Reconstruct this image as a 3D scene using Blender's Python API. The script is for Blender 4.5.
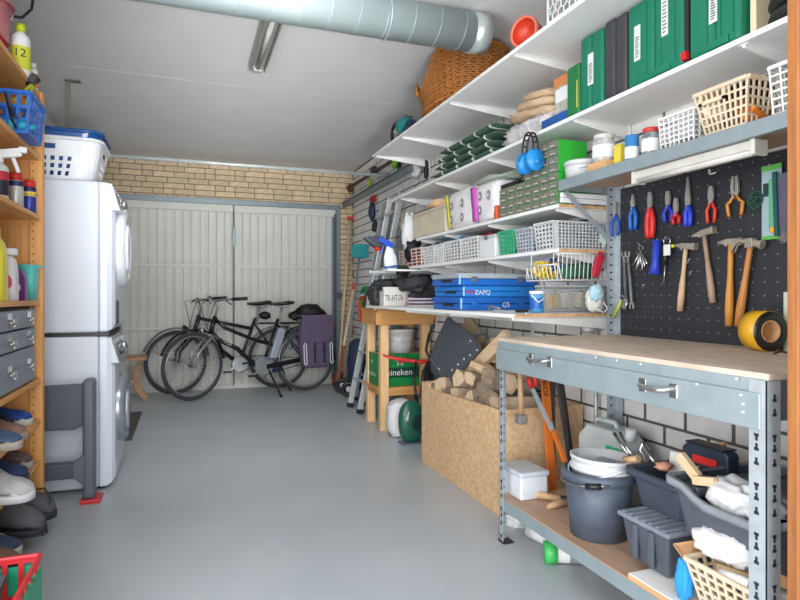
import bpy, bmesh, math, random
from mathutils import Vector, Matrix, Euler, noise
random.seed(7)
C = bpy.context.scene
COL = C.collection
for o in list(bpy.data.objects): bpy.data.objects.remove(o)
PI = math.pi
# ---------------------------------------------------------------- camera
YAW = math.atan(214/590); FOC = 590.0; CAMZ = 1.07; HOR = 295.0
cam = bpy.data.cameras.new('camera'); camo = bpy.data.objects.new('camera', cam); COL.objects.link(camo)
camo.location = (0, 0, CAMZ); camo.rotation_euler = (PI/2, 0, -YAW)
cam.sensor_width = 36; cam.lens = FOC/800*36; cam.shift_y = -5/800; cam.clip_start = .05
C.camera = camo
# ---------------------------------------------------------------- world, daylight, exposure
w = bpy.data.worlds.new('daylight'); C.world = w; w.use_nodes = True
bg = w.node_tree.nodes['Background']; bg.inputs[0].default_value = (.94, .975, 1, 1); bg.inputs[1].default_value = .85
def area(name, loc, rot, sx, sy, power, col):
    l = bpy.data.lights.new(name, 'AREA'); l.shape = 'RECTANGLE'; l.size = sx; l.size_y = sy; l.energy = power; l.color = col
    o = bpy.data.objects.new(name, l); COL.objects.link(o); o.location = loc; o.rotation_euler = rot; return o
# daylight through the open front of the garage behind the camera
area('daylight_opening', (.4, -1.5, 1.35), (PI/2+.0, 0, 0), 2.7, 2.2, 8, (.96, .98, 1))
area('side_fill', (-1.2, .1, 1.1), (0, -PI/2-.33, 0), 2.0, 2.7, 108, (.97, .985, 1))  # added lamp at an unseen side opening, brightens the bench side
# added fill lamps out of view, brightening the ceiling and the far floor
def fill_lamp(name, loc, target, size, power, spread):
    o = area(name, loc, (Vector(target)-Vector(loc)).to_track_quat('-Z', 'Y').to_euler(), size, size, power, (1, .995, .98)); o.data.spread = math.radians(spread); return o
fill_lamp('ceiling_fill', (.35, -.9, .55), (.4, 3.0, 2.58), .4, 1.5, 50)
fill_lamp('ceiling_fill_far', (.35, -.9, .55), (.4, 5.2, 2.58), .4, 8, 32)
fill_lamp('far_floor_fill', (.3, 2.3, 2.46), (.5, 6.1, 0), .7, 9, 75)  # added lamp above the view, brightens the floor by the door
# soft overcast daylight falling deep into the garage through its open front
sl = bpy.data.lights.new('soft_daylight', 'SUN'); sl.energy = 3.4; sl.angle = math.radians(50); sl.color = (.98, .99, 1)
so = bpy.data.objects.new('soft_daylight', sl); COL.objects.link(so); so.location = (0, -3, 3)
so.rotation_euler = Vector((.12, 1, -.10)).to_track_quat('-Z', 'Y').to_euler()
C.view_settings.view_transform = 'Standard'; C.view_settings.look = 'None'
C.view_settings.gamma = 1; C.view_settings.use_curve_mapping = False
C.view_settings.exposure = .1
# ---------------------------------------------------------------- points from the photograph's geometry
SX, CX = math.sin(YAW), math.cos(YAW)
def ray(px, py):
    k = (px-400)/FOC
    return Vector((SX+k*CX, CX-k*SX, (HOR-py)/FOC))
def PX(px, py, X): d = ray(px, py); t = X/d.x; return Vector((X, d.y*t, CAMZ+d.z*t))
def PY(px, py, Y): d = ray(px, py); t = Y/d.y; return Vector((d.x*t, Y, CAMZ+d.z*t))
def PZ(px, py, Z): d = ray(px, py); t = (Z-CAMZ)/d.z; return Vector((d.x*t, d.y*t, Z))
# ---------------------------------------------------------------- materials
MATS = {}
def lin(c):
    r = []
    for v in c[:3]:
        v /= 255.0
        r.append(v/12.92 if v <= .04045 else ((v+.055)/1.055)**2.4)
    return tuple(r)+(1,)
def mat(name, col, rough=.5, metal=0, var=.08, scale=8, bump=0, kind='noise', col2=None, alpha=1, trans=0, stretch=(1,1,1), rnd=0, detail=3):
    if name in MATS: return MATS[name]
    m = bpy.data.materials.new(name); m.use_nodes = True; nt = m.node_tree; N = nt.nodes; L = nt.links
    b = N['Principled BSDF']; b.inputs['Roughness'].default_value = rough; b.inputs['Metallic'].default_value = metal
    if trans: b.inputs['Transmission Weight'].default_value = trans; b.inputs['IOR'].default_value = 1.3
    if alpha < 1: b.inputs['Alpha'].default_value = alpha
    c = lin(col); c2 = lin(col2) if col2 else tuple(max(0, x*(1-var*2.2)) for x in c[:3])+(1,)
    tc = N.new('ShaderNodeTexCoord'); mp = N.new('ShaderNodeMapping'); mp.inputs['Scale'].default_value = stretch
    L.new(tc.outputs['Object'], mp.inputs['Vector'])
    if kind == 'osb' or kind == 'flake':
        t = N.new('ShaderNodeTexVoronoi'); t.inputs['Scale'].default_value = scale; t.distance = 'MANHATTAN'
        L.new(mp.outputs[0], t.inputs['Vector']); sep = N.new('ShaderNodeSeparateColor'); L.new(t.outputs['Color'], sep.inputs[0]); fac = sep.outputs[0]
    elif kind == 'weave':
        t = N.new('ShaderNodeTexBrick'); t.inputs['Scale'].default_value = scale
        t.inputs['Color1'].default_value = (1,1,1,1); t.inputs['Color2'].default_value = (.7,.7,.7,1); t.inputs['Mortar'].default_value = (0,0,0,1)
        L.new(mp.outputs[0], t.inputs['Vector']); inv = N.new('ShaderNodeInvert'); L.new(t.outputs['Color'], inv.inputs['Color']); fac = inv.outputs[0]
    elif kind == 'wave':
        t = N.new('ShaderNodeTexWave'); t.inputs['Scale'].default_value = scale; t.inputs['Distortion'].default_value = 5; t.inputs['Detail'].default_value = 3
        L.new(mp.outputs[0], t.inputs['Vector']); fac = t.outputs['Fac']
    else:
        t = N.new('ShaderNodeTexNoise'); t.inputs['Scale'].default_value = scale; t.inputs['Detail'].default_value = detail
        L.new(mp.outputs[0], t.inputs['Vector']); fac = t.outputs['Fac']
    cr = N.new('ShaderNodeValToRGB'); cr.color_ramp.elements[0].color = c; cr.color_ramp.elements[1].color = c2
    cr.color_ramp.elements[0].position = .35; cr.color_ramp.elements[1].position = .72
    L.new(fac, cr.inputs[0]); out = cr.outputs[0]
    if rnd:
        oi = N.new('ShaderNodeObjectInfo'); hs = N.new('ShaderNodeHueSaturation'); mr = N.new('ShaderNodeMapRange')
        mr.inputs['To Min'].default_value = 1-rnd; mr.inputs['To Max'].default_value = 1+rnd*.6
        L.new(oi.outputs['Random'], mr.inputs[0]); L.new(mr.outputs[0], hs.inputs['Value']); L.new(out, hs.inputs['Color']); out = hs.outputs[0]
    L.new(out, b.inputs['Base Color'])
    if bump:
        bp = N.new('ShaderNodeBump'); bp.inputs['Strength'].default_value = bump; bp.inputs['Distance'].default_value = .01
        L.new(fac, bp.inputs['Height']); L.new(bp.outputs[0], b.inputs['Normal'])
    MATS[name] = m; return m
def wood(name, col, col2, rough=.55, axis='z', scale=5):
    s = {'x': (.6, 9, 9), 'y': (9, .6, 9), 'z': (9, 9, .6)}[axis]
    return mat(name, col, rough, 0, kind='noise', col2=col2, stretch=s, scale=scale, bump=.06, detail=5)
def plastic(name, col, rough=.4, var=.04): return mat(name, col, rough, 0, var, 6)
W_ = lambda: plastic('white plastic', (232, 234, 236))
K_ = lambda: plastic('black plastic', (30, 31, 34))
G_ = lambda: plastic('grey plastic', (98, 106, 118))
STEEL = lambda: mat('galvanised steel', (182, 192, 199), .38, .35, .08, 30)
CHROME = lambda: mat('polished steel', (190, 190, 190), .22, .9, .05, 20)
PAINTED = lambda: mat('grey painted steel', (150, 164, 170), .42, .25, .05, 12)
# ---------------------------------------------------------------- mesh builder
class MB:
    def __init__(s, M=None): s.v = []; s.f = []; s.mi = []; s.sm = []; s.m = 0; s.M = M or Matrix()
    def add(s, vs, fs, smooth=False):
        n = len(s.v); s.v += [s.M @ Vector(p) for p in vs]
        for f in fs: s.f.append([i+n for i in f]); s.mi.append(s.m); s.sm.append(smooth)
        return s
    def hexa(s, p):   # bottom ring 0-3, top ring 4-7
        return s.add(p, [(3,2,1,0),(4,5,6,7),(0,1,5,4),(1,2,6,5),(2,3,7,6),(3,0,4,7)])
    def box(s, c, d, rot=None):
        x, y, z = d[0]/2, d[1]/2, d[2]/2; c = Vector(c)
        p = [Vector(q) for q in ((-x,-y,-z),(x,-y,-z),(x,y,-z),(-x,y,-z),(-x,-y,z),(x,-y,z),(x,y,z),(-x,y,z))]
        if rot: R = Euler(rot).to_matrix(); p = [R @ q for q in p]
        return s.hexa([q+c for q in p])
    def bb(s, x0, x1, y0, y1, z0, z1): return s.box(((x0+x1)/2, (y0+y1)/2, (z0+z1)/2), (abs(x1-x0), abs(y1-y0), abs(z1-z0)))
    def bar(s, a, b, w, t, side=None):   # rectangular bar from a to b, width w along side, thickness t
        a = Vector(a); b = Vector(b); d = (b-a).normalized()
        u = Vector(side) if side else (Vector((0,0,1)) if abs(d.z) < .9 else Vector((1,0,0)))
        u = (u-d*u.dot(d)).normalized(); n = d.cross(u); u = u*w/2; n = n*t/2
        return s.hexa([a-u-n, a+u-n, a+u+n, a-u+n, b-u-n, b+u-n, b+u+n, b-u+n])
    def rings(s, R, closed=False, caps=True, smooth=True):
        n = len(R[0]); vs = [p for r in R for p in r]; fs = []
        k = len(R)
        for i in range(k if closed else k-1):
            j = (i+1) % k
            for a in range(n):
                b = (a+1) % n
                fs.append((i*n+a, i*n+b, j*n+b, j*n+a))
        s.add(vs, fs, smooth)
        if caps and not closed:
            s.add(R[0], [tuple(range(n-1, -1, -1))]); s.add(R[-1], [tuple(range(n))])
        return s
    def cyl(s, a, b, r0, r1=None, n=14, caps=True):
        a = Vector(a); b = Vector(b); r1 = r0 if r1 is None else r1
        d = (b-a).normalized(); u = d.orthogonal().normalized(); w_ = d.cross(u)
        f = lambda c, r: [c+(u*math.cos(t*2*PI/n)+w_*math.sin(t*2*PI/n))*r for t in range(n)]
        return s.rings([f(a, r0), f(b, r1)], caps=caps)
    def tube(s, pts, r, n=7, closed=False, caps=True):
        P = [Vector(p) for p in pts]; k = len(P); R = []; u = None
        for i in range(k):
            if closed: d = P[(i+1) % k]-P[i-1]
            else: d = P[min(i+1, k-1)]-P[max(i-1, 0)]
            d.normalize()
            u = d.orthogonal().normalized() if u is None else (u-d*u.dot(d)).normalized()
            v = d.cross(u); rr = r[i] if isinstance(r, (list, tuple)) else r
            R.append([P[i]+(u*math.cos(t*2*PI/n)+v*math.sin(t*2*PI/n))*rr for t in range(n)])
        return s.rings(R, closed, caps)
    def lathe(s, prof, c=(0,0,0), n=24, axis=None, sx=1, sy=1, caps=True, closed=False):
        c = Vector(c); Q = Vector((0,0,1)).rotation_difference(Vector(axis)).to_matrix() if axis else Matrix.Identity(3)
        R = [[c+Q @ Vector((r*math.cos(t*2*PI/n)*sx, r*math.sin(t*2*PI/n)*sy, z)) for t in range(n)] for r, z in prof]
        return s.rings(R, closed, caps)
    def torus(s, c, axis, R, r, n=32, m=8):
        c = Vector(c); d = Vector(axis).normalized(); u = d.orthogonal().normalized(); v = d.cross(u)
        return s.tube([c+(u*math.cos(t*2*PI/n)+v*math.sin(t*2*PI/n))*R for t in range(n)], r, m, True)
    def prism(s, poly, o, u, v, depth):   # polygon in the plane (u, v) at o, extruded along u x v
        o = Vector(o); u = Vector(u); v = Vector(v); nrm = u.cross(v).normalized()*depth; n = len(poly)
        a = [o+u*p+v*q for p, q in poly]; b = [p+nrm for p in a]
        return s.add(a+b, [tuple(range(n-1, -1, -1)), tuple(range(n, 2*n))]+[(i, (i+1) % n, (i+1) % n+n, i+n) for i in range(n)])
    def lump(s, c, r, rot=(0,0,0), amp=.15, freq=2.2, seed=0, n=14, m=9, sq=1.0):
        c = Vector(c); R = Euler(rot).to_matrix(); G = []
        for i in range(m+1):
            ph = -PI/2+PI*i/m; ring = []
            for j in range(n):
                th = 2*PI*j/n
                d = Vector((math.cos(ph)*math.cos(th), math.cos(ph)*math.sin(th), math.sin(ph)))
                e = Vector([math.copysign(abs(q)**sq, q) for q in d])
                k = 1+amp*noise.noise(d*freq+Vector((seed*3.1, seed*1.7, seed)))*2
                ring.append(c+R @ Vector((e.x*r[0]*k, e.y*r[1]*k, e.z*r[2]*k)))
            G.append(ring)
        return s.rings(G, caps=False)
    def lattice(s, p00, p10, p11, p01, nu, nv, bar, t=.003, bv=None):
        A, B, D, E = [Vector(p) for p in (p00, p10, p11, p01)]
        nrm = (B-A).cross(E-A).normalized()*t; bv = bv or bar
        P = lambda u, v: (A*(1-u)+B*u)*(1-v)+(E*(1-u)+D*u)*v
        W = ((B-A).length+(D-E).length)/2; H = ((E-A).length+(D-B).length)/2
        hu = bar/W/2; hv = bv/H/2
        for i in range(nu+1):
            u = hu+(1-2*hu)*i/nu
            q = [P(u-hu, 0), P(u+hu, 0), P(u+hu, 1), P(u-hu, 1)]; s.hexa(q+[x+nrm for x in q])
        for j in range(nv+1):
            v = hv+(1-2*hv)*j/nv
            q = [P(0, v-hv), P(1, v-hv), P(1, v+hv), P(0, v+hv)]; q = [x+nrm*.05 for x in q]; s.hexa(q+[x+nrm*.9 for x in q])
        return s
    def text(s, txt, o, u, v, size, off=.001, tall=1):
        """flat lettering: o = left end of the base line, u = reading direction, v = up"""
        cu = bpy.data.curves.new('t', 'FONT'); cu.body = txt; cu.size = 1; to = bpy.data.objects.new('t', cu)
        me = bpy.data.meshes.new_from_object(to)
        u = Vector(u).normalized(); v = Vector(v).normalized(); n = u.cross(v)*off; o = Vector(o)
        s.add([o+u*p.co.x*size+v*p.co.y*size*tall+n for p in me.vertices], [tuple(p.vertices) for p in me.polygons])
        bpy.data.objects.remove(to); bpy.data.curves.remove(cu); bpy.data.meshes.remove(me)
        return s
ROOTM = {}
def obj(name, mb, mats, parent=None, label=None, cat=None, group=None, kind=None, bevel=0, solid=0, origin=None, seg=2):
    """one mesh object; vertices are given in world space and stored relative to the thing's base"""
    if not isinstance(mats, (list, tuple)): mats = [mats]
    me = bpy.data.meshes.new(name)
    if parent is not None: O = ROOTM[parent.name]
    else:
        xs = [p.x for p in mb.v]; ys = [p.y for p in mb.v]; zs = [p.z for p in mb.v]
        O = Vector(origin) if origin else Vector(((min(xs)+max(xs))/2, (min(ys)+max(ys))/2, min(zs)))
    me.from_pydata([tuple(p-O) for p in mb.v], [], mb.f)
    for m in mats: me.materials.append(m)
    for p, i, sm in zip(me.polygons, mb.mi, mb.sm): p.material_index = min(i, len(mats)-1); p.use_smooth = sm
    me.validate(); 
    bm = bmesh.new(); bm.from_mesh(me); bmesh.ops.remove_doubles(bm, verts=bm.verts, dist=1e-6); bmesh.ops.recalc_face_normals(bm, faces=bm.faces); bm.to_mesh(me); bm.free()
    o = bpy.data.objects.new(name, me); COL.objects.link(o)
    if parent is not None: o.parent = parent
    else: o.location = O
    ROOTM[o.name] = O
    if label: o['label'] = label
    if cat: o['category'] = cat
    if group: o['group'] = group
    if kind: o['kind'] = kind
    if bevel:
        b = o.modifiers.new('bevel', 'BEVEL'); b.width = bevel; b.segments = seg; b.limit_method = 'ANGLE'; b.angle_limit = .6; b.harden_normals = False
    return o
def thing(name, label, cat, loc, group=None, kind=None):
    o = bpy.data.objects.new(name, None); COL.objects.link(o); o.location = loc; o.empty_display_size = .05
    ROOTM[o.name] = Vector(loc)
    if kind: o['kind'] = kind
    else: o['label'] = label; o['category'] = cat
    if group: o['group'] = group
    return o
def frame(o, x, z=None, y=None):   # matrix with local x axis = x, z axis near z
    x = Vector(x).normalized(); z = Vector(z if z else (0,0,1)); z = (z-x*z.dot(x)).normalized(); y = z.cross(x)
    M = Matrix((x, y, z)).transposed().to_4x4(); M.translation = Vector(o); return M
def rotz(o, a): return Matrix.Translation(Vector(o)) @ Matrix.Rotation(a, 4, 'Z')
# ================================================================ THE ROOM
XL, XR, YB, ZC = -1.10, 1.92, 7.0, 2.58
Y0 = -1.4
floor_m = mat('grey floor coating', (182, 189, 195), .36, 0, .05, 2.2, bump=.03, col2=(172, 180, 187), detail=8)
ceil_m = mat('painted ceiling', (228, 227, 227), .8, 0, .02, 3)
wall_m = mat('painted plaster', (236, 236, 234), .8, 0, .03, 5)
floor = obj('floor', MB().bb(XL-.2, XR+.2, Y0, YB+.3, -.1, 0), floor_m, kind='structure')
mbx = MB(); mbx.bb(XL-.2, XR+.2, Y0, YB+.3, ZC, ZC+.1)
ceil_ = obj('ceiling', mbx, ceil_m, kind='structure')
# hairline joints between the ceiling boards
for yj in (4.4, 1.7):
    obj('joint', MB().bb(XL, XR, yj-.003, yj+.003, ZC-.0015, ZC+.001), mat('joint filler', (214, 213, 213), .9), ceil_)
obj('wall_left', MB().bb(XL-.12, XL, 1.6, YB, 0, ZC).bb(XL-.12, XL, Y0, 1.6, 2.25, ZC), wall_m, kind='structure')
mortar_d = mat('dark mortar', (104, 100, 97), .9, 0, .1, 40, bump=.2)
mortar_y = mat('sand mortar', (140, 122, 98), .9, 0, .1, 40, bump=.2)
wr = obj('wall_right', MB().bb(XR+.005, XR+.12, Y0, YB, 0, ZC), mortar_d, kind='structure')
brick_w = mat('white sand lime brick', (236, 234, 231), .75, 0, .04, 14, bump=.05, rnd=.06)
brick_y = mat('yellow brick', (222, 200, 168), .85, 0, .10, 30, bump=.15, rnd=.13)
def brick_mesh(name, d, m, bev=.003):
    bm = bmesh.new(); bmesh.ops.create_cube(bm, size=1)
    for v in bm.verts: v.co = Vector((v.co.x*d[0], v.co.y*d[1], v.co.z*d[2]))
    bmesh.ops.bevel(bm, geom=bm.edges[:], offset=bev, segments=1, affect='EDGES')
    me = bpy.data.meshes.new(name); bm.to_mesh(me); bm.free(); me.materials.append(m); return me
def place_brick(me, parent, c, O):
    o = bpy.data.objects.new('brick', me); COL.objects.link(o); o.parent = parent; o.location = Vector(c)-O
    o.rotation_euler = (0, 0, random.uniform(-.004, .004)); return o
def proj(p):
    p = Vector(p); d = p.x*SX+p.y*CX; r = p.x*CX-p.y*SX
    return 400+FOC*r/d, HOR-FOC*(p.z-CAMZ)/d, d
# right wall, big white bricks
Lp, Hp, J, JV = .226, .0855, .012, .017
full = brick_mesh('white_brick', (.02, Lp-JV, Hp-J), brick_w)
cells = []
row = 0; z = .004
while z+Hp-J < ZC:
    y = .3-(Lp/2 if row % 2 else 0)
    while y < YB:
        y1 = min(y+Lp-JV, YB-.004)
        if y1-y > .03: cells.append((y, y1, z, min(z+Hp-J, ZC-.002)))
        y += Lp
    z += Hp; row += 1
vis = []
for k, (a, b, c, d) in enumerate(cells):
    yc, zc = (a+b)/2, (c+d)/2
    px, py, dd = proj((XR, yc, zc))
    hidden = (yc < 2.25 and zc > .88) or (yc < 2.2 and zc < .25) or (2.6 < yc < 3.5 and zc < .5) or yc < 1.0 or (yc < 1.5 and zc < .5) or zc > 2.2 and yc < 4.4 or (1.9 < zc < 2.15 and yc < 3.8)
    if -10 < px < 810 and -10 < py < 610 and not hidden: vis.append((dd, k))
vis.sort(); show = set(k for _, k in vis[:300])
rest = MB()
for k, (a, b, c, d) in enumerate(cells):
    if k in show:
        me = full if abs(b-a-(Lp-JV)) < .002 and abs(d-c-(Hp-J)) < .002 else brick_mesh('cut_white_brick', (.02, b-a, d-c), brick_w)
        place_brick(me, wr, (XR+.0105+random.uniform(-.0008, .0008), (a+b)/2, (c+d)/2), ROOTM['wall_right'])
    else: rest.bb(XR+.0005, XR+.012, a, b, c, d)
obj('bricks', rest, brick_w, wr, kind='stuff')
# back wall, yellow bricks around the garage door
DX0, DX1, DZ = -.69, 1.716, 2.125
wbm = MB(); wbm.bb(XL-.1, DX0-.02, YB+.005, YB+.14, 0, ZC); wbm.bb(DX1+.02, XR+.1, YB+.005, YB+.14, 0, ZC); wbm.bb(DX0-.02, DX1+.02, YB+.005, YB+.14, DZ+.02, ZC)
wb = obj('wall_back', wbm, mortar_y, kind='structure')
Ly, Hy, Jy = .218, .0625, .010
fy = brick_mesh('yellow_brick', (Ly-Jy, .02, Hy-Jy), brick_y); cache = {}
row = 0; z = .003; nb = 0; rest = MB()
while z < ZC-.02:
    x = XL-(Ly*.5 if row % 2 else 0)-(.07 if row % 3 == 1 else 0)
    while x < XR:
        w1 = (Ly if random.random() > .22 else Ly/2)
        a, b = max(x, XL), min(x+w1-Jy, XR); c, d = z, min(z+Hy-Jy, ZC-.002)
        x += w1
        for (p, q) in ([(a, b)] if z > DZ+.0 else [(a, min(b, DX0-.04)), (max(a, DX1+.04), b)]):
            if q-p < .03: continue
            if p < DX0+.1 and z < DZ: rest.bb(p, q, YB+.0015, YB+.01, c, d); continue
            key = (round(q-p, 2), round(d-c, 3))
            me = fy if key == (round(Ly-Jy, 2), round(Hy-Jy, 3)) else cache.setdefault(key, brick_mesh('cut_yellow_brick', (key[0], .02, key[1]), brick_y))
            place_brick(me, wb, ((p+q)/2, YB+.0115, (c+d)/2), ROOTM['wall_back']); nb += 1
    z += Hy; row += 1
obj('bricks', rest, brick_y, wb, kind='stuff')
# rear of the room behind the camera stays open to the drive
# garage door: two ribbed steel leaves in a steel frame
door_m = mat('cream grey door steel', (214, 215, 208), .45, 0, .03, 5)
zinc = mat('blue grey zinc', (132, 145, 152), .4, .4, .06, 20)
door = thing('door_1', '', '', (.513, YB, 0), kind='structure')
def leaf(x0, x1):
    m = MB(); zb, zt = .045, 2.08; n = round((x1-x0)/.0905); p = (x1-x0)/n
    prof = []
    for i in range(n):
        a = x0+i*p
        prof += [(a, .018), (a+.008, 0), (a+p-.022, 0), (a+p-.014, .018)]
    prof.append((x1, .018)); k = len(prof)
    vs = [(x, YB+.03+d, zb) for x, d in prof]+[(x, YB+.03+d, zt) for x, d in prof]
    m.add(vs, [(i, i+1, k+i+1, k+i) for i in range(k-1)])
    return m
for x0, x1 in ((DX0+.03, .505), (.521, DX1-.03)):
    lf = obj('door_leaf', leaf(x0, x1), door_m, door)
    for zr in (.68, 1.38): obj('cross_rail', MB().bb(x0+.02, x1-.05, YB+.012, YB+.03, zr, zr+.035), door_m, lf, bevel=.003)
m = MB(); m.bb(DX0-.03, DX1+.03, YB+.03, YB+.05, 2.06, 2.14); m.bb(DX0-.03, DX0+.04, YB+.045, YB+.06, 0, 2.12); m.bb(DX1-.05, DX1+.03, YB+.045, YB+.06, 0, 2.12); obj('gap_backing', m, zinc, door)  # added backing, keeps outside light from leaking through the door gaps
m = MB(); m.bb(DX0, DX1, YB+.004, YB+.03, 2.02, 2.105); obj('top_panel', m, door_m, door, bevel=.003)
m = MB(); m.bb(DX0, DX1, YB+.004, YB+.03, .0, .05); obj('bottom_panel', m, door_m, door, bevel=.003)
m = MB(); m.bb(.505, .521, YB-.005, YB+.04, .03, 2.13); obj('centre_seam', m, mat('rubber seal', (120, 124, 122), .7), door)
m = MB(); m.cyl((.513, YB-.02, 1.72), (.513, YB-.02, 2.13), .006); m.bb(.498, .53, YB-.035, YB, 1.62, 1.83); obj('latch_rod', m, zinc, door, bevel=.002)
m = MB(); m.bb(DX0-.05, DX1+.05, YB-.03, YB+.02, 2.10, 2.16); m.bb(DX1-.01, DX1+.045, YB-.035, YB+.02, 0, 2.12)
m.bb(DX0-.05, DX0, YB-.035, YB+.02, 0, 2.12); obj('door_frame', m, zinc, door, bevel=.003)
m = MB(); m.bb(DX1-.025, DX1-.008, YB-.05, YB, 0.05, 2.05); m.bb(DX1-.03, DX1+.045, YB-.09, YB-.03, 1.02, 1.10); obj('guide_rail', m, mat('dark rail', (86, 94, 100), .5, .3), door)
# tracks of the up-and-over door with their cross bar and hangers
t = thing('door_track_assembly', 'grey steel overhead garage door track with cross bar under the ceiling', 'door track', (DX1+.05, 5.3, 2.1))
def track(x, y0, y1):
    m = MB(); m.bb(x-.003, x, y0, y1, 2.11, 2.18); m.bb(x-.03, x, y0, y1, 2.11, 2.114); m.bb(x-.03, x, y0, y1, 2.176, 2.18); return m
obj('track_rail', track(1.79, 4.62, 6.97), zinc, t); obj('track_rail', track(-.80, 4.62, 6.97), zinc, t)
m = MB(); m.cyl((-1.09, 5.3, 2.2), (1.91, 5.3, 2.2), .016); obj('cross_bar', m, mat('pale zinc tube', (196, 204, 204), .35, .3), t)
m = MB(); m.bb(-.80, -.765, 4.70, 4.704, 2.17, 2.575); m.bb(-.80, -.70, 4.66, 4.72, 2.572, 2.578)
for k in range(7): m.cyl((-.782, 4.699, 2.24+k*.05), (-.782, 4.6985, 2.24+k*.05), .006, n=8)
obj('hanger_bracket', m, mat('angle iron', (138, 140, 134), .5, .4), t)
m = MB(); m.bb(1.775, 1.80, 4.66, 4.70, 2.17, 2.575); m.bb(1.72, 1.80, 4.64, 4.72, 2.572, 2.578); obj('hanger_bracket', m, zinc, t)
# ventilation duct: spiral wound tube across the ceiling
dm = mat('galvanised duct sheet', (168, 182, 184), .42, .35, .05, 5)
t = thing('ventilation_duct', 'large round galvanised spiral ventilation duct crossing under the ceiling', 'duct', (0, 2.83, 2.38))
dc = Vector((0, 2.83, 2.47)); r = .1
obj('duct_pipe', MB().cyl((XL, dc.y, dc.z), (1.50, dc.y, dc.z), r, n=40), dm, t)
for k in range(19):
    x = XL+.08+k*.14
    if x < 1.48:
        m = MB(); m.tube([(x+.012*math.sin(q*2*PI/28), dc.y+r*math.cos(q*2*PI/28)*1.005, dc.z+r*math.sin(q*2*PI/28)*1.005) for q in range(28)], .0022, 5, True)
        obj('seam', m, dm, t)
m = MB(); m.cyl((1.42, dc.y, dc.z), (1.51, dc.y, dc.z), r+.004, n=40); obj('coupling_band', m, mat('bright band', (205, 214, 214), .3, .5), t)
m = MB(); m.tube([(.95, dc.y+r*1.03*math.cos(q), min(dc.z+r*1.03*math.sin(q), ZC)) for q in [i*2*PI/28 for i in range(28)]], .004, 5, True); obj('hanger_strap', m, STEEL(), t)
# fluorescent batten on the ceiling (off)
t = thing('fluorescent_batten', 'grey fluorescent tube batten fixed to the ceiling beside the duct', 'ceiling light', (.42, 3.25, 2.5))
a = mat('lamp housing', (176, 176, 172), .5, .1)
obj('housing', MB().bb(.385, .475, 2.95, 3.87, 2.535, 2.579), a, t, bevel=.006)
m = MB(); m.cyl((.43, 2.97, 2.515), (.43, 3.85, 2.515), .015); obj('lamp_tube', m, mat('unlit lamp glass', (208, 208, 204), .25), t)
for xq in (.38, .47): obj('reflector_rail', MB().bb(xq, xq+.01, 2.95, 3.87, 2.50, 2.545), mat('reflector', (150, 150, 146), .4, .3), t, bevel=.002)
for yq in (3.84, 2.935): obj('end_cap', MB().bb(.40, .46, yq, yq+.045, 2.495, 2.575), a, t, bevel=.008)
for yq in (3.5, 3.8): obj('screw', MB().cyl((.475, yq, 2.54), (.49, yq, 2.54), .009), K_(), t)
# ================================================================ LEFT SIDE
pine = wood('pine', (234, 176, 106), (212, 146, 76), axis='z')
piney = wood('pine boards', (230, 172, 104), (206, 142, 76), axis='y')
ux0, ux1 = -1.085, -.652; uy0, uy1 = 1.95, 3.29
t = thing('wooden_shelf_unit', 'tall orange pine shelf unit on the left wall', 'shelf unit', (-.87, 2.6, 0))
for yy in (uy0, uy1-.045):
    for xx in (ux1-.05, ux0):
        p = obj('post', MB().bb(xx, xx+.055, yy, yy+.045, 0, 2.045), pine, t, bevel=.003)
    obj('side_panel', MB().bb(ux0+.055, ux1-.05, yy+.018, yy+.034, .02, 2.03), pine, t)
m = MB()
for k in range(52): 
    z = .15+k*.036; m.cyl((ux1-.035, uy1-.0455, z), (ux1-.035, uy1-.047, z), .0035, n=6)
obj('peg_holes', m, mat('dark hole', (96, 60, 34), .9), t, kind='stuff')
SH = {'top': 2.03, 'crate': 1.735, 'cans': 1.448, 'soap': 1.045, 'chest': .672, 'shoe1': .478, 'shoe2': .285, 'shoe3': .06}
for z in SH.values():
    obj('shelf', MB().bb(ux0+.01, ux1-.002, uy0+.04, uy1-.047, z-.022, z), piney, t, bevel=.002)
obj('brace', MB().bb(ux0+.004, ux0+.012, uy0+.05, uy1-.05, .1, 1.95), wood('back board', (214, 164, 106), (190, 140, 84)), t)
# ---- bottles
def bottle(name, label, cat, c, r, h, col, capcol, caph=.03, capr=None, sx=1, sy=1, lab=None, txt=None, tcol=(30,30,40), group=None, neck=.35, shoulder=.12, capn=16, alpha=1):
    c = Vector(c); t = thing(name, label, cat, c, group); capr = capr or r*.55
    hb = h-caph
    prof = [(r*.9, 0), (r, .006), (r, hb*(1-shoulder*1.6)), (r*.92, hb*(1-shoulder)), (r*neck+.002, hb*.985), (r*neck, hb)]
    key = 'bottle %d %d %d' % tuple(col)
    obj('bottle_body', MB().lathe(prof, c, 20, sx=sx, sy=sy), mat(key, col, .35, 0, .03, alpha=alpha), t)
    obj('cap', MB().lathe([(capr, hb-.001), (capr, h-.004), (capr*.85, h)], c, capn), mat('cap %d %d %d' % tuple(capcol), capcol, .4), t)
    if lab:
        for (z0, z1, lc) in lab:
            obj('printed_label', MB().lathe([(r*1.004, h*z0), (r*1.004, h*z1)], c, 20, sx=sx, sy=sy, caps=False), mat('label %d %d %d' % tuple(lc), lc, .5), t)
    if txt:
        s, z, size = txt; d = Vector((0, -1, 0)); n = Vector((.25, -1, 0)).normalized(); u = Vector((1, .25, 0)).normalized()
        obj('lettering', MB().text(s, c+n*r*1.03*max(sx, sy)-u*size*.3*len(s)+Vector((0, 0, h*z)), u, (0,0,1), size), mat('print %d %d %d' % tuple(tcol), tcol, .5), t)
    return t
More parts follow.
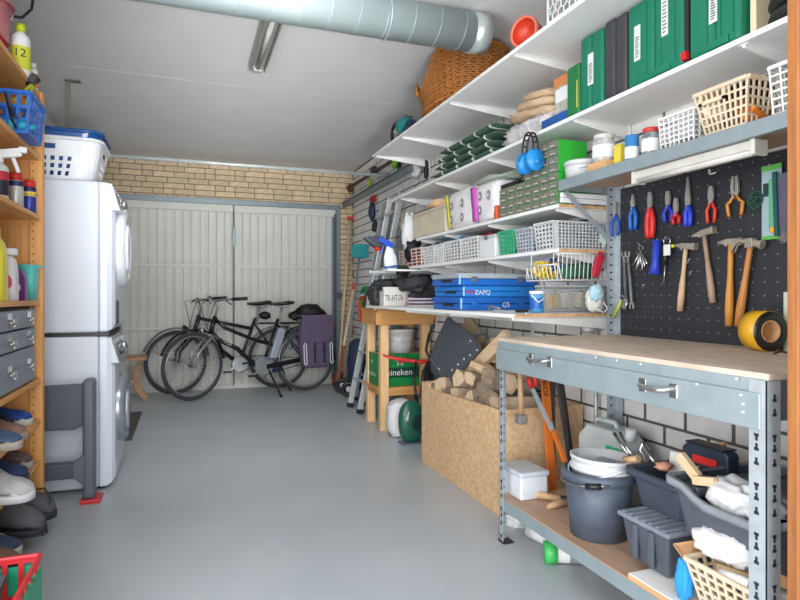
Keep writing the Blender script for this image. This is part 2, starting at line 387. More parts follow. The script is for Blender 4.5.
# pink bucket on top
t = thing('bucket', 'translucent pink bucket on the very top pine shelf', 'bucket', (-.83, 2.93, SH['top']))
obj('bucket_body', MB().lathe([(.10, 0), (.135, .27), (.128, .27), (.094, .006)], (-.83, 2.93, SH['top']), 28), mat('pink plastic', (206, 128, 136), .35), t)
obj('rim', MB().torus((-.83, 2.93, SH['top']+.27), (0,0,1), .138, .006), mat('pink plastic', (206, 128, 136)), t)
obj('handle', MB().tube([(-.83+.138*math.cos(a), 2.93+.138*math.sin(a)*.4-.05*math.sin(a), SH['top']+.25-.10*math.sin(a)) for a in [i*PI/12 for i in range(13)]], .003, 6), CHROME(), t)
t = obj('folded_cloth', MB().lump((-.76, 2.72, SH['top']+.045), (.09, .16, .045), amp=.12, seed=4), mat('red cloth', (176, 20, 30), .8, bump=.2), label='dark red cloth on the top pine shelf in front of the pink bucket', cat='cloth')
bottle('cleaner_bottle', 'white bottle with lime cap and a yellow label reading 12', 'bottle', PZ(26, 78, SH['top'])+Vector((-.02, .0, 0)), .038, .235, (232, 234, 236), (196, 214, 40), .035, .02, lab=[(.12, .55, (214, 220, 60))], txt=('12', .34, .05))
bottle('cleaner_bottle', 'small bottle with dark blue cap and red and blue label beside the lime capped one', 'bottle', (-.765, 2.955, SH['top']), .026, .2, (224, 226, 230), (34, 40, 120), .03, .016, lab=[(.15, .42, (60, 100, 170)), (.42, .65, (206, 40, 44))])
bottle('cleaner_bottle', 'small white bottle with orange brown label at far end of the top shelf', 'bottle', (-.675, 3.20, SH['top']), .02, .13, (228, 226, 222), (230, 230, 226), .02, .012, lab=[(.1, .6, (196, 120, 60))])
m = MB(); m.tube([(-.63, 3.02, 2.575), (-.632, 3.02, 2.45), (-.64, 3.0, 2.33), (-.67, 2.97, 2.275), (-.73, 2.94, 2.265), (-.80, 2.93, 2.29)], .006, 8)
obj('cable', m, K_(), label='black cable hanging down from the ceiling into the pink bucket', cat='cable')
# spring clip with yellow straps
t = thing('lashing_strap', 'lime elastic straps with black clip hanging at the top shelf edge', 'strap', (-.645, 3.0, SH['top']-.17))
m = MB(); m.box((-.64, 3.02, SH['top']-.005), (.03, .05, .04), (0, .5, .2)); m.cyl((-.655, 3.0, SH['top']-.03), (-.625, 3.06, SH['top']+.012), .012)
obj('clip', m, K_(), t, bevel=.004)
m = MB(); m.bar((-.64, 3.0, SH['top']-.03), (-.66, 2.82, SH['top']-.16), .012, .004, (1,0,0)); m.bar((-.64, 3.02, SH['top']-.03), (-.65, 2.93, SH['top']-.16), .012, .004, (1,0,0))
obj('strap_band', m, mat('lime webbing', (190, 214, 60), .7), t)
# ---- crate builder: open crate with lattice sides
def crate(name, label, cat, x0, x1, y0, y1, z0, h, m, nu=(8, 6), nv=3, bar=.008, flare=.0, rim=.012, group=None, t=.004, rimm=None, base=True, bv=None, tilt=None, solidband=None):
    cx, cy = (x0+x1)/2, (y0+y1)/2
    T = thing(name, label, cat, (cx, cy, z0), group)
    a = [(x0+flare, y0+flare), (x1-flare, y0+flare), (x1-flare, y1-flare), (x0+flare, y1-flare)]
    b = [(x0, y0), (x1, y0), (x1, y1), (x0, y1)]
    mb = MB(tilt) if tilt else MB()
    for i in range(4):
        j = (i+1) % 4
        mb.lattice((*a[i], z0), (*a[j], z0), (*b[j], z0+h), (*b[i], z0+h), nu[i % 2], nv, bar, -t, bv)
    if base: mb.bb(x0+flare, x1-flare, y0+flare, y1-flare, z0, z0+.004)
    obj('basket_body', mb, m, T)
    mr = MB(tilt) if tilt else MB()
    for i in range(4):
        j = (i+1) % 4
        mr.bar((*b[i], z0+h), (*b[j], z0+h), rim, rim*.9)
    obj('rim', mr, rimm or m, T, bevel=rim*.3)
    return T
blue_c = mat('blue crate plastic', (34, 110, 206), .4)
crate('crate', 'bright blue plastic crate sticking out of the pine shelf unit', 'crate', -.95, -.60, 2.80, 3.06, SH['crate']+.002, .165, blue_c, (9, 6), 3, .012, .012, .016)
for k, (dx, dy, col, r) in enumerate(((-.06, .06, (40, 190, 214), (.08, .05, .03)), (-.2, .08, (60, 66, 70), (.06, .07, .05)), (-.12, .18, (40, 70, 150), (.07, .05, .05)))):
    obj('tool_pouch', MB().lump((-.60+dx-.02, 2.80+dy, SH['crate']+.01+r[2]), r, amp=.15, seed=k), mat('pouch %d' % k, col, .6), label=['turquoise lump of cloth in the blue crate', 'dark grey pouch in the blue crate', 'dark blue pouch at back of the blue crate'][k], cat='pouch')
m = MB(); m.tube([(-.64, 2.78, SH['crate']+.05), (-.63, 2.66, SH['crate']+.03), (-.64, 2.62, SH['crate']+.09), (-.66, 2.68, SH['crate']+.12), (-.65, 2.73, SH['crate']+.03), (-.642, 2.76, SH['crate']+.006)], .005, 6)
obj('cord_loop', m, K_(), label='black cord loop on the shelf in front of the blue crate', cat='cord')
# cans
def can(label, c, r, h, body, cap, bands, txt=None):
    t = thing('spray_can', label, 'spray can', c)
    obj('can_body', MB().lathe([(r*.93, 0), (r, .004), (r, h*.74), (r*.8, h*.79), (r*.8, h*.8)], c, 20), mat('can %d %d %d' % body, body, .3, .3), t)
    obj('cap', MB().lathe([(r*.93, h*.785), (r*.9, h*.97), (r*.7, h)], c, 20), mat('cap %d %d %d' % cap, cap, .4), t)
    for z0, z1, col in bands: obj('printed_band', MB().lathe([(r*1.005, h*z0), (r*1.005, h*z1)], c, 20, caps=False), mat('label %d %d %d' % col, col, .4), t)
    if txt: 
        n = Vector((.25, -1, 0)).normalized(); u = Vector((1, .25, 0)).normalized()
        obj('lettering', MB().text(txt, Vector(c)+n*r*1.04-u*.022+Vector((0, 0, h*.5)), u, (0,0,1), .018), mat('navy print', (26, 34, 96)), t)
can('blue spray can with red cap and yellow band at the far end of its shelf', (-.685, 3.165, SH['cans']), .029, .155, (60, 70, 160), (214, 48, 44), [(.5, .64, (236, 214, 60)), (.68, .76, (24, 28, 70))], 'WD-40')
can('white spray can with red cap beside the blue spray can', (-.70, 3.0, SH['cans']), .029, .155, (206, 206, 200), (214, 48, 44), [(.62, .76, (34, 38, 100))])
bottle('small_bottle', 'small pearly white bottle between the two red capped cans', 'bottle', (-.735, 3.12, SH['cans']), .02, .11, (224, 224, 226), (230, 230, 230), .02, .01)
t = bottle('spray_bottle', 'spray bottle with white trigger and dark label on the can shelf', 'spray bottle', (-.70, 2.75, SH['cans']), .034, .17, (196, 208, 200), (236, 236, 232), .02, .016, lab=[(.1, .45, (34, 34, 50)), (.45, .66, (190, 40, 60))])
m = MB(); cc = Vector((-.70, 2.75, SH['cans']))
m.box(cc+Vector((.02, .02, .19)), (.10, .035, .035), (0, -.25, .4)); m.box(cc+Vector((.07, .05, .215)), (.03, .025, .025), (0, 0, .4)); m.bar(cc+Vector((.04, .03, .18)), cc+Vector((.06, .04, .12)), .015, .008)
obj('trigger_head', m, W_(), t, bevel=.006)
# soap shelf
def jug(label, c, w, d, h, col, capcol, capw=.02, slim=.0, name='detergent_bottle', lab=None):
    c = Vector(c); t = thing(name, label, 'bottle', c)
    m = MB(); secs = [(0, 1), (.02, 1.04), (.6, 1), (.78, .8), (.86, .45), (.88, .4)]
    R = []
    for z, k in secs:
        R.append([c+Vector((math.copysign(abs(math.cos(a))**.6, math.cos(a))*w*k, math.copysign(abs(math.sin(a))**.6, math.sin(a))*d*k, z*h)) for a in [i*2*PI/20 for i in range(20)]])
    obj('bottle_body', m.rings(R), mat('jug %d %d %d' % col, col, .35), t)
    obj('cap', MB().lathe([(capw, h*.87), (capw*.95, h*1.0-.003), (capw*.8, h)], c, 16), mat('cap %d %d %d' % capcol, capcol, .4), t)
    if lab: obj('printed_label', MB().lump(c+Vector((.0, -d*.93, h*.35)), (w*.7, d*.15, h*.18), amp=0), mat('label %d %d %d' % lab, lab, .5), t)
    return t
t = thing('measuring_jug', 'turquoise plastic measuring jug beside the purple detergent', 'jug', (-.675, 3.165, SH['soap']))
m = MB(); R = []
for z, k in ((0, .8), (.165, 1.0), (.165, .93), (.004, .74)):
    R.append([Vector((-.685, 3.165, SH['soap']+z))+Vector((math.copysign(abs(math.cos(a))**.6, math.cos(a))*.036*k, math.copysign(abs(math.sin(a))**.6, math.sin(a))*.05*k, 0)) for a in [i*2*PI/20 for i in range(20)]])
obj('jug_body', m.rings(R), mat('turquoise plastic', (92, 196, 190), .35), t)
m = MB(); m.box((-.65, 3.18, SH['soap']+.155), (.045, .03, .01), (0, -.25, 0)); obj('spout', m, mat('turquoise plastic', (92, 196, 190)), t, bevel=.003)
jug('purple detergent bottle with green cap standing behind the white capped one', (-.70, 3.02, SH['soap']), .035, .05, .16, (104, 30, 110), (40, 150, 120), .018, lab=(220, 200, 220))
jug('white fabric softener bottle with big white cap and pink print', (-.70, 2.88, SH['soap']), .034, .04, .22, (226, 222, 224), (234, 234, 236), .036, lab=(214, 60, 110))
jug('tall bottle with purple cap behind the white softener', (-.80, 2.98, SH['soap']), .035, .04, .25, (226, 222, 240), (112, 60, 168), .026)
jug('yellow cleaning bottle at the near end of the soap shelf', (-.70, 2.70, SH['soap']), .038, .05, .29, (226, 214, 70), (220, 206, 60), .02)
# drawer chest
t = thing('drawer_chest', 'grey chest of small drawers with silver knobs in the pine unit', 'drawer chest', (-.86, 2.8, SH['chest']+.001))
gd = wood('grey painted wood', (150, 157, 168), (134, 141, 152), axis='y'); zt = SH['soap']-.026; z0 = SH['chest']+.001
m = MB(); m.bb(-1.05, -.69, 2.25, 3.20, z0, zt-.004); obj('carcass', m, mat('chest carcass', (60, 62, 66), .6), t)
zs = [z0+.004, z0+.165, z0+.25, zt-.01]
for c0 in (2.262, 2.567, 2.872):
    for k in range(3):
        d = obj('drawer', MB().bb(-.70, -.662, c0, c0+.295, zs[k]+.004, zs[k+1]-.004), gd, t, bevel=.003)
        yc, zc = c0+.17, (zs[k]+zs[k+1])/2
        m = MB()
        m.bb(-.662, -.657, yc-.03, yc+.03, zc+.005, zc+.03)
        obj('label_holder', m, CHROME(), d, bevel=.001)
        m = MB(); m.cyl((-.662, yc, zc-.008), (-.645, yc, zc-.008), .007)
        for q in range(3):
            a = q*2*PI/3+.5; m.lump((-.642, yc+.013*math.cos(a), zc-.008+.013*math.sin(a)), (.007, .010, .010), amp=0, n=10, m=6)
        obj('knob', m, mat('silver knob', (200, 196, 186), .25, .6), d)
# ---- shoes
def shoe(label, c, ang, L, up, sole, hi=.09, accent=None, laces=True, group=None, tilt=0, name='shoe', collar=.11):
    """c = heel centre on the ground, ang = toe direction"""
    c = Vector(c); M = Matrix.Translation(c) @ Matrix.Rotation(ang, 4, 'Z') @ Matrix.Rotation(tilt, 4, 'Y')
    t = thing(name, label, 'shoe', c, group)
    W = L*.185
    hi = hi*1.22; W *= 1.08
    S = [(0, .50, .86), (.03, .80, 1.04), (.12, .92, 1.06), (.26, .90, 1.0), (.36, .86, 1.04), (.46, .90, .86), (.56, 1.0, .70), (.68, 1.07, .58), (.8, 1.06, .52), (.9, .88, .45), (.97, .58, .34), (1, .25, .2)]
    R = []
    for x, wv, hh in S:
        ring = []
        for i in range(18):
            a = i*2*PI/18; cy = math.cos(a)*W*wv; sz = math.sin(a)
            zz = .022+(hi*hh)*(.5+.5*sz)*(1+.03*math.sin(x*23+i)) if sz > -.99 else .022
            ring.append((x*L, cy*(1 if sz < .1 else (1-.42*(sz-.1)**.8*(1.2 if x < .5 else .8))), zz))
        R.append(ring)
    obj('upper', MB(M).rings(R), mat('shoe %d %d %d' % up, up, .65, bump=.2, scale=25), t)
    R = []
    for z, k in ((0, 1.0), (.02, 1.06), (.03, 1.04)):
        ring = []
        for i in range(24):
            a = i*2*PI/24; x = .5-.52*math.cos(a)
            j = min(range(len(S)), key=lambda q: abs(S[q][0]-x)); wv = (S[j][1] if .04 < x < .96 else .5)
            ring.append((x*L, math.copysign(abs(math.sin(a))**.7, math.sin(a))*W*1.05*k*(.95 if x < .55 else 1.05)*(.85 if .3 < x < .5 else 1), z))
        R.append(ring)
    obj('sole', MB(M).rings(R), mat('sole %d %d %d' % sole, sole, .7), t)
    obj('toe_cap', MB(M).lump((L*.90, 0, .020+hi*.16), (L*.085, W*.80, hi*.20), amp=.02, n=16, m=10), mat('sole %d %d %d' % sole, sole, .7), t)
    m = MB(M); m.tube([(L*(.17+.13*math.cos(a)), W*.62*math.sin(a), .022+hi*1.0+.006*math.cos(a)) for a in [i*2*PI/16 for i in range(16)]], .008, 6, True)
    obj('collar', m, mat('lining %d %d %d' % (accent or (60, 60, 64)), accent or (60, 60, 64), .8), t)
    m = MB(M); m.lathe([(1, 0), (1, .002)], (L*.17, 0, .022+hi*.96), 12, sx=L*.11, sy=W*.5); obj('lining', m, mat('dark lining', (40, 38, 38), .9), t)
    m = MB(M); m.rings([[(L*x, W*.34*math.cos(q*PI/4), .022+hi*z+.006*math.sin(q*PI/4)) for q in range(8)] for x, z in ((.26, 1.16), (.33, 1.10), (.44, .92), (.55, .76))]); obj('tongue', m, mat('lining %d %d %d' % (accent or (60, 60, 64)), accent or (60, 60, 64), .8), t)
    for sg in (-1, 1):
        m = MB(M); m.tube([(L*.40, sg*W*.84, .030+hi*.62), (L*.52, sg*W*.98, .030+hi*.34), (L*.66, sg*W*1.10, .034+hi*.10)], [.006, .009, .006], 6); obj('side_stripe', m, mat('sole %d %d %d' % sole, sole, .7), t)
    if laces:
        m = MB(M)
        for k in range(4):
            x = .36+k*.06; zz = .028+hi*(1.02-.32*(k/3)**.9)
            m.tube([(L*x, -W*.45, zz-.008), (L*(x+.02), 0, zz+.002), (L*x, W*.45, zz-.008)], .003, 5)
        obj('laces', m, mat('lace %d %d %d' % (accent or (200, 200, 200)), accent or (200, 200, 200), .8), t)
    return t
s1, s2, s3 = SH['shoe1']+.002, SH['shoe2']+.002, SH['shoe3']+.002
shoe('bright blue shoe with pale sole at the far end of the upper shoe shelf', (-.95, 3.14, s1), -.15, .29, (36, 84, 170), (214, 214, 208), .075, (20, 30, 60))
shoe('dark navy shoe behind the tan shoe on the upper shoe shelf', (-.97, 3.00, s1), -.1, .27, (26, 32, 60), (60, 60, 66), .09, (30, 40, 80))
shoe('tan brown suede shoe with grey sole on the upper shoe shelf', (-.89, 2.90, s1), -.4, .29, (150, 120, 104), (170, 160, 150), .07, (120, 100, 90))
shoe('blue grey shoe nearest the camera on the upper shoe shelf', (-.88, 2.72, s1), -.3, .29, (70, 96, 130), (190, 180, 166), .07, (40, 50, 70))
shoe('brown sports shoe at the far end of the middle shoe shelf', (-.93, 3.12, s2), -.1, .27, (104, 84, 86), (190, 180, 170), .085, (60, 50, 54))
shoe('navy trainer with pale blue laces on the middle shoe shelf', (-.90, 2.97, s2), -.4, .29, (46, 66, 110), (60, 64, 74), .085, (150, 176, 210))
shoe('large light grey running trainer sticking out of the middle shoe shelf', (-.86, 2.76, s2), -.5, .34, (196, 198, 198), (232, 234, 236), .095, (150, 156, 164))
shoe('dark grey hiking boot at the far end of the bottom shelf', (-.86, 3.17, s3), -.4, .32, (92, 92, 100), (54, 56, 64), .14, (110, 104, 92))
shoe('dark grey hiking boot with olive collar nearer the camera on the bottom shelf', (-.87, 3.0, s3), -.45, .33, (100, 98, 104), (56, 58, 66), .14, (136, 132, 112))
shoe('navy and cream shoe on the bottom shelf', (-.86, 2.76, s3), -.4, .27, (60, 76, 104), (214, 206, 190), .07, (40, 50, 70))
shoe('brown leather shoe nearest the camera on the bottom shelf', (-.86, 2.58, s3), -.1, .27, (130, 96, 80), (50, 46, 46), .07, (70, 50, 40))
m = MB(); m.tube([(-.66, 3.06, .19), (-.60, 3.05, .20), (-.575, 3.04, .15), (-.59, 3.02, .06), (-.585, 3.02, .005), (-.60, 3.0, .004)], .004, 6)
obj('boot_lace', m, K_(), label='long dark boot lace trailing to the floor', cat='lace')
# ---- washer and dryer
wx0, wx1, wy0, wy1 = -1.06, -.40, 3.60, 4.20
wh = mat('white enamel', (206, 213, 224), .25, 0, .01, 3); gp = mat('silver grey trim', (158, 163, 170), .3, .3, .03)
def machine(name, label, z0, dryer):
    t = thing(name, label, 'washing machine' if not dryer else 'tumble dryer', ((wx0+wx1)/2, 3.9, z0))
    obj('cabinet', MB().bb(wx0, wx1-.05, wy0, wy1, z0+.012, z0+.84), wh, t, bevel=.012)
    # front shell: bulged and rounded
    m = MB(); R = []
    for x, k in ((wx1-.05, 0), (wx1-.01, .002), (wx1+.015, .016), (wx1+.028, .04)):
        r = []
        for (y, z) in ((wy0+k, z0+.012+k), (wy1-k, z0+.012+k), (wy1-k, z0+.84-k), (wy0+k, z0+.84-k)): r.append((x, y, z))
        R.append(r)
    m.rings(R, smooth=False); obj('front_panel', m, wh, t, bevel=.01, seg=3)
    yc = (wy0+wy1)/2; zc = z0+(.49 if dryer else .40); fx = wx1+.026; rr = .23 if dryer else .20
    ring = MB(); ring.lathe([(rr, 0), (rr, .025), (rr-.02, .045), (rr-.055, .05), (rr-.062, .03)], (fx, yc, zc), 44, axis=(1,0,0), caps=False)
    d = obj('door', ring, mat('door rim silver', (160, 167, 176), .25, .6) if not dryer else mat('door rim white', (222, 226, 232), .25), t)
    g = MB(); g.lathe([(rr-.056, .028), (rr-.08, .03 if not dryer else .045), (.06, .05 if not dryer else .05), (.001, .052)], (fx, yc, zc), 40, axis=(1,0,0))
    obj('door_glass' if not dryer else 'door_panel', g, mat('dark door glass', (96, 108, 118), .08) if not dryer else wh, d)
    m = MB(); m.tube([(fx+.052, yc-.0+rr*.78*math.cos(a), zc+rr*.78*math.sin(a)) for a in [PI*.75+i*PI*.5/10 for i in range(11)]], .012, 8); obj('door_handle', m, gp if not dryer else wh, d)
    # control panel, slanted
    m = MB(); zt = z0+.835; m.hexa([(fx-.03, wy0+.012, zt-.15), (fx+.030, wy0+.012, zt-.15), (fx+.030, wy1-.02, zt-.15), (fx-.03, wy1-.02, zt-.15), (fx-.05, wy0+.012, zt), (fx-.012, wy0+.012, zt), (fx-.012, wy1-.02, zt), (fx-.05, wy1-.02, zt)])
    cp = obj('control_panel', m, gp if not dryer else wh, t, bevel=.006)
    nx = Vector((.15, 0, .042)).normalized(); P = lambda y, k: Vector((fx+.030-.042*k, y, zt-.15+.15*k))
    m = MB(); m.bar(P(wy0+.10, .5)-nx*.002, P(wy0+.22, .5)-nx*.002, .07, .012, (-.27, 0, 1)); obj('display', m, mat('display', (50, 58, 74), .15), cp)
    m = MB(); m.cyl(P(yc+.02, .5), P(yc+.02, .5)+nx*.03, .034, .028, 24); obj('dial', m, CHROME(), cp)
    m = MB()
    for k in range(4): m.cyl(P(wy0+.255, .2+k*.2), P(wy0+.255, .2+k*.2)+nx*.008, .007, n=10)
    obj('buttons', m, CHROME(), cp)
    m = MB(); m.bar(P(wy1-.17, .5), P(wy1-.05, .5), .09, .012, (-.27, 0, 1)); obj('detergent_drawer' if not dryer else 'filter_drawer', m, wh, cp, bevel=.003)
    if dryer:
        v = obj('vent_grille', MB().bb(fx-.004, fx+.004, wy0+.07, wy0+.22, z0+.05, z0+.19), mat('vent grey', (120, 124, 132), .5), t)
        for k in range(7): obj('vent_slot', MB().bb(fx+.004, fx+.006, wy0+.08, wy0+.21, z0+.06+k*.018, z0+.07+k*.018), K_(), v)
        obj('stacking_strip', MB().bb(wx0+.01, wx1+.0, wy0+.01, wy1-.01, z0-.008, z0+.012), K_(), t)
    else:
        for yy in (wy0+.06, wy1-.06):
            for xx in (wx0+.06, wx1-.04): obj('foot', MB().cyl((xx, yy, 0), (xx, yy, z0+.014), .022), K_(), t)
        obj('plinth_flap', MB().bb(fx-.002, fx+.004, wy0+.06, wy0+.2, z0+.05, z0+.13), wh, t, bevel=.002)
    return t
machine('washing_machine', 'white front loading washing machine standing on the floor', .003, False)
machine('tumble_dryer', 'white tumble dryer stacked on top of the washing machine', .853, True)
obj('seam_strip', MB().bb(wx1-.052, wx1-.050, wy0-.0006, wy0+.002, .03, .83), mat('seam grey', (186, 190, 196), .5), bpy.data.objects['washing_machine'])
# ---- laundry baskets: white with square holes, blue one nested inside
def laundry(name, label, c, sx, sy, h, m, tilt, holes=True, z0=0, tp=.80):
    T = thing(name, label, 'laundry basket', c); M = Matrix.Translation(Vector(c)) @ tilt
    body = MB(M); CR = .085
    def outline(z, o=0):
        k = tp+(1-tp)*z**.6; X, Y = sx/2*k+o, sy/2*k+o; P = []
        nx, ny = 20, 12
        for (cx, cy, a0, n, ux, uy) in ((X-CR, Y-CR, 0, nx, -1, 0), (-X+CR, Y-CR, 90, ny, 0, -1), (-X+CR, -Y+CR, 180, nx, 1, 0), (X-CR, -Y+CR, 270, ny, 0, 1)):
            for i in range(6): a = math.radians(a0+i*18); P.append((Vector((cx+CR*math.cos(a), cy+CR*math.sin(a), z*h)), None))
            Ls = (2*(X-CR) if ux else 2*(Y-CR))
            for i in range(n): P.append((Vector((cx+(0 if ux else CR if cx > 0 else -CR)+ux*Ls*i/n, cy+((CR if cy > 0 else -CR) if ux else 0)+uy*Ls*i/n, z*h)), (i, n)))
        return P
    Z = [0, .14, .24, .31, .41, .48, .58, .66, .74, .86, 1.0]
    O = [outline(z) for z in Z]; I = [outline(z, -.003) for z in Z]; N = len(O[0])
    for i in range(N):
        k = (i+1) % N; tag = O[0][i][1]
        for j in range(len(Z)-1):
            if holes and tag and j in (1, 3, 5) and tag[0] % 2 == 1 and 1 < tag[0] < tag[1]-2: continue
            if holes and tag and j == 8 and (.3 < tag[0]/tag[1] < .7): continue
            body.hexa([O[j][i][0], O[j][k][0], O[j+1][k][0], O[j+1][i][0], I[j][i][0], I[j][k][0], I[j+1][k][0], I[j+1][i][0]])
    body.add([p[0]+Vector((0, 0, .002)) for p in O[0]], [tuple(range(N))])
    obj('basket_body', body, m, T)
    r = MB(M); r.tube([p[0] for p in outline(1.0, .006)], .010, 6, True); obj('rim', r, m, T)
    return T
laundry('laundry_basket', 'white laundry basket with square holes on top of the dryer', (-.76, 3.9, 1.700), .62, .44, .235, mat('basket white', (232, 236, 242), .35), Matrix())
laundry('laundry_tub', 'dark blue laundry tub nested in the white laundry basket', (-.76, 3.9, 1.735), .62, .445, .245, mat('navy tub plastic', (24, 82, 150), .3), Matrix(), holes=False, tp=.62)
# ---- folded step stool
t = thing('step_stool', 'grey folding step stool with red feet against the washing machine', 'step stool', (-.62, 3.46, 0))
sg = plastic('stool grey', (92, 99, 110), .45); sd = plastic('stool dark grey', (78, 84, 94), .45)
p1 = PY(83, 500, 3.42).x; p2 = PY(95, 500, 3.42).x
m = MB(); m.bb(p1, p2, 3.39, 3.50, .02, .635); obj('side_leg', m, sg, t, bevel=.018, seg=4)
m = MB(); m.bb(-1.03, -.98, 3.39, 3.50, .02, .635); obj('side_leg', m, sg, t, bevel=.018, seg=4)
m = MB(); m.prism([(-1.0, .60), (p1+.005, .61), (p1+.005, .40), (p1-.04, .375), (-1.0, .385)], (0, 3.46, 0), (1,0,0), (0,0,1), .03); obj('top_step', m, sd, t, bevel=.006)
m = MB(); m.bb(-1.0, p1+.005, 3.40, 3.46, .13, .21); obj('lower_step', m, sd, t, bevel=.008)
m = MB(); m.prism([(p1-.045, .21), (p1+.01, .25), (p1+.01, .09), (p1-.045, .14)], (0, 3.447, 0), (1,0,0), (0,0,1), .058); obj('hinge_plate', m, sg, t, bevel=.004)
rm = plastic('red rubber', (200, 40, 50))
m = MB(); m.bb(p1-.01, p2+.03, 3.375, 3.50, 0, .022); obj('foot', m, rm, t, bevel=.006)
m = MB(); m.bb(-1.04, -.97, 3.375, 3.50, 0, .022); obj('foot', m, rm, t, bevel=.006)
# ---- small wooden stool and mat behind the washer
t = thing('wooden_stool', 'small wooden stool behind the washing machine by the garage door', 'stool', (-.55, 6.52, 0))
lw = wood('oiled beech', (190, 150, 112), (168, 124, 88), axis='x')
obj('seat', MB().bb(-.72, -.37, 6.36, 6.68, .42, .455), lw, t, bevel=.004)
for xx, sgn in ((-.40, 1), (-.69, -1)):
    m = MB()
    m.prism([(0, .42), (-.02*sgn, .42), (-.10*sgn, .30), (-.09*sgn, .12), (-.01*sgn, 0), (.03*sgn, 0), (.04*sgn, .03), (-.04*sgn, .14), (-.04*sgn, .30)], (xx, 6.58, 0), (1,0,0), (0,0,1), .05)
    obj('leg', m, lw, t, bevel=.003)
obj('stretcher', MB().bb(-.62, -.47, 6.54, 6.57, .18, .21), lw, t)
obj('door_mat', MB().bb(-1.0, -.375, 4.75, 5.85, .0005, .012), mat('dark mat', (84, 84, 84), .9, bump=.4, scale=80), label='dark grey floor mat lying behind the washing machine', cat='mat', bevel=.003)
# ---- red and green crate in the near left corner
cm = mat('red crate plastic', (206, 44, 52), .4); gm_ = mat('green crate plastic', (24, 160, 120), .4)
T = crate('crate', 'red rimmed green folding crate on the floor at the bottom left', 'crate', -.80, -.43, 1.62, 2.13, .002, .25, cm, (8, 9), 2, .016, .0, .016)
for (a, b) in (((-.427, 1.63), (-.427, 2.12)), ((-.44, 2.135), (-.79, 2.135))): obj('side_wall', MB().bar((*a, .112), (*b, .112), .222, .005), gm_, T)
t = thing('mesh_tray', 'dark grey mesh tray lying in the red rimmed crate', 'tray', (-.66, 1.95, .12))
m = MB(); m.lattice((-.76, 1.68, .19), (-.50, 1.68, .19), (-.50, 2.02, .235), (-.76, 2.02, .235), 10, 12, .006, .008); obj('mesh', m, mat('mesh grey', (86, 94, 98), .4, .3), t)
m = MB(); m.bar((-.76, 1.68, .195), (-.50, 1.68, .195), .02, .012); m.bar((-.50, 1.68, .195), (-.50, 2.02, .24), .02, .012); m.bar((-.50, 2.02, .24), (-.76, 2.02, .24), .02, .012); m.bar((-.76, 2.02, .24), (-.76, 1.68, .195), .02, .012)
obj('frame', m, mat('mesh grey', (86, 94, 98)), t)
obj('folded_cloth', MB().lump((-.62, 1.85, .10), (.13, .18, .085), amp=.1, seed=8), mat('slate cloth', (90, 98, 108), .8), label='slate grey cloth bundle under the mesh tray in the crate', cat='cloth')
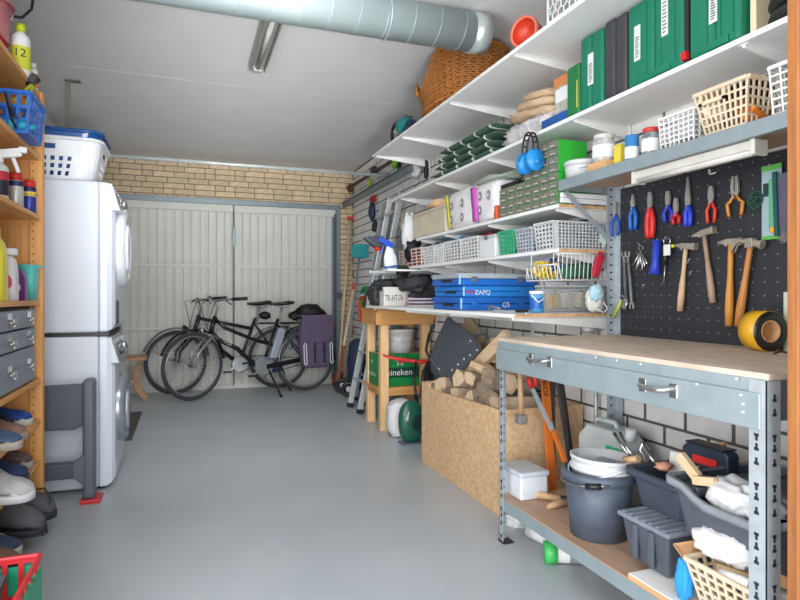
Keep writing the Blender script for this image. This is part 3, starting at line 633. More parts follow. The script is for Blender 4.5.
# ================================================================ BICYCLES against the garage door
rub = mat('tyre rubber', (62, 64, 70), .7); alu = mat('brushed alloy', (168, 172, 176), .3, .6, .04); blk = mat('black lacquer', (24, 25, 28), .25)
def bicycle(label, rear, front, lean, steer, motor, framem, forkm, R=.345):
    rear = Vector(rear); front = Vector(front); f = (front-rear); wb = f.length; f.normalize()
    s = Vector((0,0,1)).cross(f)            # to the left of travel
    side = s if s.y < 0 else -s             # towards the camera
    up = (Vector((0,0,1))*math.cos(lean)-side*math.sin(lean))   # leans away from the camera
    lat = f.cross(up)                       # lateral axis of the leaning bike (sign decided below)
    if lat.y > 0: lat = -lat                # towards the camera
    M = Matrix((f, lat, up)).transposed().to_4x4(); M.translation = rear
    T = thing('bicycle', label, 'bicycle', (rear+front)/2)
    V = lambda x, z, y=0: Vector((x, y, z))
    A, B = V(0, R), V(wb, R)
    hb, ht = V(wb-.19, .66), V(wb-.245, .84)      # head tube
    ax = (ht-hb).normalized()
    St = Matrix.Translation(ht) @ Matrix.Rotation(steer, 4, ax) @ Matrix.Translation(-ht)
    BB = V(wb*.40, .29); stt = V(wb*.40-.19, .80); sad = V(wb*.40-.245, .965)
    def wheel(c, MM, nm):
        w_ = obj(nm, MB(M @ MM).torus(c, (0,1,0), R-.021, .021, 44, 8), rub, T)
        m = MB(M @ MM); m.torus(c, (0,1,0), R-.046, .009, 44, 6); obj('rim', m, alu, w_)
        m = MB(M @ MM)
        for k in range(28):
            a = k*2*PI/28; y = .025 if k % 2 else -.025; b = a+(.35 if k % 4 < 2 else -.35)
            m.tube([c+Vector((.022*math.cos(b), y, .022*math.sin(b))), c+Vector(((R-.05)*math.cos(a), 0, (R-.05)*math.sin(a)))], .0013, 4)
        obj('spokes', m, alu, w_, kind='stuff')
        m = MB(M @ MM); m.cyl(c-Vector((0, .05, 0)), c+Vector((0, .05, 0)), .02 if nm == 'front_wheel' else .032); m.cyl(c-Vector((0, .07, 0)), c+Vector((0, .07, 0)), .008)
        obj('hub', m, alu, w_)
        return w_
    I4 = Matrix()
    wheel(A, I4, 'rear_wheel'); wheel(B, St, 'front_wheel')
    m = MB(M)
    bend = V(wb*.62, .50)
    dn = [hb+ax*.03, V(wb-.27, .60), bend, V(wb*.47, .32), BB] if motor else [hb+ax*.03, BB]
    m.tube(dn, .024, 10); m.tube([ht-ax*.02, V(wb*.72, .72), V(wb*.5, .60), V(wb*.40-.12, .52)] if motor else [ht-ax*.03, stt+V(.03, -.12)], .019, 10)
    m.tube([BB, stt], .018, 10); m.tube([hb, ht], .024, 10)
    for y in (-.055, .055):
        m.tube([BB+V(0, 0, y*.6), A+V(.12, 0, y), A+V(0, 0, y)], .010, 8); m.tube([stt+V(.012, -.06, y*.3), A+V(0, 0, y)], .008, 8)
    obj('frame', m, framem, T)
    m = MB(M); u = (BB-(hb+ax*.03)).normalized(); n = Vector((0, 1, 0))
    m.text('gazelle' if False else 'TOUR', hb+ax*.02+u*.12+Vector((0, .0265, -.012)), u, n.cross(u), .045); obj('frame_lettering', m, mat('pale decal', (206, 210, 214), .4), T)
    m = MB(M @ St)
    m.tube([hb-ax*.0, hb-ax*.03], .028, 10)
    for y in (-.05, .05): m.tube([hb-ax*.03+V(0, 0, y), B+V(-.02, .12, y), B+V(0, 0, y)], [.017, .014, .010], 8)
    m.box(hb-ax*.03, (.04, .12, .03)); obj('fork', m, forkm, T)
    m = MB(M @ St); m.tube([ht, ht+ax*.10, ht+ax*.15+V(.06, .02)], .013, 8)
    bc = ht+ax*.15+V(.06, .02)
    L = []
    for k in range(-8, 9):
        q = k/8; L.append(bc+V(-.16*abs(q)**1.6, .03*abs(q), q*.31))
    m.tube(L, .011, 8); hbk = obj('handlebar', m, alu, T)
    m = MB(M @ St)
    for q in (0, -1): 
        a, b = (L[0], L[3]) if q == 0 else (L[-1], L[-4]); m.tube([a+(a-b)*.1, b], .018, 8)
    obj('grip', m, K_(), hbk)
    m = MB(M @ St)
    for i, sg in ((4, -1), (-5, 1)): m.tube([L[i], L[i]+V(.03, -.02, sg*.02), L[i]+V(.02, -.05, sg*.10)], .006, 6)
    obj('brake_lever', m, blk, hbk)
    m = MB(M @ St); m.tube([L[5], L[5]+V(.12, -.02, -.02), ht+V(.10, -.10), hb+V(.04, .05, .02)], .004, 6); m.tube([L[-6], L[-6]+V(.12, -.03, .02), ht+V(.12, -.16), hb-ax*.02+V(.06, 0, -.02)], .004, 6)
    obj('cables', m, K_(), T)
    m = MB(M @ St); m.lathe([(.012, -.03), (.034, 0), (.036, .02), (.02, .025)], hb+V(.10, .04), 16, axis=(1, 0, .0)); m.bar(hb, hb+V(.09, .03), .012, .006); obj('headlight', m, CHROME() if motor else blk, T)
    def guard(c, a0, a1, MM, nm):
        m = MB(M @ MM); Rg = R+.020; n = 26; P = []
        for k in range(n+1):
            a = math.radians(a0+(a1-a0)*k/n); o = Vector((math.cos(a), 0, math.sin(a)))
            P.append([c+o*Rg+V(0,0,-.026), c+o*(Rg+.012)+V(0,0,-.012), c+o*(Rg+.012)+V(0,0,.012), c+o*Rg+V(0,0,.026), c+o*(Rg+.008)+V(0,0,.012), c+o*(Rg+.008)+V(0,0,-.012)])
        m.rings(P); g = obj(nm, m, blk if motor else G_(), T)
        m = MB(M @ MM)
        for y in (-.05, .05): a = math.radians(a0+(a1-a0)*.9); m.tube([c+V(0,0,y), c+V(Rg*math.cos(a), Rg*math.sin(a), y*.5)], .0025, 5)
        obj('stay', m, alu, g)
    guard(B, 100, 20, St, 'front_mudguard'); guard(B, 100, 172, St, 'front_mudguard'); guard(A, 25, 185, I4, 'rear_mudguard')
    # saddle
    m = MB(M); m.tube([stt-V(0, .05), sad-V(0, .03)], .014, 8); obj('seat_post', m, alu, T)
    m = MB(M); R_ = []
    for x, wv, th in ((-.13, .4, .02), (-.12, .85, .035), (-.07, 1.0, .05), (0, .7, .045), (.06, .32, .038), (.12, .24, .03), (.145, .12, .018)):
        R_.append([sad+V(x, th*.5*math.sin(a)+(.012 if x < -.05 else 0), .085*wv*math.cos(a)) for a in [i*2*PI/14 for i in range(14)]])
    m.rings(R_); sd_ = obj('saddle', m, K_(), T)
    m = MB(M)
    for y in (-.03, .03): m.tube([sad+V(-.09, -.02, y), sad+V(-.03, -.045, y), sad+V(.08, -.02, y*.5)], .004, 6)
    obj('saddle_rails', m, alu, sd_)
    # rack
    m = MB(M); zr = 2*R+.06
    for y in (-.06, .06):
        m.tube([V(.22, zr, y), V(-.32, zr, y)], .006, 6); m.tube([V(-.12, zr, y), A+V(0, .01, y)], .005, 6); m.tube([V(-.30, zr, y), A+V(0, .01, y)], .005, 6)
    for x in (.2, .05, -.1, -.25, -.32): m.tube([V(x, zr, -.06), V(x, zr, .06)], .005, 6)
    obj('luggage_rack', m, blk, T)
    m = MB(M); m.box(V(-.35, zr-.03), (.02, .08, .05)); obj('rear_light', m, mat('red lens', (170, 20, 24), .2), T, bevel=.004)
    # drive
    cs = .07
    m = MB(M); m.lathe([(.085, -.003), (.09, 0), (.085, .003)], BB+V(0, 0, cs), 28, axis=(0,1,0)); m.cyl(BB-V(0,0,.07), BB+V(0,0,.07), .02); obj('chainring', m, alu, T)
    a = -.5
    for sg, y in ((1, cs+.02), (-1, -cs-.02)):
        d = Vector((math.cos(a), 0, math.sin(a)))*sg
        m = MB(M); m.bar(BB+V(0,0,y), BB+d*.17+V(0,0,y), .022, .012, (0,0,1)); cr = obj('crank', m, alu, T, bevel=.003)
        m = MB(M); m.box(BB+d*.17+V(0,0,y+sg*.05*(1 if y > 0 else -1)*sg), (.085, .09, .022)); obj('pedal', m, K_(), cr, bevel=.004)
    m = MB(M)
    for z in (-.048, .048): m.tube([BB+V(0, z*1.7, cs), A+V(0, z*.7, cs)], .005, 5)
    m.bar(BB+V(-.02, 0, cs+.006), A+V(.08, 0, cs+.006), .05 if motor else .02, .012, (0,0,1)); obj('chain_guard', m, blk, T, bevel=.003)
    if motor:
        m = MB(M); m.lump(BB+V(-.02, .02), (.11, .055, .085), amp=0, n=20, m=12, sq=.8); obj('motor', m, mat('motor housing', (150, 156, 166), .4), T)
        m = MB(M); u = (stt-BB).normalized(); m.bar(BB+V(-.09, .03)+u*.05, BB+V(-.09, .03)+u*.40, .085, .09, (1,0,0)); obj('battery', m, mat('battery grey', (160, 168, 180), .4), T, bevel=.015)
        m = MB(M); m.lump(BB+V(-.15, -.01), (.07, .06, .05), amp=0, sq=.8); obj('motor_cover', m, plastic('navy plastic', (34, 44, 72)), T)
        m = MB(M); m.tube([V(.16, .48, .05), V(.20, .55, .09), V(.14, .62, .07), V(.10, .52, .08), V(.2, .46, .06)], .007, 6); obj('spiral_lock', m, mat('lock cable blue', (60, 90, 120), .4), T)
    kx = wb*.40-.06 if motor else -.01
    m = MB(M); K = V(kx+.02, .27 if motor else R-.02, .06); base = M.inverted() @ (M @ V(kx-.10, 0, .20)); 
    g0 = M @ K; g1 = M @ V(kx-.07, .02, .19); g1.z = .012
    m = MB(); m.tube([g0, g1], .010, 8); m.cyl(g1-Vector((.015, 0, .010)), g1+Vector((.02, -.005, -.008)), .011); obj('kickstand', m, blk, T)
    return M, T
M1, B1 = bicycle('black bicycle with silver fork and grey hub motor standing nearer the camera', (1.25, 6.50, .012), (.06, 6.26, .012), .10, math.radians(22), True, blk, alu)
M2, B2 = bicycle('dark bicycle leaning against the garage door behind the other one', (1.0, 6.80, .012), (-.10, 6.70, .012), .12, math.radians(20), False, mat('graphite lacquer', (40, 42, 48), .3), blk, R=.34)
# purple pannier on the near bike
pp = mat('purple pannier canvas', (98, 84, 112), .75, bump=.1, scale=60); pd = mat('dark pannier trim', (40, 38, 48), .7)
def V1(x, z, y=0): return M1 @ Vector((x, y, z))
c = V1(-.18, .6, .16); t = thing('pannier_bag', 'purple grey pannier bag hanging on the rear rack of the near bicycle', 'pannier', V1(-.18, .38, .16))
m = MB(M1); R = []
for z, hw, d in ((.25, .12, .05), (.28, .165, .07), (.50, .185, .078), (.70, .175, .07), (.80, .15, .06)):
    R.append([Vector((-.06+hw*math.copysign(abs(math.cos(a))**.5, math.cos(a)), .16+d*math.copysign(abs(math.sin(a))**.5, math.sin(a)), z)) for a in [i*2*PI/24 for i in range(24)]])
m.rings(R); obj('bag_body', m, pp, t)
m = MB(M1); m.prism([(-.235, .82), (-.245, .60), (-.17, .52), (.05, .52), (.125, .60), (.115, .82)], (0, .246, 0), (1,0,0), (0,0,1), -.012); m.hexa([(-.235,.245,.80),(.115,.245,.80),(.115,.09,.82),(-.235,.09,.82),(-.235,.247,.815),(.115,.247,.815),(.115,.09,.835),(-.235,.09,.835)])
obj('flap', m, pp, t, bevel=.008)
for x in (-.215, .09):
    m = MB(M1); m.tube([(x-.014, .245, .30), (x-.014, .247, .50), (x, .249, .52), (x+.014, .247, .50), (x+.014, .245, .30), (x, .245, .285)], .006, 6, True); obj('reflective_strip', m, mat('reflective tape', (224, 226, 230), .3), t)
for x in (-.13, -.02):
    m = MB(M1); m.bar((x, .25, .60), (x, .25, .42), .022, .004, (1,0,0)); m.bar((x, .245, .42), (x, .24, .30), .022, .004, (1,0,0)); m.box((x, .252, .44), (.03, .012, .03)); obj('strap', m, pd, t)
m = MB(); 
t = thing('rack_bag', 'black bag bundle strapped on top of the rear rack', 'bag', V1(-.12, .76, 0))
obj('bag_body', MB().lump(V1(-.08, .86), (.16, .10, .10), amp=.22, freq=3, seed=3), mat('black nylon', (22, 22, 26), .6, bump=.3, scale=30), t)
obj('side_pocket', MB().lump(V1(.10, .83), (.07, .06, .05), amp=.2, seed=5), mat('black nylon', (22,22,26)), t)
m = MB(M1); m.tube([(-.2, .0, .92), (-.14, .06, .95), (-.06, .02, .93), (-.02, .1, .86)], .007, 6); m.tube([(-.27, .09, .80), (-.2, .11, .88), (-.12, .1, .92)], .006, 6); obj('strap', m, K_(), t)
def V2(x, z, y=0): return M2 @ Vector((x, y, z))
obj('saddle_bag', MB().lump(V2(.14, .83), (.07, .04, .045), amp=.05, seed=2), mat('black nylon', (22,22,26)), label='small dark saddle bag under the saddle of the rear bicycle', cat='bag')
# ================================================================ RIGHT SIDE: white wall shelves
wsh = mat('white shelf laminate', (242, 242, 241), .5, 0, .02, 4); wbk = mat('white bracket steel', (236, 236, 234), .4)
edge = wood('raw board edge', (214, 176, 130), (190, 148, 104), axis='y')
A_X, B_X, E_X, F_X = 1.435, 1.607, 1.37, 1.60
A_Z, B_Z, C_Z, D_Z, E_Z, F_Z = 2.215, 1.865, 1.49, 1.285, .985, 1.59
def wall_shelf(label, x0, y0, y1, z, brs, group='white wall shelves', th=.018, rawend=True):
    t = thing('wall_shelf', label, 'shelf', ((x0+XR)/2, (y0+y1)/2, z-.1), group)
    obj('shelf_board', MB().bb(x0, XR-.004, y0, y1, z-th, z), wsh, t, bevel=.002)
    if rawend: obj('cut_end', MB().bb(x0+.004, XR-.006, y0-.002, y0, z-th+.002, z-.001), edge, t)
    for yb in brs:
        m = MB(); m.prism([(x0+.015, z-th-.012), (x0+.015, z-th), (XR-.004, z-th), (XR-.004, z-th-.075), (XR-.03, z-th-.06)], (0, yb, 0), (1,0,0), (0,0,1), .012)
        m.bb(x0+.012, XR-.004, yb-.022, yb+.010, z-th-.004, z-th); m.bb(XR-.010, XR-.003, yb-.022, yb+.010, z-th-.20, z-th)
        obj('bracket', m, wbk, t, bevel=.002)
    return t
wall_shelf('deep uppermost white wall shelf just below the ceiling', A_X, 1.0, 4.62, A_Z, (1.7, 2.42, 3.15, 3.95, 4.56))
wall_shelf('long white wall shelf carrying the green tool cases', B_X, 1.0, 4.68, B_Z, (1.36, 2.2, 3.0, 3.75, 4.45))
wall_shelf('white wall shelf carrying toilet rolls and drawer organisers', B_X, 2.30, 4.08, C_Z, (2.34, 3.0, 3.6, 4.02))
wall_shelf('white wall shelf carrying the row of small baskets', B_X, 2.30, 4.08, D_Z, (2.34, 3.0, 3.6, 4.02))
wall_shelf('lowest deep white wall shelf carrying the blue cases', E_X, 2.30, 4.55, E_Z, (2.34, 3.0, 3.7, 4.42))
# ---- workbench unit of slotted steel
slot_m = mat('dark slot', (34, 38, 42), .8)
def slotted_post(parent, x, y, z0, z1, fx, fy, w=.042):
    """L-profile with the corner at (x, y); flanges run towards fx, fy (+1/-1)"""
    m = MB(); t_ = .0025
    m.bb(x, x+fx*w, y, y+fy*t_, z0, z1); m.bb(x, x+fx*t_, y, y+fy*w, z0, z1)
    p = obj('post', m, STEEL(), parent)
    m = MB(); z = z0+.03; k = 0
    while z < z1-.03:
        for (face) in (0, 1):
            if face == 0:
                c = (x+fx*w*.55, y-fy*.0006, z); m.box(c, (.012, .0015, .007)); m.box((c[0], c[1], z+(.008 if k % 3 else -.008)), (.006, .0015, .012))
                c2 = (c[0], y+fy*(t_+.0006), z); m.box(c2, (.012, .0015, .007))
            else:
                c = (x-fx*.0006, y+fy*w*.55, z); m.box(c, (.0015, .012, .007)); m.box((c[0], c[1], z+(.008 if k % 3 else -.008)), (.0015, .006, .012))
        z += .034 if k % 3 else .05; k += 1
    obj('slots', m, slot_m, p, kind='stuff')
    obj('foot', MB().box((x+fx*.02, y+fy*.02, z0+.003) if z0 < .1 else (x+fx*.02, y+fy*.02, z0), (.05, .05, .008)), K_(), p)
bx0, bx1, by0, by1, BT = 1.285, 1.905, 1.008, 2.27, .885
t = thing('workbench', 'grey steel workbench with drawer, pegboard back frame and worn wooden top', 'workbench', (1.6, 1.63, 0))
BENCH = t
slotted_post(t, bx0-.010, by0-.004, .0, BT-.017, 1, 1, .046); slotted_post(t, bx0, by1, .0, .80, 1, -1, .030)
slotted_post(t, bx1, by0, .0, 1.60, -1, 1); slotted_post(t, bx1, by1, .0, 1.60, -1, -1, .05)
top_m = mat('worn workbench top', (212, 196, 178), .6, 0, .12, 9, bump=.05, col2=(178, 162, 146), stretch=(3, .6, 1), detail=8)
obj('worktop', MB().bb(bx0-.004, bx1, by0-.004, by1+.004, BT-.016, BT), top_m, t, bevel=.002)
pb = PAINTED()
obj('top_rail', MB().bb(bx0-.007, bx0+.03, by0+.001, by1+.006, BT-.048, BT-.014), pb, t, bevel=.003)
obj('end_rail', MB().bb(bx0+.05, bx1, by0+.02, by0+.024, BT-.12, BT-.014), pb, t); obj('end_rail', MB().bb(bx0, bx1, by1+.002, by1+.006, BT-.10, BT-.014), pb, t)
d = obj('drawer', MB().bb(bx0-.016, bx0+.02, by0+.008, by1+.004, BT-.135, BT-.047), pb, t, bevel=.003)
m = MB(); m.bb(bx0+.02, bx1-.06, by0+.07, by1-.02, BT-.13, BT-.055); obj('drawer_tray', m, mat('drawer inside', (110, 120, 126), .6), d)
def handle(y0, y1, z):
    for yy in (y0, y1): 
        pl = obj('handle_plate', MB().box((bx0-.018, yy, z), (.004, .028, .040)), CHROME(), d, bevel=.002)
    m = MB(); m.tube([(bx0-.020, y0, z+.008), (bx0-.038, y0+.012, z+.002), (bx0-.044, (y0+y1)/2, z-.004), (bx0-.038, y1-.012, z+.002), (bx0-.020, y1, z+.008)], [.006, .008, .007, .008, .006], 8)
    obj('handle', m, CHROME(), d)
h1, h2 = PX(531, 358, bx0-.016), PX(550, 363, bx0-.016); handle(h2.y, h1.y, (h1.z+h2.z)/2)
h1, h2 = PX(643, 385, bx0-.016), PX(674, 391, bx0-.016); handle(h2.y, h1.y, (h1.z+h2.z)/2)
m = MB()
for (px, py) in ((596, 357), (697, 384), (743, 412), (743, 404), (737, 370), (641, 352), (617, 349), (741, 395)):
    q = PX(px, py, bx0-.016); q.y = max(q.y, by0+.02); q.z = min(max(q.z, BT-.125), BT-.02); obj('screw', MB().cyl((bx0-.0185, q.y, q.z), (bx0-.014, q.y, q.z), .0035, n=8), mat('bright screw', (230, 232, 232), .3, .4), t)
0 and obj('screws', m, mat('bright screw', (230, 232, 232), .3, .4), t)
LZ = .19
obj('lower_rail', MB().bb(bx0+.003, bx0+.028, by0, by1, LZ-.052, LZ-.004), pb, t, bevel=.002)
obj('lower_rail', MB().bb(bx1-.03, bx1-.006, by0, by1, LZ-.052, LZ-.012), pb, t, bevel=.002)
obj('lower_rail', MB().bb(bx0+.01, bx1-.02, by1-.03, by1-.01, LZ-.05, LZ-.012), pb, t, bevel=.002)
obj('lower_shelf', MB().bb(bx0+.006, bx1-.02, by0, by1-.004, LZ-.011, LZ), wood('chipboard', (190, 158, 132), (170, 138, 114), axis='y'), t)
obj('loose_board', MB().bb(bx0+.004, bx1-.12, .60, PZ(620, 568, LZ+.01).y-.05, LZ+.001, LZ+.019), [wsh], label='white topped loose board lying on the lower bench shelf', cat='board', bevel=.002)
m = MB(); q = ROOTM['loose_board']; yb_ = PZ(620, 568, LZ+.01).y-.05
obj('raw_edge', MB().bb(bx0+.0025, bx0+.004, .60, yb_, LZ+.002, LZ+.017), edge, bpy.data.objects['loose_board'])
# upper bench shelf F
fy0, fy1 = .975, 2.285
obj('upper_shelf', MB().bb(F_X+.004, bx1, fy0, fy1, F_Z-.014, F_Z-.002), wood('chipboard', (190, 158, 132), (170, 138, 114)), t)
obj('upper_rail', MB().bb(F_X, F_X+.003, fy0, fy1, F_Z-.042, F_Z+.003), pb, t, bevel=.001)
obj('upper_rail', MB().bb(F_X, F_X+.02, fy0, fy1, F_Z-.044, F_Z-.041), pb, t); obj('upper_rail', MB().bb(F_X, bx1, fy1, fy1+.003, F_Z-.042, F_Z+.003), pb, t)
obj('strut', MB().bar((F_X+.03, fy1-.006, F_Z-.045), (bx1-.02, fy1-.006, F_Z-.27), .004, .022, (0, 1, 0)), STEEL(), t)
m = MB(); m.bb(bx1-.014, bx1-.008, by0+.03, by1-.05, BT+.001, F_Z-.03)
peg = obj('pegboard', m, mat('black pegboard', (44, 47, 53), .55, 0, .05, 6), t)
m = MB()
for i in range(25):
    for j in range(14):
        y, z = by0+.06+i*.0475, BT+.04+j*.0475
        m.cyl((bx1-.0142, y, z), (bx1-.0137, y, z), .0028, n=6)
obj('peg_holes', m, mat('pale wall behind peg holes', (150, 154, 158), .8), peg, kind='stuff')
# strip light under the upper shelf
l0, l1 = PX(634, 185, F_X+.03), PX(755, 150, F_X+.03)
t = thing('strip_light', 'cream white plastic strip light under the upper bench shelf', 'strip light', (F_X+.03, (l0.y+l1.y)/2, 1.50))
sm = mat('aged white plastic', (214, 212, 204), .4)
obj('housing', MB().bb(F_X+.024, F_X+.075, l1.y, l0.y, F_Z-.075, F_Z-.044), sm, t, bevel=.005)
obj('diffuser', MB().cyl((F_X+.045, l1.y+.01, F_Z-.076), (F_X+.045, l0.y-.01, F_Z-.076), .014, n=16), mat('diffuser', (222, 220, 214), .3), t)
for ya_, yb_ in ((l1.y-.006, l1.y+.012), (l0.y-.012, l0.y+.006)): obj('end_cap', MB().bb(F_X+.02, F_X+.079, ya_, yb_, F_Z-.092, F_Z-.043), sm, t, bevel=.004)
# foreground board
bm_ = wood('orange brown wood', (158, 100, 50), (134, 80, 38), axis='z', scale=9)
fb = PY(787, 300, .95)
t = thing('cabinet_side', 'orange brown wooden cabinet side in the right foreground', 'cabinet panel', (fb.x+.3, .93, 0))
obj('side_panel', MB().bb(fb.x, XR-.01, .925, .95, 0, ZC-.01), bm_, t, bevel=.002)
# ---------------------------------------------------------------- things on the top shelf A
wick = mat('wicker', (186, 120, 56), .6, 0, .2, 40, bump=.3, rnd=0)
t = thing('wicker_basket', 'large brown wicker basket with a curved handle on the highest shelf', 'basket', (1.62, 3.05, A_Z))
Bc = Vector((1.66, 3.42, A_Z+.012)); hB = .325
def bk(a, z, o=0):
    k = .90+.16*min(1, z/.2); n = .8
    return Bc+Vector((math.copysign(abs(math.cos(a))**n, math.cos(a))*(.22*k+o), math.copysign(abs(math.sin(a))**n, math.sin(a))*(.33*k+o), z))
N = 64
def top_at(a):
    dy = math.cos(a-2.55); return hB-.17/(1+math.exp(-(dy-.80)/.045))
m = MB()
nr = 26
for j in range(nr):
    P = []
    for i in range(N):
        a = i*2*PI/N; z = (j+.5)/nr*top_at(a); P.append(bk(a, z, .006*(1 if (i+j) % 2 else -1)))
    m.tube(P, .0072, 5, True)
obj('weave_bands', m, wick, t)
m = MB()
for i in range(0, N, 2):
    a = i*2*PI/N; m.tube([bk(a, top_at(a)*q/6) for q in range(7)], .006, 5)
obj('weave_stakes', m, wick, t)
m = MB()
for off in (0, .35):
    m.tube([bk(i*2*PI/N, top_at(i*2*PI/N)+.004+.005*math.sin(i*1.6+off*9), .008*math.cos(i*1.6+off*9)) for i in range(N)], .011, 6, True)
    m.tube([bk(i*2*PI/N, .03+.005*math.sin(i*1.6+off*9), .012+.006*math.cos(i*1.6+off*9)) for i in range(N)], .009, 6, True)
obj('braided_rim', m, wick, t)
m = MB(); m.add([bk(i*2*PI/N, .004) for i in range(N)], [tuple(range(N))]); obj('basket_floor', m, wick, t)
m = MB(); e = bk(2.55, .145); tg = Vector((-math.sin(2.55), math.cos(2.55), 0)); ou = Vector((math.cos(2.55), math.sin(2.55), 0))
for off in (0, 1.6, 3.2): m.tube([e+tg*(-.06*math.cos(k/10*PI)+.006*math.cos(off+k*1.3))+ou*(.012+.02*math.sin(k/10*PI)+.006*math.sin(off+k*1.3))+Vector((0, 0, .085*math.sin(k/10*PI))) for k in range(11)], .008, 6)
obj('handle', m, wick, t)
# hedge trimmer
t = thing('hedge_trimmer', 'teal and black hedge trimmer at the far end of the highest shelf', 'hedge trimmer', (1.50, 3.95, A_Z))
teal = plastic('teal plastic', (20, 132, 130), .35)
c = Vector((1.50, 4.10, A_Z))
obj('motor_housing', MB().lump(c+Vector((0, -.06, .085)), (.06, .11, .07), (0.15, 0, 0), amp=.05, n=18, m=10), teal, t)
m = MB(); m.tube([c+Vector((0, .13+.085*math.cos(a), .085+.075*math.sin(a))) for a in [i*2*PI/18 for i in range(18)]], .014, 8, True); obj('grip_loop', m, K_(), t)
m = MB(); m.lump(c+Vector((0, .06, .08)), (.04, .05, .03), amp=0); obj('trigger_block', m, plastic('red grey plastic', (186, 172, 170)), t)
m = MB(); m.cyl(c+Vector((0, -.15, .03)), c+Vector((0, -.22, .05)), .05); obj('gear_cover', m, mat('dark blue plastic', (40, 62, 82), .4), t)
m = MB(); m.bar(c+Vector((.0, -.2, .02)), c+Vector((.3, -.3, .02)), .03, .008, (0,1,0))
for k in range(10): m.box(c+Vector((.04+k*.027, -.213-k*.009, .02)), (.008, .06, .004))
obj('blade', m, STEEL(), t)
# orange pipe cap
t = thing('pipe_socket', 'orange red plastic pipe socket lying at the edge of the highest shelf', 'pipe fitting', (1.50, 2.5, A_Z))
om = mat('orange plastic', (226, 118, 96), .45); c = PX(523, 32, A_X+.03); c.z = A_Z+.074; ax = Vector((-.90, -.42, 0)).normalized()
obj('socket_ring', MB().lathe([(.062, 0), (.072, .0), (.074, -.012), (.072, -.03), (.064, -.034), (.062, -.075), (.05, -.08), (.05, -.07), (.058, -.06)], c, 32, axis=ax, caps=False, closed=True), om, t)
obj('inner_sleeve', MB().lathe([(.060, -.004), (.050, -.055), (.001, -.056)], c, 30, axis=ax, caps=False), mat('red inner', (206, 62, 34), .4), t)
m = MB(); m.cyl(c-ax*.078, c-ax*.17+Vector((0, 0, -.028)), .048, .030); obj('spout', m, om, t)
m = MB(); m.bar(c-ax*.07+Vector((0, 0, .045)), c-ax*.19+Vector((0, 0, .03)), .012, .02); obj('clip_arm', m, mat('pale lid', (206, 206, 202), .4), t)
# white honeycomb basket at the picture's top edge
p0, p1 = PX(546, 20, A_X+.02), PX(578, 4, A_X+.02)
t = crate('basket', 'white plastic basket with honeycomb sides on the highest shelf', 'basket', A_X+.02, A_X+.30, p0.y-.42, p0.y, A_Z+.001, .20, mat('white basket plastic', (230, 232, 230), .4), (1, 1), 1, .018, .0, .014)
m = MB(); x = A_X+.017; s_ = .022
for r_ in range(5):
    for q in range(10):
        cy, cz = p0.y-.03-q*s_*1.74-(s_*.87 if r_ % 2 else 0), A_Z+.028+r_*s_*1.5
        if cy < p0.y-.40: continue
        m.tube([(x+.004, cy+s_*math.sin(a), cz+s_*math.cos(a)) for a in [k*PI/3 for k in range(6)]], .0032, 4, True)
        m.tube([(A_X+.03+(p0.y-cy)*.66, p0.y-.004, 0+cz) if False else (A_X+.03+(p0.y-cy)*.66+s_*math.sin(a), p0.y-.004, cz+s_*math.cos(a)) for a in [k*PI/3 for k in range(6)]], .0032, 4, True)
obj('honeycomb_side', m, mat('white basket plastic', (230, 232, 230)), t)
obj('basket_lining', MB().lump((A_X+.16, p0.y-.2, A_Z+.08), (.12, .17, .075), amp=.08, sq=.6), mat('grey rags', (170, 176, 178), .9), label='grey rags inside the white honeycomb basket', cat='rags')
m = MB(); q = PX(578, 3, A_X+.05)
# ---------------------------------------------------------------- things on shelf B
# chair cushions
cg = mat('green striped cushion', (64, 96, 78), .85, 0, .1, 40, bump=.1); cw = mat('white cushion stripe', (214, 220, 212), .85)
y_far, y_near = PX(431, 165, B_X).y, PX(492, 135, B_X).y
NQ = 4
for k in range(NQ):
    lab = ['lowest', 'second lowest', 'third lowest', 'topmost'][k]
    z0 = B_Z+.002+k*.047
    t = thing('chair_cushion', '%s of the stacked green and white striped cushions' % lab, 'cushion', (1.76, (y_far+y_near)/2, z0), 'striped cushions stacked on the shelf')
    yy0, yy1 = y_near-.02+.02*(k % 2), y_far-.04*k
    secs = []; W = yy1-yy0; n = 11
    for i in range(n*2-1):
        y = yy0+W*i/(2*n-2); e = min(1, math.sin(PI*min(max((i)/(2*n-2), .0), 1))*3+.15)
        sag = .014*math.sin(i*.8+k*2)
        secs.append([Vector((1.775+(-.150 if False else 0)+.158*math.copysign(abs(math.cos(a))**.45, math.cos(a)), y, z0+.023+sag*.0+.022*e*math.copysign(abs(math.sin(a))**.8, math.sin(a)))) for a in [q*2*PI/18 for q in range(18)]])
    obj('cushion_pad', MB().rings(secs), cg, t)
    for s_ in range(1+k % 3, 2*n-3, 5):
        a_, b_ = secs[s_], secs[s_+1]
        m = MB(); m.rings([[p+(p-Vector((1.775, p.y, z0+.023))).normalized()*.0012 for p in a_], [p+(p-Vector((1.775, p.y, z0+.023))).normalized()*.0012 for p in [x_*.6+y_*.4 for x_, y_ in zip(b_, a_)]]]); obj('stripe', m, cw, t)
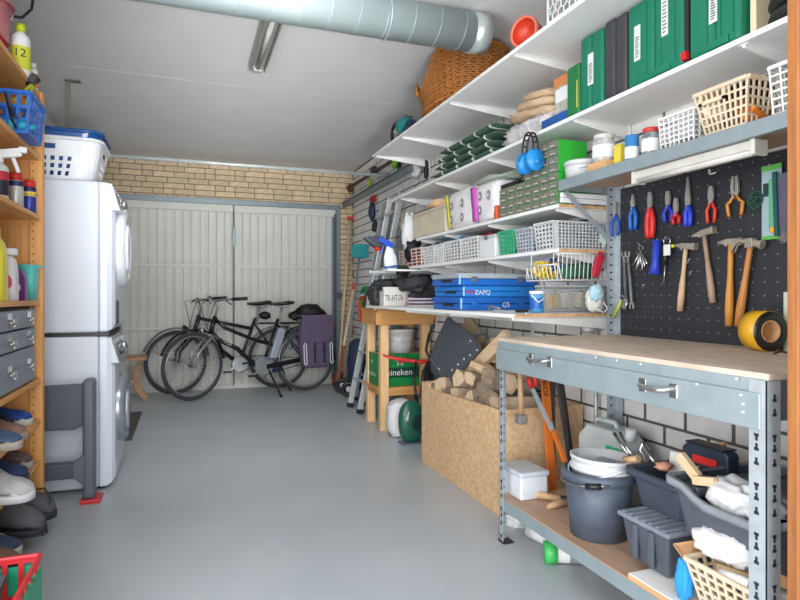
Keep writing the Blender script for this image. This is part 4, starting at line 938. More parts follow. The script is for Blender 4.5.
# stack of beige folded cloths and a patterned white bag
y0_, y1_ = PX(497, 118, B_X).y, PX(548, 95, B_X).y
def flop(name, label, cat, c, r, m, seed, group=None, rot=(0,0,0), amp=.16, sq=.75, freq=3): return obj(name, MB().lump(c, r, rot, amp, freq, seed, 26, 16, sq), m, label=label, cat=cat, group=group)
ym = (y0_+y1_)/2; hw = abs(y0_-y1_)/2
flop('plastic_bag', 'crumpled white patterned plastic bag under the beige sacks', 'bag', (1.74, ym+.0, B_Z+.055), (.13, hw*.98, .055), mat('patterned bag', (222, 220, 218), .5, 0, .3, 26, bump=.5, col2=(176, 172, 176)), 11, sq=.7)
beige = mat('beige sackcloth', (212, 184, 150), .85, 0, .1, 20, bump=.3)
for k in range(3):
    flop('folded_sack', '%s beige folded sack on the white patterned bag' % ['lowest', 'middle', 'topmost'][k], 'sack', (1.745, ym-.03*k-.02, B_Z+.128+k*.038), (.125, hw*(.95-.2*k), .024), beige, 20+k, 'beige folded sacks', (.12, 0, 0), .12, .6)
# cartons
yb0, yb1 = PX(549, 112, B_X).y, PX(568, 105, B_X).y
t = thing('carton', 'white and orange printed carton standing beside the beige sacks', 'carton', (1.70, (yb0+yb1)/2, B_Z+.045))
z = B_Z+.045
obj('box_body', MB().bb(B_X+.03, B_X+.16, yb1, yb0, z, z+.175), mat('printed carton', (196, 196, 188), .5, 0, .25, 30, col2=(150, 150, 130)), t, bevel=.002)
obj('orange_band', MB().bb(B_X+.028, B_X+.162, yb1-.001, yb0+.001, z+.13, z+.176), mat('orange print', (214, 132, 76), .5), t)
m = MB(); m.bb(B_X+.0285, B_X+.03, yb1+.012, yb0-.012, z+.06, z+.12); obj('window_label', m, W_(), t)
ya, yb_ = PX(542, 120, B_X+.01).y, PX(567, 105, B_X+.01).y
obj('box', MB().bb(B_X+.005, B_X+.2, yb_, ya, B_Z+.002, B_Z+.043), mat('royal blue plastic', (24, 88, 160), .35), label='flat royal blue box under the printed carton', cat='box', bevel=.005)
# tool cases
gcase = mat('green case plastic', (12, 118, 90), .42, 0, .05, 10); bcase = mat('anthracite case plastic', (62, 62, 66), .45)
def tool_case(label, pxa, pxb, H, m, z=None, D=.27, lab=2, split=True, foot=True, xf=None, big=False):
    z = B_Z+.002 if z is None else z; xf = xf or B_X+.008
    ya, yb = PX(pxa, 60, xf).y-.001, PX(pxb, 60, xf).y+.001; mid = (ya+yb)/2; w_ = ya-yb
    t = thing('tool_case', label, 'tool case', (xf+D/2, mid, z))
    if split:
        a_ = MB(); a_.bb(xf, xf+D, mid+.001, ya, z, z+H); obj('case_half', a_, m, t, bevel=min(.016, w_*.12), seg=3)
        a_ = MB(); a_.bb(xf, xf+D, yb, mid-.001, z, z+H*.985); obj('case_half', a_, m, t, bevel=min(.016, w_*.12), seg=3)
        obj('hinge_seam', MB().bb(xf+.004, xf+D-.004, mid-.004, mid+.004, z+.004, z+H-.012), m, t)
        if big:
            for yy in (mid+w_*.13, mid-w_*.13, mid-w_*.36):
                obj('moulded_rib', MB().bb(xf-.004, xf+.004, yy-.004, yy+.004, z+.03, z+H-.02), m, t, bevel=.002)
            obj('moulded_foot', MB().bb(xf-.007, xf+.01, mid-w_*.30, mid+w_*.10, z+.004, z+.03), m, t, bevel=.004)
    else: obj('case_half', MB().bb(xf, xf+D, yb, ya, z, z+H), m, t, bevel=.014, seg=3)
    lm = mat('case label', (226, 230, 228), .5); pm = mat('label print', (60, 62, 66), .6)
    spots = ([mid+w_*.30, mid-w_*.20] if lab == 2 else [mid]) if lab else []
    for i, yy in enumerate(spots):
        lw = .016 if lab == 2 or big else .018
        zz0, zz1 = z+H*(.30 if not i else .42), z+H*(.72 if not i else .98)
        l_ = obj('paper_label', MB().bb(xf-.0012, xf, yy-lw, yy+lw, zz0, min(zz1, z+H*.93)), lm, t)
        mm = MB()
        for q in range(9): 
            zq = zz0+.012+q*(zz1-zz0-.03)/9*.8; mm.bb(xf-.0018, xf-.001, yy-lw*.6*(1 if q % 3 else .5), yy+lw*.55, zq, zq+.004)
        obj('printed_lines', mm, pm, l_)
    mm = MB(); mm.tube([(xf+.08, mid, z+H-.004), (xf+.09, mid, z+H+.02), (xf+.18, mid, z+H+.02), (xf+.19, mid, z+H-.004)], .008, 6); obj('handle', mm, K_(), t)
    return t
y1c, y2c = PX(565.5, 60, B_X+.01).y, PX(578, 60, B_X+.01).y
t = tool_case('narrow green box with a yellow stripe beside the printed carton', 566, 579, .225, mat('leaf green plastic', (28, 120, 66), .4), lab=0, split=False, D=.2)
xf = B_X+.008; q = PX(577, 60, xf).y
obj('yellow_stripe', MB().bb(xf-.0015, xf+.001, q-.003, q+.003, B_Z+.03, B_Z+.15), mat('yellow print', (214, 206, 60), .5), t)
tool_case('medium green tool case with one white label next to the anthracite case', 579.5, 602.5, .318, gcase, lab=1)
tool_case('tall anthracite grey tool case between two green ones', 603.5, 626, .322, bcase, lab=0)
tool_case('large green tool case with two white labels', 627, 683, .318, gcase, lab=2, big=True)
tool_case('large green tool case nearest the brown panel with one label', 688, 741, .30, gcase, lab=1, big=True)
q = PX(686, 47, B_X+.01)
t = thing('tool_case', 'slim black tool case with a red latch between two large green cases', 'tool case', (1.7, q.y, B_Z))
yq = (PX(683.5, 60, xf).y+PX(687.5, 60, xf).y)/2; hwq = abs(PX(683.5, 60, xf).y-PX(687.5, 60, xf).y)/2
obj('case_half', MB().bb(xf+.004, xf+.25, yq-hwq, yq+hwq, B_Z+.002, B_Z+.30), plastic('black plastic', (30,31,34)), t, bevel=.003)
obj('latch', MB().bb(xf-.012, xf+.006, yq-.012, yq+.010, B_Z+.012, B_Z+.04), mat('red latch', (206, 30, 36), .4), t, bevel=.002)
y0_, y1_ = PX(743, 20, xf).y, PX(749, 20, xf).y
obj('catalogue', MB().bb(xf+.03, xf+.23, y1_, y0_, B_Z+.002, B_Z+.29), mat('cream paper', (222, 212, 176), .7), label='cream paper catalogue upright beside the nearest green case', cat='catalogue', bevel=.001)
y0_ = PX(750, 20, xf).y
t = thing('corrugated_hose', 'black corrugated hose coil at the near end of the shelf', 'hose', (1.74, y0_-.11, B_Z))
m = MB()
for k in range(4): m.torus((1.74, y0_-.12, B_Z+.03+k*.045), (0,0,1), .105, .021, 40, 8)
obj('hose_coil', m, mat('black rubber', (36, 36, 40), .55), t)
# ear defenders hanging on the shelf edge
t = thing('ear_defenders', 'bright blue ear defenders with black headband hanging from the shelf edge', 'ear defenders', (1.585, 2.45, 1.66))
ebl = mat('bright blue plastic', (30, 142, 220), .35)
e0 = PX(530, 157, B_X-.050)
M = Matrix.Translation(e0) @ Matrix.Rotation(-.02, 4, 'Z') @ Matrix.Scale(1.12, 4)
for sg in (-1, 1):
    m = MB(M); m.lathe([(.001, -.022), (.036, -.020), (.043, 0), (.040, .012), (.001, .014)], (0, .040*sg, -.02), 26, axis=(0, sg, .1), sx=1.0, sy=1.15)
    cup = obj('ear_cup', m, ebl, t)
    m = MB(M); m.lathe([(.036, 0), (.040, .012), (.036, .02)], (0, .020*sg, -.02), 26, axis=(0, sg, .1), sx=1.0, sy=1.15, caps=False); obj('ear_cushion', m, plastic('blue cushion', (30, 110, 180)), cup)
    m = MB(M); m.lathe([(.001, 0), (.014, 0), (.012, .012), (.001, .013)], (0, .052*sg, -.03), 16, axis=(0, sg, .1)); obj('boss', m, ebl, cup)
m = MB(M)
for dx in (-.011, .011): m.tube([(dx, .046*math.cos(a), .022+.082*math.sin(a)) for a in [i*PI/16 for i in range(17)]], .0042, 6)
for i in range(1, 8): 
    a = i*PI/8; m.bar((-.011, .046*math.cos(a), .022+.082*math.sin(a)), (.011, .046*math.cos(a), .022+.082*math.sin(a)), .006, .004, (0,0,1))
obj('headband', m, K_(), t)
# ---------------------------------------------------------------- things on the bench's upper shelf F
z = F_Z+.001
def jar(label, c, r, h, glass, lid, content=None, lab=None, name='glass_jar'):
    t = thing(name, label, 'jar', c)
    obj('jar_body', MB().lathe([(r*.9, 0), (r, .005), (r, h*.72), (r*.8, h*.84), (r*.8, h*.86)], c, 24), glass, t)
    obj('lid', MB().lathe([(r*.86, h*.84), (r*.87, h), (r*.8, h+.001)], c, 24), lid, t)
    if lab: obj('paper_label', MB().lathe([(r*1.006, h*.15), (r*1.006, h*.6)], c, 24, caps=False), lab, t)
    return t
pgl = mat('cloudy glass', (196, 200, 198), .25, 0, .15, 40, col2=(150, 150, 146))
q = PX(600, 172, F_X+.03); zz = z+.037
obj('wooden_block', MB().box((F_X+.055, q.y, z+.018), (.09, .115, .036)), wood('raw board edge', (214,176,130), (190,148,104)), label='small wooden block under the cloudy glass jar', cat='block', bevel=.002)
jar('cloudy glass jar with white label standing on a wooden block', Vector((F_X+.058, q.y+.010, zz)), .048, .115, pgl, mat('pale lid', (206, 206, 202), .4), lab=W_())
q = PX(618, 160, F_X+.05); obj('carton', MB().box((F_X+.07, q.y, z+.045), (.05, .04, .09)), mat('yellow carton', (226, 206, 70), .5), label='small yellow carton between the glass jar and the blue tin', cat='carton', bevel=.002)
q = PX(632, 160, F_X+.04)
t = thing('tin_can', 'white tin with blue label beside the red lidded jar', 'tin', (F_X+.04, q.y, z))
obj('tin_body', MB().lathe([(.026, 0), (.027, .004), (.027, .098), (.024, .102)], (F_X+.04, q.y, z), 24), mat('tin blue', (50, 128, 190), .35), t); obj('printed_label', MB().lathe([(.0274, .01), (.0274, .055)], (F_X+.04, q.y, z), 24, caps=False), W_(), t)
q = PX(651, 150, F_X+.045); jar('glass jar with red lid and white label', Vector((F_X+.045, q.y, z)), .034, .105, mat('jar glass grey', (150, 156, 158), .15, 0, .3, 50), mat('red lid', (206, 60, 60), .35), lab=W_())
wbp = mat('white basket plastic', (230, 232, 230), .4); cbp = mat('cream basket plastic', (226, 206, 178), .45)
ya, yb = PX(658, 140, F_X+.005).y, PX(694, 130, F_X+.005).y
crate('basket', 'small white plastic basket on the bench shelf left of the cream basket', 'basket', F_X+.005, F_X+.22, yb, ya, z, .11, wbp, (8, 7), 6, .005, .006, .010, bv=.005)
obj('storage_box', MB().box((F_X+.12, (ya+yb)/2+.01, z+.075), (.13, .07, .10), (0, .1, .1)), mat('pale grey box', (196, 198, 204), .5), label='pale grey box standing in the small white basket', cat='box', bevel=.004)
flop('yellow_cloth', 'yellow cloth at the back of the small white basket', 'cloth', (F_X+.17, yb+.04, z+.105), (.04, .035, .03), mat('yellow cloth', (214, 196, 80), .8), 3)
ya, yb = PX(693, 130, F_X-.012).y, PX(748, 105, F_X-.012).y
T = crate('basket', 'large cream plastic basket full of small parts', 'basket', F_X-.012, F_X+.265, yb-.0, ya, z+.004, .135, cbp, (11, 9), 5, .007, .026, .014, bv=.007)
ym_ = ya-.075; obj('handle_surround', MB().bb(F_X-.014, F_X-.007, ym_-.05, ym_+.05, z+.098, z+.106).bb(F_X-.014, F_X-.007, ym_-.05, ym_-.038, z+.098, z+.137).bb(F_X-.014, F_X-.007, ym_+.038, ym_+.05, z+.098, z+.137), cbp, T)
obj('handle_shade', MB().bb(F_X-.006, F_X-.004, ym_-.04, ym_+.04, z+.104, z+.13), mat('handle opening shade', (110, 84, 60), .8), T)  # dark sheet paints the shade inside the handle opening
cols = [(214, 120, 40), (226, 160, 60), (236, 230, 220), (190, 60, 40), (120, 90, 60), (230, 220, 200), (60, 60, 66), (216, 200, 180)]
cnames = ['orange', 'amber', 'ivory white', 'brick red', 'brown', 'cream', 'charcoal', 'sand coloured']
for k in range(8):
    cc_ = cols[k % 8]; yy = yb+.04+(ya-yb-.08)*random.random(); xx = F_X+.03+.2*random.random(); zz = z+.03+random.random()*.075
    obj('small_packet', MB().box((xx, yy, zz), (.07, .07, .05), (random.random(), random.random(), random.random())), mat('packet %d %d %d' % cc_, cc_, .5), label='small %s packet heaped in the large cream basket' % cnames[k], cat='packet', group='packets in the large cream basket', bevel=.003)
obj('pan_lid', MB().lathe([(.13, 0), (.12, .012), (.03, .03), (.02, .04), (.001, .04)], (F_X+.16, (ya+yb)/2-.02, z+.143), 32, sy=1.0, sx=.9), K_(), label='black round lid lying on the large cream basket', cat='lid')
ya = PX(768, 100, F_X).y
crate('basket', 'white plastic basket partly hidden by the brown panel', 'basket', F_X, F_X+.25, .99, ya, z, .14, wbp, (8, 8), 6, .006, .008, .012, bv=.006)
# round white tin at the far end of shelf F
q = PX(575, 172, F_X+.07)
t = thing('plastic_tub', 'round pale grey tub at the far end of the bench shelf', 'tub', (F_X+.08, 2.235, z))
c = Vector((F_X+.088, 2.232, z)); pgt = mat('pale grey tub plastic', (206, 208, 210), .4)
obj('tub_body', MB().lathe([(.070, 0), (.076, .05), (.076, .062)], c, 32), pgt, t); obj('lid', MB().lathe([(.080, .060), (.080, .078), (.075, .082)], c, 32), pgt, t)
m = MB(); m.tube([c+Vector((.081*math.cos(a), .081*math.sin(a), .068-.03*abs(math.sin((a+1)*1)))) for a in [-2.4+i*.2 for i in range(12)]], .002, 5); obj('wire_handle', m, CHROME(), t)
# ---------------------------------------------------------------- things on shelf C
z = C_Z+.001
org = mat('organiser green frame', (86, 156, 96), .5); drw = mat('smoky clear drawer', (142, 140, 128), .25, 0, .35, 60, col2=(96, 96, 84)); sideg = mat('bright green side', (44, 176, 54), .45)
def organiser(label, ya, yb, z0, H, rows, cols_, xf):
    t = thing('drawer_organiser', label, 'organiser', (xf+.08, (ya+yb)/2, z0), 'green small parts organisers')
    c_ = MB(); c_.bb(xf+.006, xf+.16, yb, ya, z0, z0+H); obj('cabinet', c_, sideg, t, bevel=.002)
    m = MB(); m.lattice((xf+.004, ya, z0), (xf+.004, yb, z0), (xf+.004, yb, z0+H), (xf+.004, ya, z0+H), cols_, rows, .004, .003); obj('front_frame', m, org, t)
    dy, dz = (ya-yb)/cols_, H/rows
    for i in range(cols_):
        for j in range(rows):
            yy, zz = yb+dy*(i+.5), z0+dz*(j+.5)
            d_ = obj('drawer', MB().bb(xf-.003, xf+.006, yy-dy/2+.003, yy+dy/2-.003, zz-dz/2+.003, zz+dz/2-.003), drw, t)
            obj('pull', MB().box((xf-.007, yy, zz-dz*.2), (.010, dy*.35, .005)), mat('clear pull', (196, 200, 186), .2), d_)
y0_, y1_, y2_ = PX(500, 200, B_X+.01).y, PX(525, 200, B_X+.01).y, PX(558, 190, B_X+.01).y
organiser('green drawer organiser on the left, next to the toilet rolls', y0_, y1_+.002, z, .155, 4, 3, B_X+.01)
organiser('lower green drawer organiser below the ear defenders', y1_, y2_, z, .150, 4, 4, B_X+.01)
organiser('upper green drawer organiser with bright green side, behind the ear defenders', y1_, y2_, z+.151, .150, 4, 4, B_X+.01)
obj('flat_tray', MB().bb(F_X+.02, XR-.02, y0_-.17, y0_, z+.157, z+.18), K_(), label='flat black tray on top of the left organiser', cat='tray', bevel=.004)
# white stacking trays at the near end of C
for k in range(2):
    q = z+.004+k*.024
    m = MB(); m.bb(F_X+.02, XR-.03, 2.29, y2_-.012, q, q+.004)
    for (a, b) in (((F_X+.02, 2.29), (XR-.03, 2.29)), ((F_X+.02, 2.29), (F_X+.02, y2_-.012)), ((XR-.03, 2.29), (XR-.03, y2_-.012)), ((F_X+.02, y2_-.012), (XR-.03, y2_-.012))): m.bar((*a, q+.011), (*b, q+.011), .022, .004)
    obj('stacking_tray', m, W_(), label=['white shallow tray flat on the shelf under the tub', 'white shallow tray stacked on top of the other under the tub'][k], cat='tray', bevel=.002)
# cloth and container at far end
ya, yb = PX(412, 225, B_X+.01).y, PX(446, 220, B_X+.01).y
t = thing('storage_container', 'milky cream storage container beside the toilet rolls', 'container', (1.74, (ya+yb)/2, z))
milky = mat('milky plastic', (212, 202, 178), .35); obj('container_body', MB().bb(B_X+.01, XR-.02, yb+.012, ya-.012, z, z+.17), milky, t, bevel=.015, seg=3); obj('rim', MB().bb(B_X+.004, XR-.014, yb+.006, ya-.006, z+.165, z+.185), milky, t, bevel=.005)
flop('cloth', 'peach coloured cloth lying on the cream container', 'cloth', (1.72, (ya+yb)/2-.06, z+.215), (.10, .15, .035), mat('peach cloth', (226, 188, 138), .85, bump=.3), 6, sq=.9)
# toilet roll packs
film = mat('glossy pack film', (240, 239, 240), .3, 0, .12, 18, bump=.2, col2=(222, 219, 222)); dash = mat('grey roll print', (128, 132, 140), .5); pink = mat('pink print', (214, 96, 196), .35)
def pack(label, pxa, pxb, H, seed, stripes, prints):
    ya, yb = PX(pxa, 200, B_X+.01).y, PX(pxb, 200, B_X+.01).y; c = Vector((1.755, (ya+yb)/2, z+H/2)); r = (.14, (ya-yb)/2, H/2)
    t = thing('toilet_roll_pack', label, 'toilet rolls', (c.x, c.y, z))
    obj('film_wrap', MB().lump(c, r, amp=.03, freq=4, seed=seed, n=36, m=20, sq=.35), film, t)
    xf = B_X+.003
    for u, v in prints:
        y, zz = ya-(ya-yb)*u, z+H*v
        obj('printed_roll', MB().lathe([(.021, 0), (.021, .004)], (xf, y, zz), 16, axis=(-1,0,0), sx=1.3, sy=.8), dash, t)
        obj('printed_core', MB().lathe([(.009, 0), (.009, .005)], (xf, y, zz), 12, axis=(-1,0,0), sx=1.3, sy=.8), film, t)
    for (u0, u1, col) in stripes:
        m = MB(); P = []
        for k in range(9):
            zz = z+H*(.06+.88*k/8); u = u0+.12*(1-k/8)*(k < 9); w_ = (u1-u0)
            P.append([Vector((xf-.003, ya-(ya-yb)*(u), zz)), Vector((xf-.003, ya-(ya-yb)*(u+w_), zz)), Vector((xf+.004, ya-(ya-yb)*(u+w_), zz)), Vector((xf+.004, ya-(ya-yb)*u, zz))])
        m.rings(P); obj('printed_stripe', m, col, t)
    return t
pack('large toilet roll pack with yellow end and grey roll prints', 447, 474, .25, 1, [(-.02, .05, mat('yellow print', (214, 206, 60)))], [(.22, .25), (.22, .6), (.62, .25), (.62, .6)])
pack('toilet roll pack with a magenta stripe', 472, 496, .235, 2, [(-.02, .2, pink)], [(.4, .3), (.4, .65), (.75, .62)])
for k, (px, col, h, lab) in enumerate(((493, (226, 96, 50), .08, 'orange packet in front of the left organiser'), (496.5, (60, 120, 190), .14, 'blue bottle squeezed beside the left organiser'), (498.5, (200, 214, 60), .19, 'lime green packet behind the orange packet'))):
    q = PX(px, 210, B_X+.01); obj('packet', MB().box((B_X+.03+k*.02, q.y-.012, z+h/2), (.03, .035, h)), mat('packet %d %d %d' % col, col, .4), label=lab, cat='packet', bevel=.006)
flop('folded_bag', 'grey and green folded bag on top of the roll packs', 'bag', (1.76, PX(480, 190, B_X+.1).y-.12, z+.262), (.11, .2, .02), mat('grey green bag', (176, 186, 172), .6), 9)
# ---------------------------------------------------------------- things on shelf D
z = D_Z+.001
def small_basket(label, pxa, pxb, H, m, depth=.2, n=(3, 5), nv=6, name='basket', bar=.0085, fill=None, flab=None, xf=None, px_y=250):
    xf = xf or B_X+.008; ya, yb = PX(pxa, px_y, xf).y-.002, PX(pxb, px_y, xf).y+.002
    T = crate(name, label, 'basket', xf, xf+depth, yb+.003, ya-.003, z, H, m, n, nv, bar, .010, .011, 'small baskets on the shelf', bv=bar)
    if fill:
        flop('contents', flab, 'odds and ends', (xf+depth/2, (ya+yb)/2, z+H*.55), (depth*.42, (ya-yb)*.40, H*.48), fill, int(pxa) % 13, sq=.6, amp=.1)
    return ya, yb
gwp = mat('grey white basket plastic', (206, 208, 210), .45); pkp = mat('pale pink basket plastic', (226, 204, 196), .45)
mixr = mat('mixed red bits', (196, 74, 56), .7, 0, .4, 60, kind='flake', col2=(70, 40, 40)); mixg = mat('mixed grey bits', (176, 178, 180), .7, 0, .4, 60, kind='flake', col2=(96, 100, 104))
ya = PX(397, 255, B_X+.008).y
obj('basket_plank', MB().bb(B_X+.0, XR-.004, 4.07, ya+.03, z-.016, z-.002), wsh, label='short white board extending the basket shelf at its far end', cat='board', bevel=.002)
small_basket('pale pink lattice basket with red things at the far end', 398, 421, .13, pkp, .22, (7, 5), 5, fill=mixr, flab='red odds and ends in the pale pink basket')
small_basket('small white basket next to the pale pink one', 422, 433.5, .125, wbp, fill=mixg, flab='grey bits in the small white basket next to the pink one')
small_basket('small white basket, second from the pale pink one', 434, 443, .125, wbp, fill=mixg, flab='grey bits in the second small white basket')
small_basket('white basket with blue print, third from the pale pink one', 443.5, 460.5, .13, wbp, fill=mixg, flab='grey bits in the third small white basket')
small_basket('white basket, fourth from the pale pink one', 461, 477.5, .13, wbp, fill=mixg, flab='grey bits in the fourth small white basket')
small_basket('grey white basket with tall contents left of the green basket', 479, 496, .11, gwp, (3, 4), (4, 4), 4) if False else None
ya, yb = PX(480, 250, B_X+.02).y, PX(496.5, 250, B_X+.02).y
t = thing('storage_box', 'white box with grey side left of the green basket', 'box', (1.7, (ya+yb)/2, z))
obj('box_body', MB().bb(B_X+.012, B_X+.2, yb+.002, ya-.002, z, z+.11), W_(), t, bevel=.006); obj('lid', MB().bb(B_X+.008, B_X+.204, yb-.0, ya+.0, z+.105, z+.125), mat('pale grey box', (196,198,204), .5), t, bevel=.003)
obj('clip', MB().box((B_X+.006, (ya+yb)/2, z+.11), (.006, .03, .02)), G_(), t)
small_basket('green plastic basket in the row of small baskets', 497.5, 513.5, .125, mat('sea green plastic', (60, 176, 128), .4), .2, (5, 6), 5, fill=mat('pale green bits', (120, 190, 160), .7), flab='pale green bits in the green basket')
small_basket('grey basket right of the green one', 514.5, 532, .12, mat('grey basket plastic', (176, 182, 192), .45), fill=mixg, flab='grey bits in the grey basket right of the green one')
small_basket('grey white basket with dark clip on its rim', 533, 553.5, .13, gwp, fill=mixg, flab='grey bits in the basket with the dark clip')
# large grey lattice bin whose near face shows
ya = PX(553, 235, B_X+.006).y
crate('basket', 'wide pale grey lattice basket at the near end of the basket shelf', 'basket', B_X+.006, XR-.03, 2.31, ya-.006, z, .125, mat('pale grey lattice', (200, 204, 208), .45), (14, 4), 8, .004, .004, .008, 'small baskets on the shelf', bv=.004)
m = MB(); sx_ = PY(592, 236, 2.30); R = []
m.prism([(.036*math.cos(a)*(1 if k % 2 else .5), .036*math.sin(a)*(1 if k % 2 else .5)) for k, a in enumerate([i*PI/5+PI/2 for i in range(10)])], (XR-.055, 2.300, z+.045), (1,0,0), (0,0,1), -.006)
obj('star_ornament', m, mat('pale mint plastic', (208, 230, 216), .4), label='pale mint star leaning on the wide grey lattice basket', cat='ornament')
# red, navy and blue things lying on top of the baskets at the back
for (pxa, pxb, col, lab, zz) in ((405, 428, (200, 66, 44), 'red cloth behind the pale pink basket', .15), (420, 445, (44, 60, 86), 'dark navy bundle behind the small white baskets', .16), (441, 470, (58, 150, 206), 'light blue bundle behind the small white baskets', .165), (476, 497, (206, 70, 50), 'red bundle above the white box', .15), (503, 514, (24, 120, 60), 'dark green bundle in the green basket', .14)):
    ya, yb = PX(pxa, 240, B_X+.15).y, PX(pxb, 240, B_X+.15).y
    if pxa == 405: ya = min(ya, 4.2)
    flop('cloth_bundle', lab, 'bundle', (1.76, (ya+yb)/2, z+zz-.035), (.05, abs(ya-yb)/2, .042), mat('bundle %d %d %d' % col, col, .7, bump=.3, scale=20), pxa % 7)
# ---------------------------------------------------------------- wire basket hanging under D, with things in it
wire = mat('white coated wire', (232, 232, 228), .35)
t = thing('wire_basket', 'white wire basket hanging under the basket shelf', 'wire basket', (1.75, 2.45, 1.13))
ya, yb, zb, zt = PX(527, 262, B_X+.01).y, 2.31, D_Z-.145, D_Z-.022
xa, xb = B_X+.01, XR-.04
m = MB()
for k in range(9): 
    y = yb+(ya-yb)*k/8; m.tube([(xa, y, zt-.05), (xa+.012, y, zb), (xb, y, zb), (xb, y, zt)], .0028, 5)
for k in range(12):
    x = xa+(xb-xa)*k/11; m.tube([(x, yb, zt), (x, yb+.01, zb), (x, ya, zb), (x, ya, zt-.05)], .0028, 5)
obj('wire_grid', m, wire, t, kind=None)
m = MB(); m.tube([(xa, ya, zt-.05), (xa, yb+.0, zt-.05), (xa, yb, zt), (xb, yb, zt), (xb, ya, zt), (xb, ya, zt-.05), (xa, ya, zt-.05)], .0045, 6)
for k in (.15, .85): 
    y = yb+(ya-yb)*k; m.tube([(xb, y, zt), (xb, y, D_Z-.020), (xb-.06, y, D_Z-.020)], .004, 5); m.tube([(xa, y, zt-.05), (xa-.0, y, D_Z-.020), (xa+.05, y, D_Z-.020)], .003, 5)
obj('rim', m, wire, t)
yel = mat('yellow rope', (226, 200, 30), .6)
m = MB()
for k in range(22):
    a = k*.7; c = Vector((xa+.045+.022*math.sin(a), ya-.04-.006*k, zb+.05+.012*math.cos(a*1.3)))
    m.torus(c, (math.sin(a), math.cos(a*.7), .6*math.sin(a*2)), .032, .0045, 18, 6)
obj('rope_coil', m, yel, label='tangled yellow rope in the hanging wire basket', cat='rope')
m = MB()
for k in range(6): a = k*1.1; m.torus((xa+.06+.01*math.sin(a), 2.40+.008*k, zb+.05+.006*k), (math.sin(a), .5, math.cos(a)), .030, .006, 18, 6)
obj('rope_coil', m, mat('blue rope', (40, 64, 150), .6), label='dark blue rope beside the yellow rope in the wire basket', cat='rope')
flop('cloth', 'dark green cloth in the hanging wire basket', 'cloth', (1.76, 2.365, zb+.045), (.10, .03, .035), mat('dark green cloth', (44, 110, 80), .8, bump=.3), 5)
q = PY(588, 268, 2.30)
flop('glove', 'crimson glove dangling from the wire basket', 'glove', (1.815, 2.283, 1.21), (.022, .012, .060), mat('crimson cloth', (190, 36, 62), .7, bump=.3), 7, rot=(0, .35, 0))
# ================================================================ things on shelf E
z = E_Z+.001
cX0, cY0, cY1 = E_X+.03, 2.89, 3.28
def blue_case(label, z0, H, m, lidm=None, off=0, txt=None):
    xa, xb, ya, yb = cX0+off, cX0+.47, cY0+off*.5, cY1+off
    t = thing('tool_case', label, 'tool case', ((xa+xb)/2, (ya+yb)/2, z0))
    k = .55 if lidm else .5
    obj('case_body', MB().bb(xa+.002, xb, ya+.002, yb, z0, z0+H*k), m, t, bevel=.008, seg=3)
    obj('case_lid', MB().bb(xa, xb+.002, ya, yb+.002, z0+H*k+.001, z0+H), lidm or m, t, bevel=.008, seg=3)
    obj('handle_slot', MB().bb(xa-.002, xa+.004, ya+.10, ya+.24, z0+H*.30, z0+H*.5), plastic('black plastic', (30,31,34)), t)
    for x in (xa+.07, xa+.36): obj('latch', MB().bb(x, x+.035, ya-.004, ya+.004, z0+H*.30, z0+H*.72), m if not lidm else G_(), t, bevel=.002)
    obj('corner_highlight', MB().bb(xa-.003, xa+.006, ya-.003, ya+.006, z0+.006, z0+H-.006), mat('pale blue highlight', (150, 196, 236), .3), t, bevel=.002)  # pale strip paints the bright highlight along the near corner
    if txt:
        for s_, dx, col, sz in txt: obj('lettering', MB().text(s_, (xa+dx, ya-.0045, z0+H*.22), (1,0,0), (0,0,1), sz), col, t)
cb1 = mat('case blue', (32, 104, 192), .4); cb2 = mat('case light blue', (38, 132, 214), .4)
wp = mat('white print', (234, 236, 238), .5); rp = mat('red print', (214, 60, 60), .5)
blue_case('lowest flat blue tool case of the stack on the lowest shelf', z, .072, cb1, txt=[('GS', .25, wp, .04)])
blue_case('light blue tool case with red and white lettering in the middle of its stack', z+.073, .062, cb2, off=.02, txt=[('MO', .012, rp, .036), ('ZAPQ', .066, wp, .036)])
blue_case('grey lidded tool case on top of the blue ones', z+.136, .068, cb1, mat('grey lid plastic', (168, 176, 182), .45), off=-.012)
# roof bars lying over the bags and cases
t = thing('roof_bar', 'silver roof bar with black feet lying above the black bags', 'roof bar', (1.62, 4.2, 1.2))
r0, r1 = PY(369, 272, 4.25), PY(449, 273, 4.25)
obj('bar_profile', MB().bar(r0, r1, .022, .03), mat('silver alloy', (196, 202, 204), .35, .4), t, bevel=.006)
for px in (408, 447):
    q = PY(px, 270, 4.25); m = MB(); m.lump((q.x-.05, 4.24, q.z-.005), (.055, .04, .04), amp=.05, sq=.7); m.cyl((q.x-.05, 4.19, q.z), (q.x-.05, 4.29, q.z), .035); m.box((q.x-.02, 4.25, q.z-.05), (.03, .03, .07)); obj('clamp_foot', m, K_(), t)
# support the bar: it rests on the black bags; second bar behind
r0, r1 = PY(372, 274, 4.42), PY(440, 274, 4.42)
t = thing('roof_bar', 'second silver roof bar partly hidden behind the first', 'roof bar', (1.6, 4.42, 1.2)); obj('bar_profile', MB().bar(r0, r1, .022, .03), mat('silver alloy', (196, 202, 204)), t, bevel=.006)
q = PY(430, 272, 4.42); obj('clamp_foot', MB().lump((q.x-.05, 4.42, q.z-.03), (.05, .04, .05), amp=.05, sq=.7), K_(), t)
blkc = mat('charcoal fabric', (58, 60, 66), .7, 0, .2, 20, bump=.3)
bags = [(376, 298, 4.42, .05, .07, .09, 'charcoal bag at the far left end of the lowest shelf'), (388, 287, 4.40, .12, .12, .06, 'crumpled charcoal bag above the number box'), (415, 284, 4.20, .13, .14, .06, 'charcoal bag with straps under the roof bar'), (432, 292, 4.05, .06, .12, .09, 'black camera bag beside the blue cases'), (420, 298, 4.28, .12, .09, .07, 'charcoal bag behind the striped sleeve')]
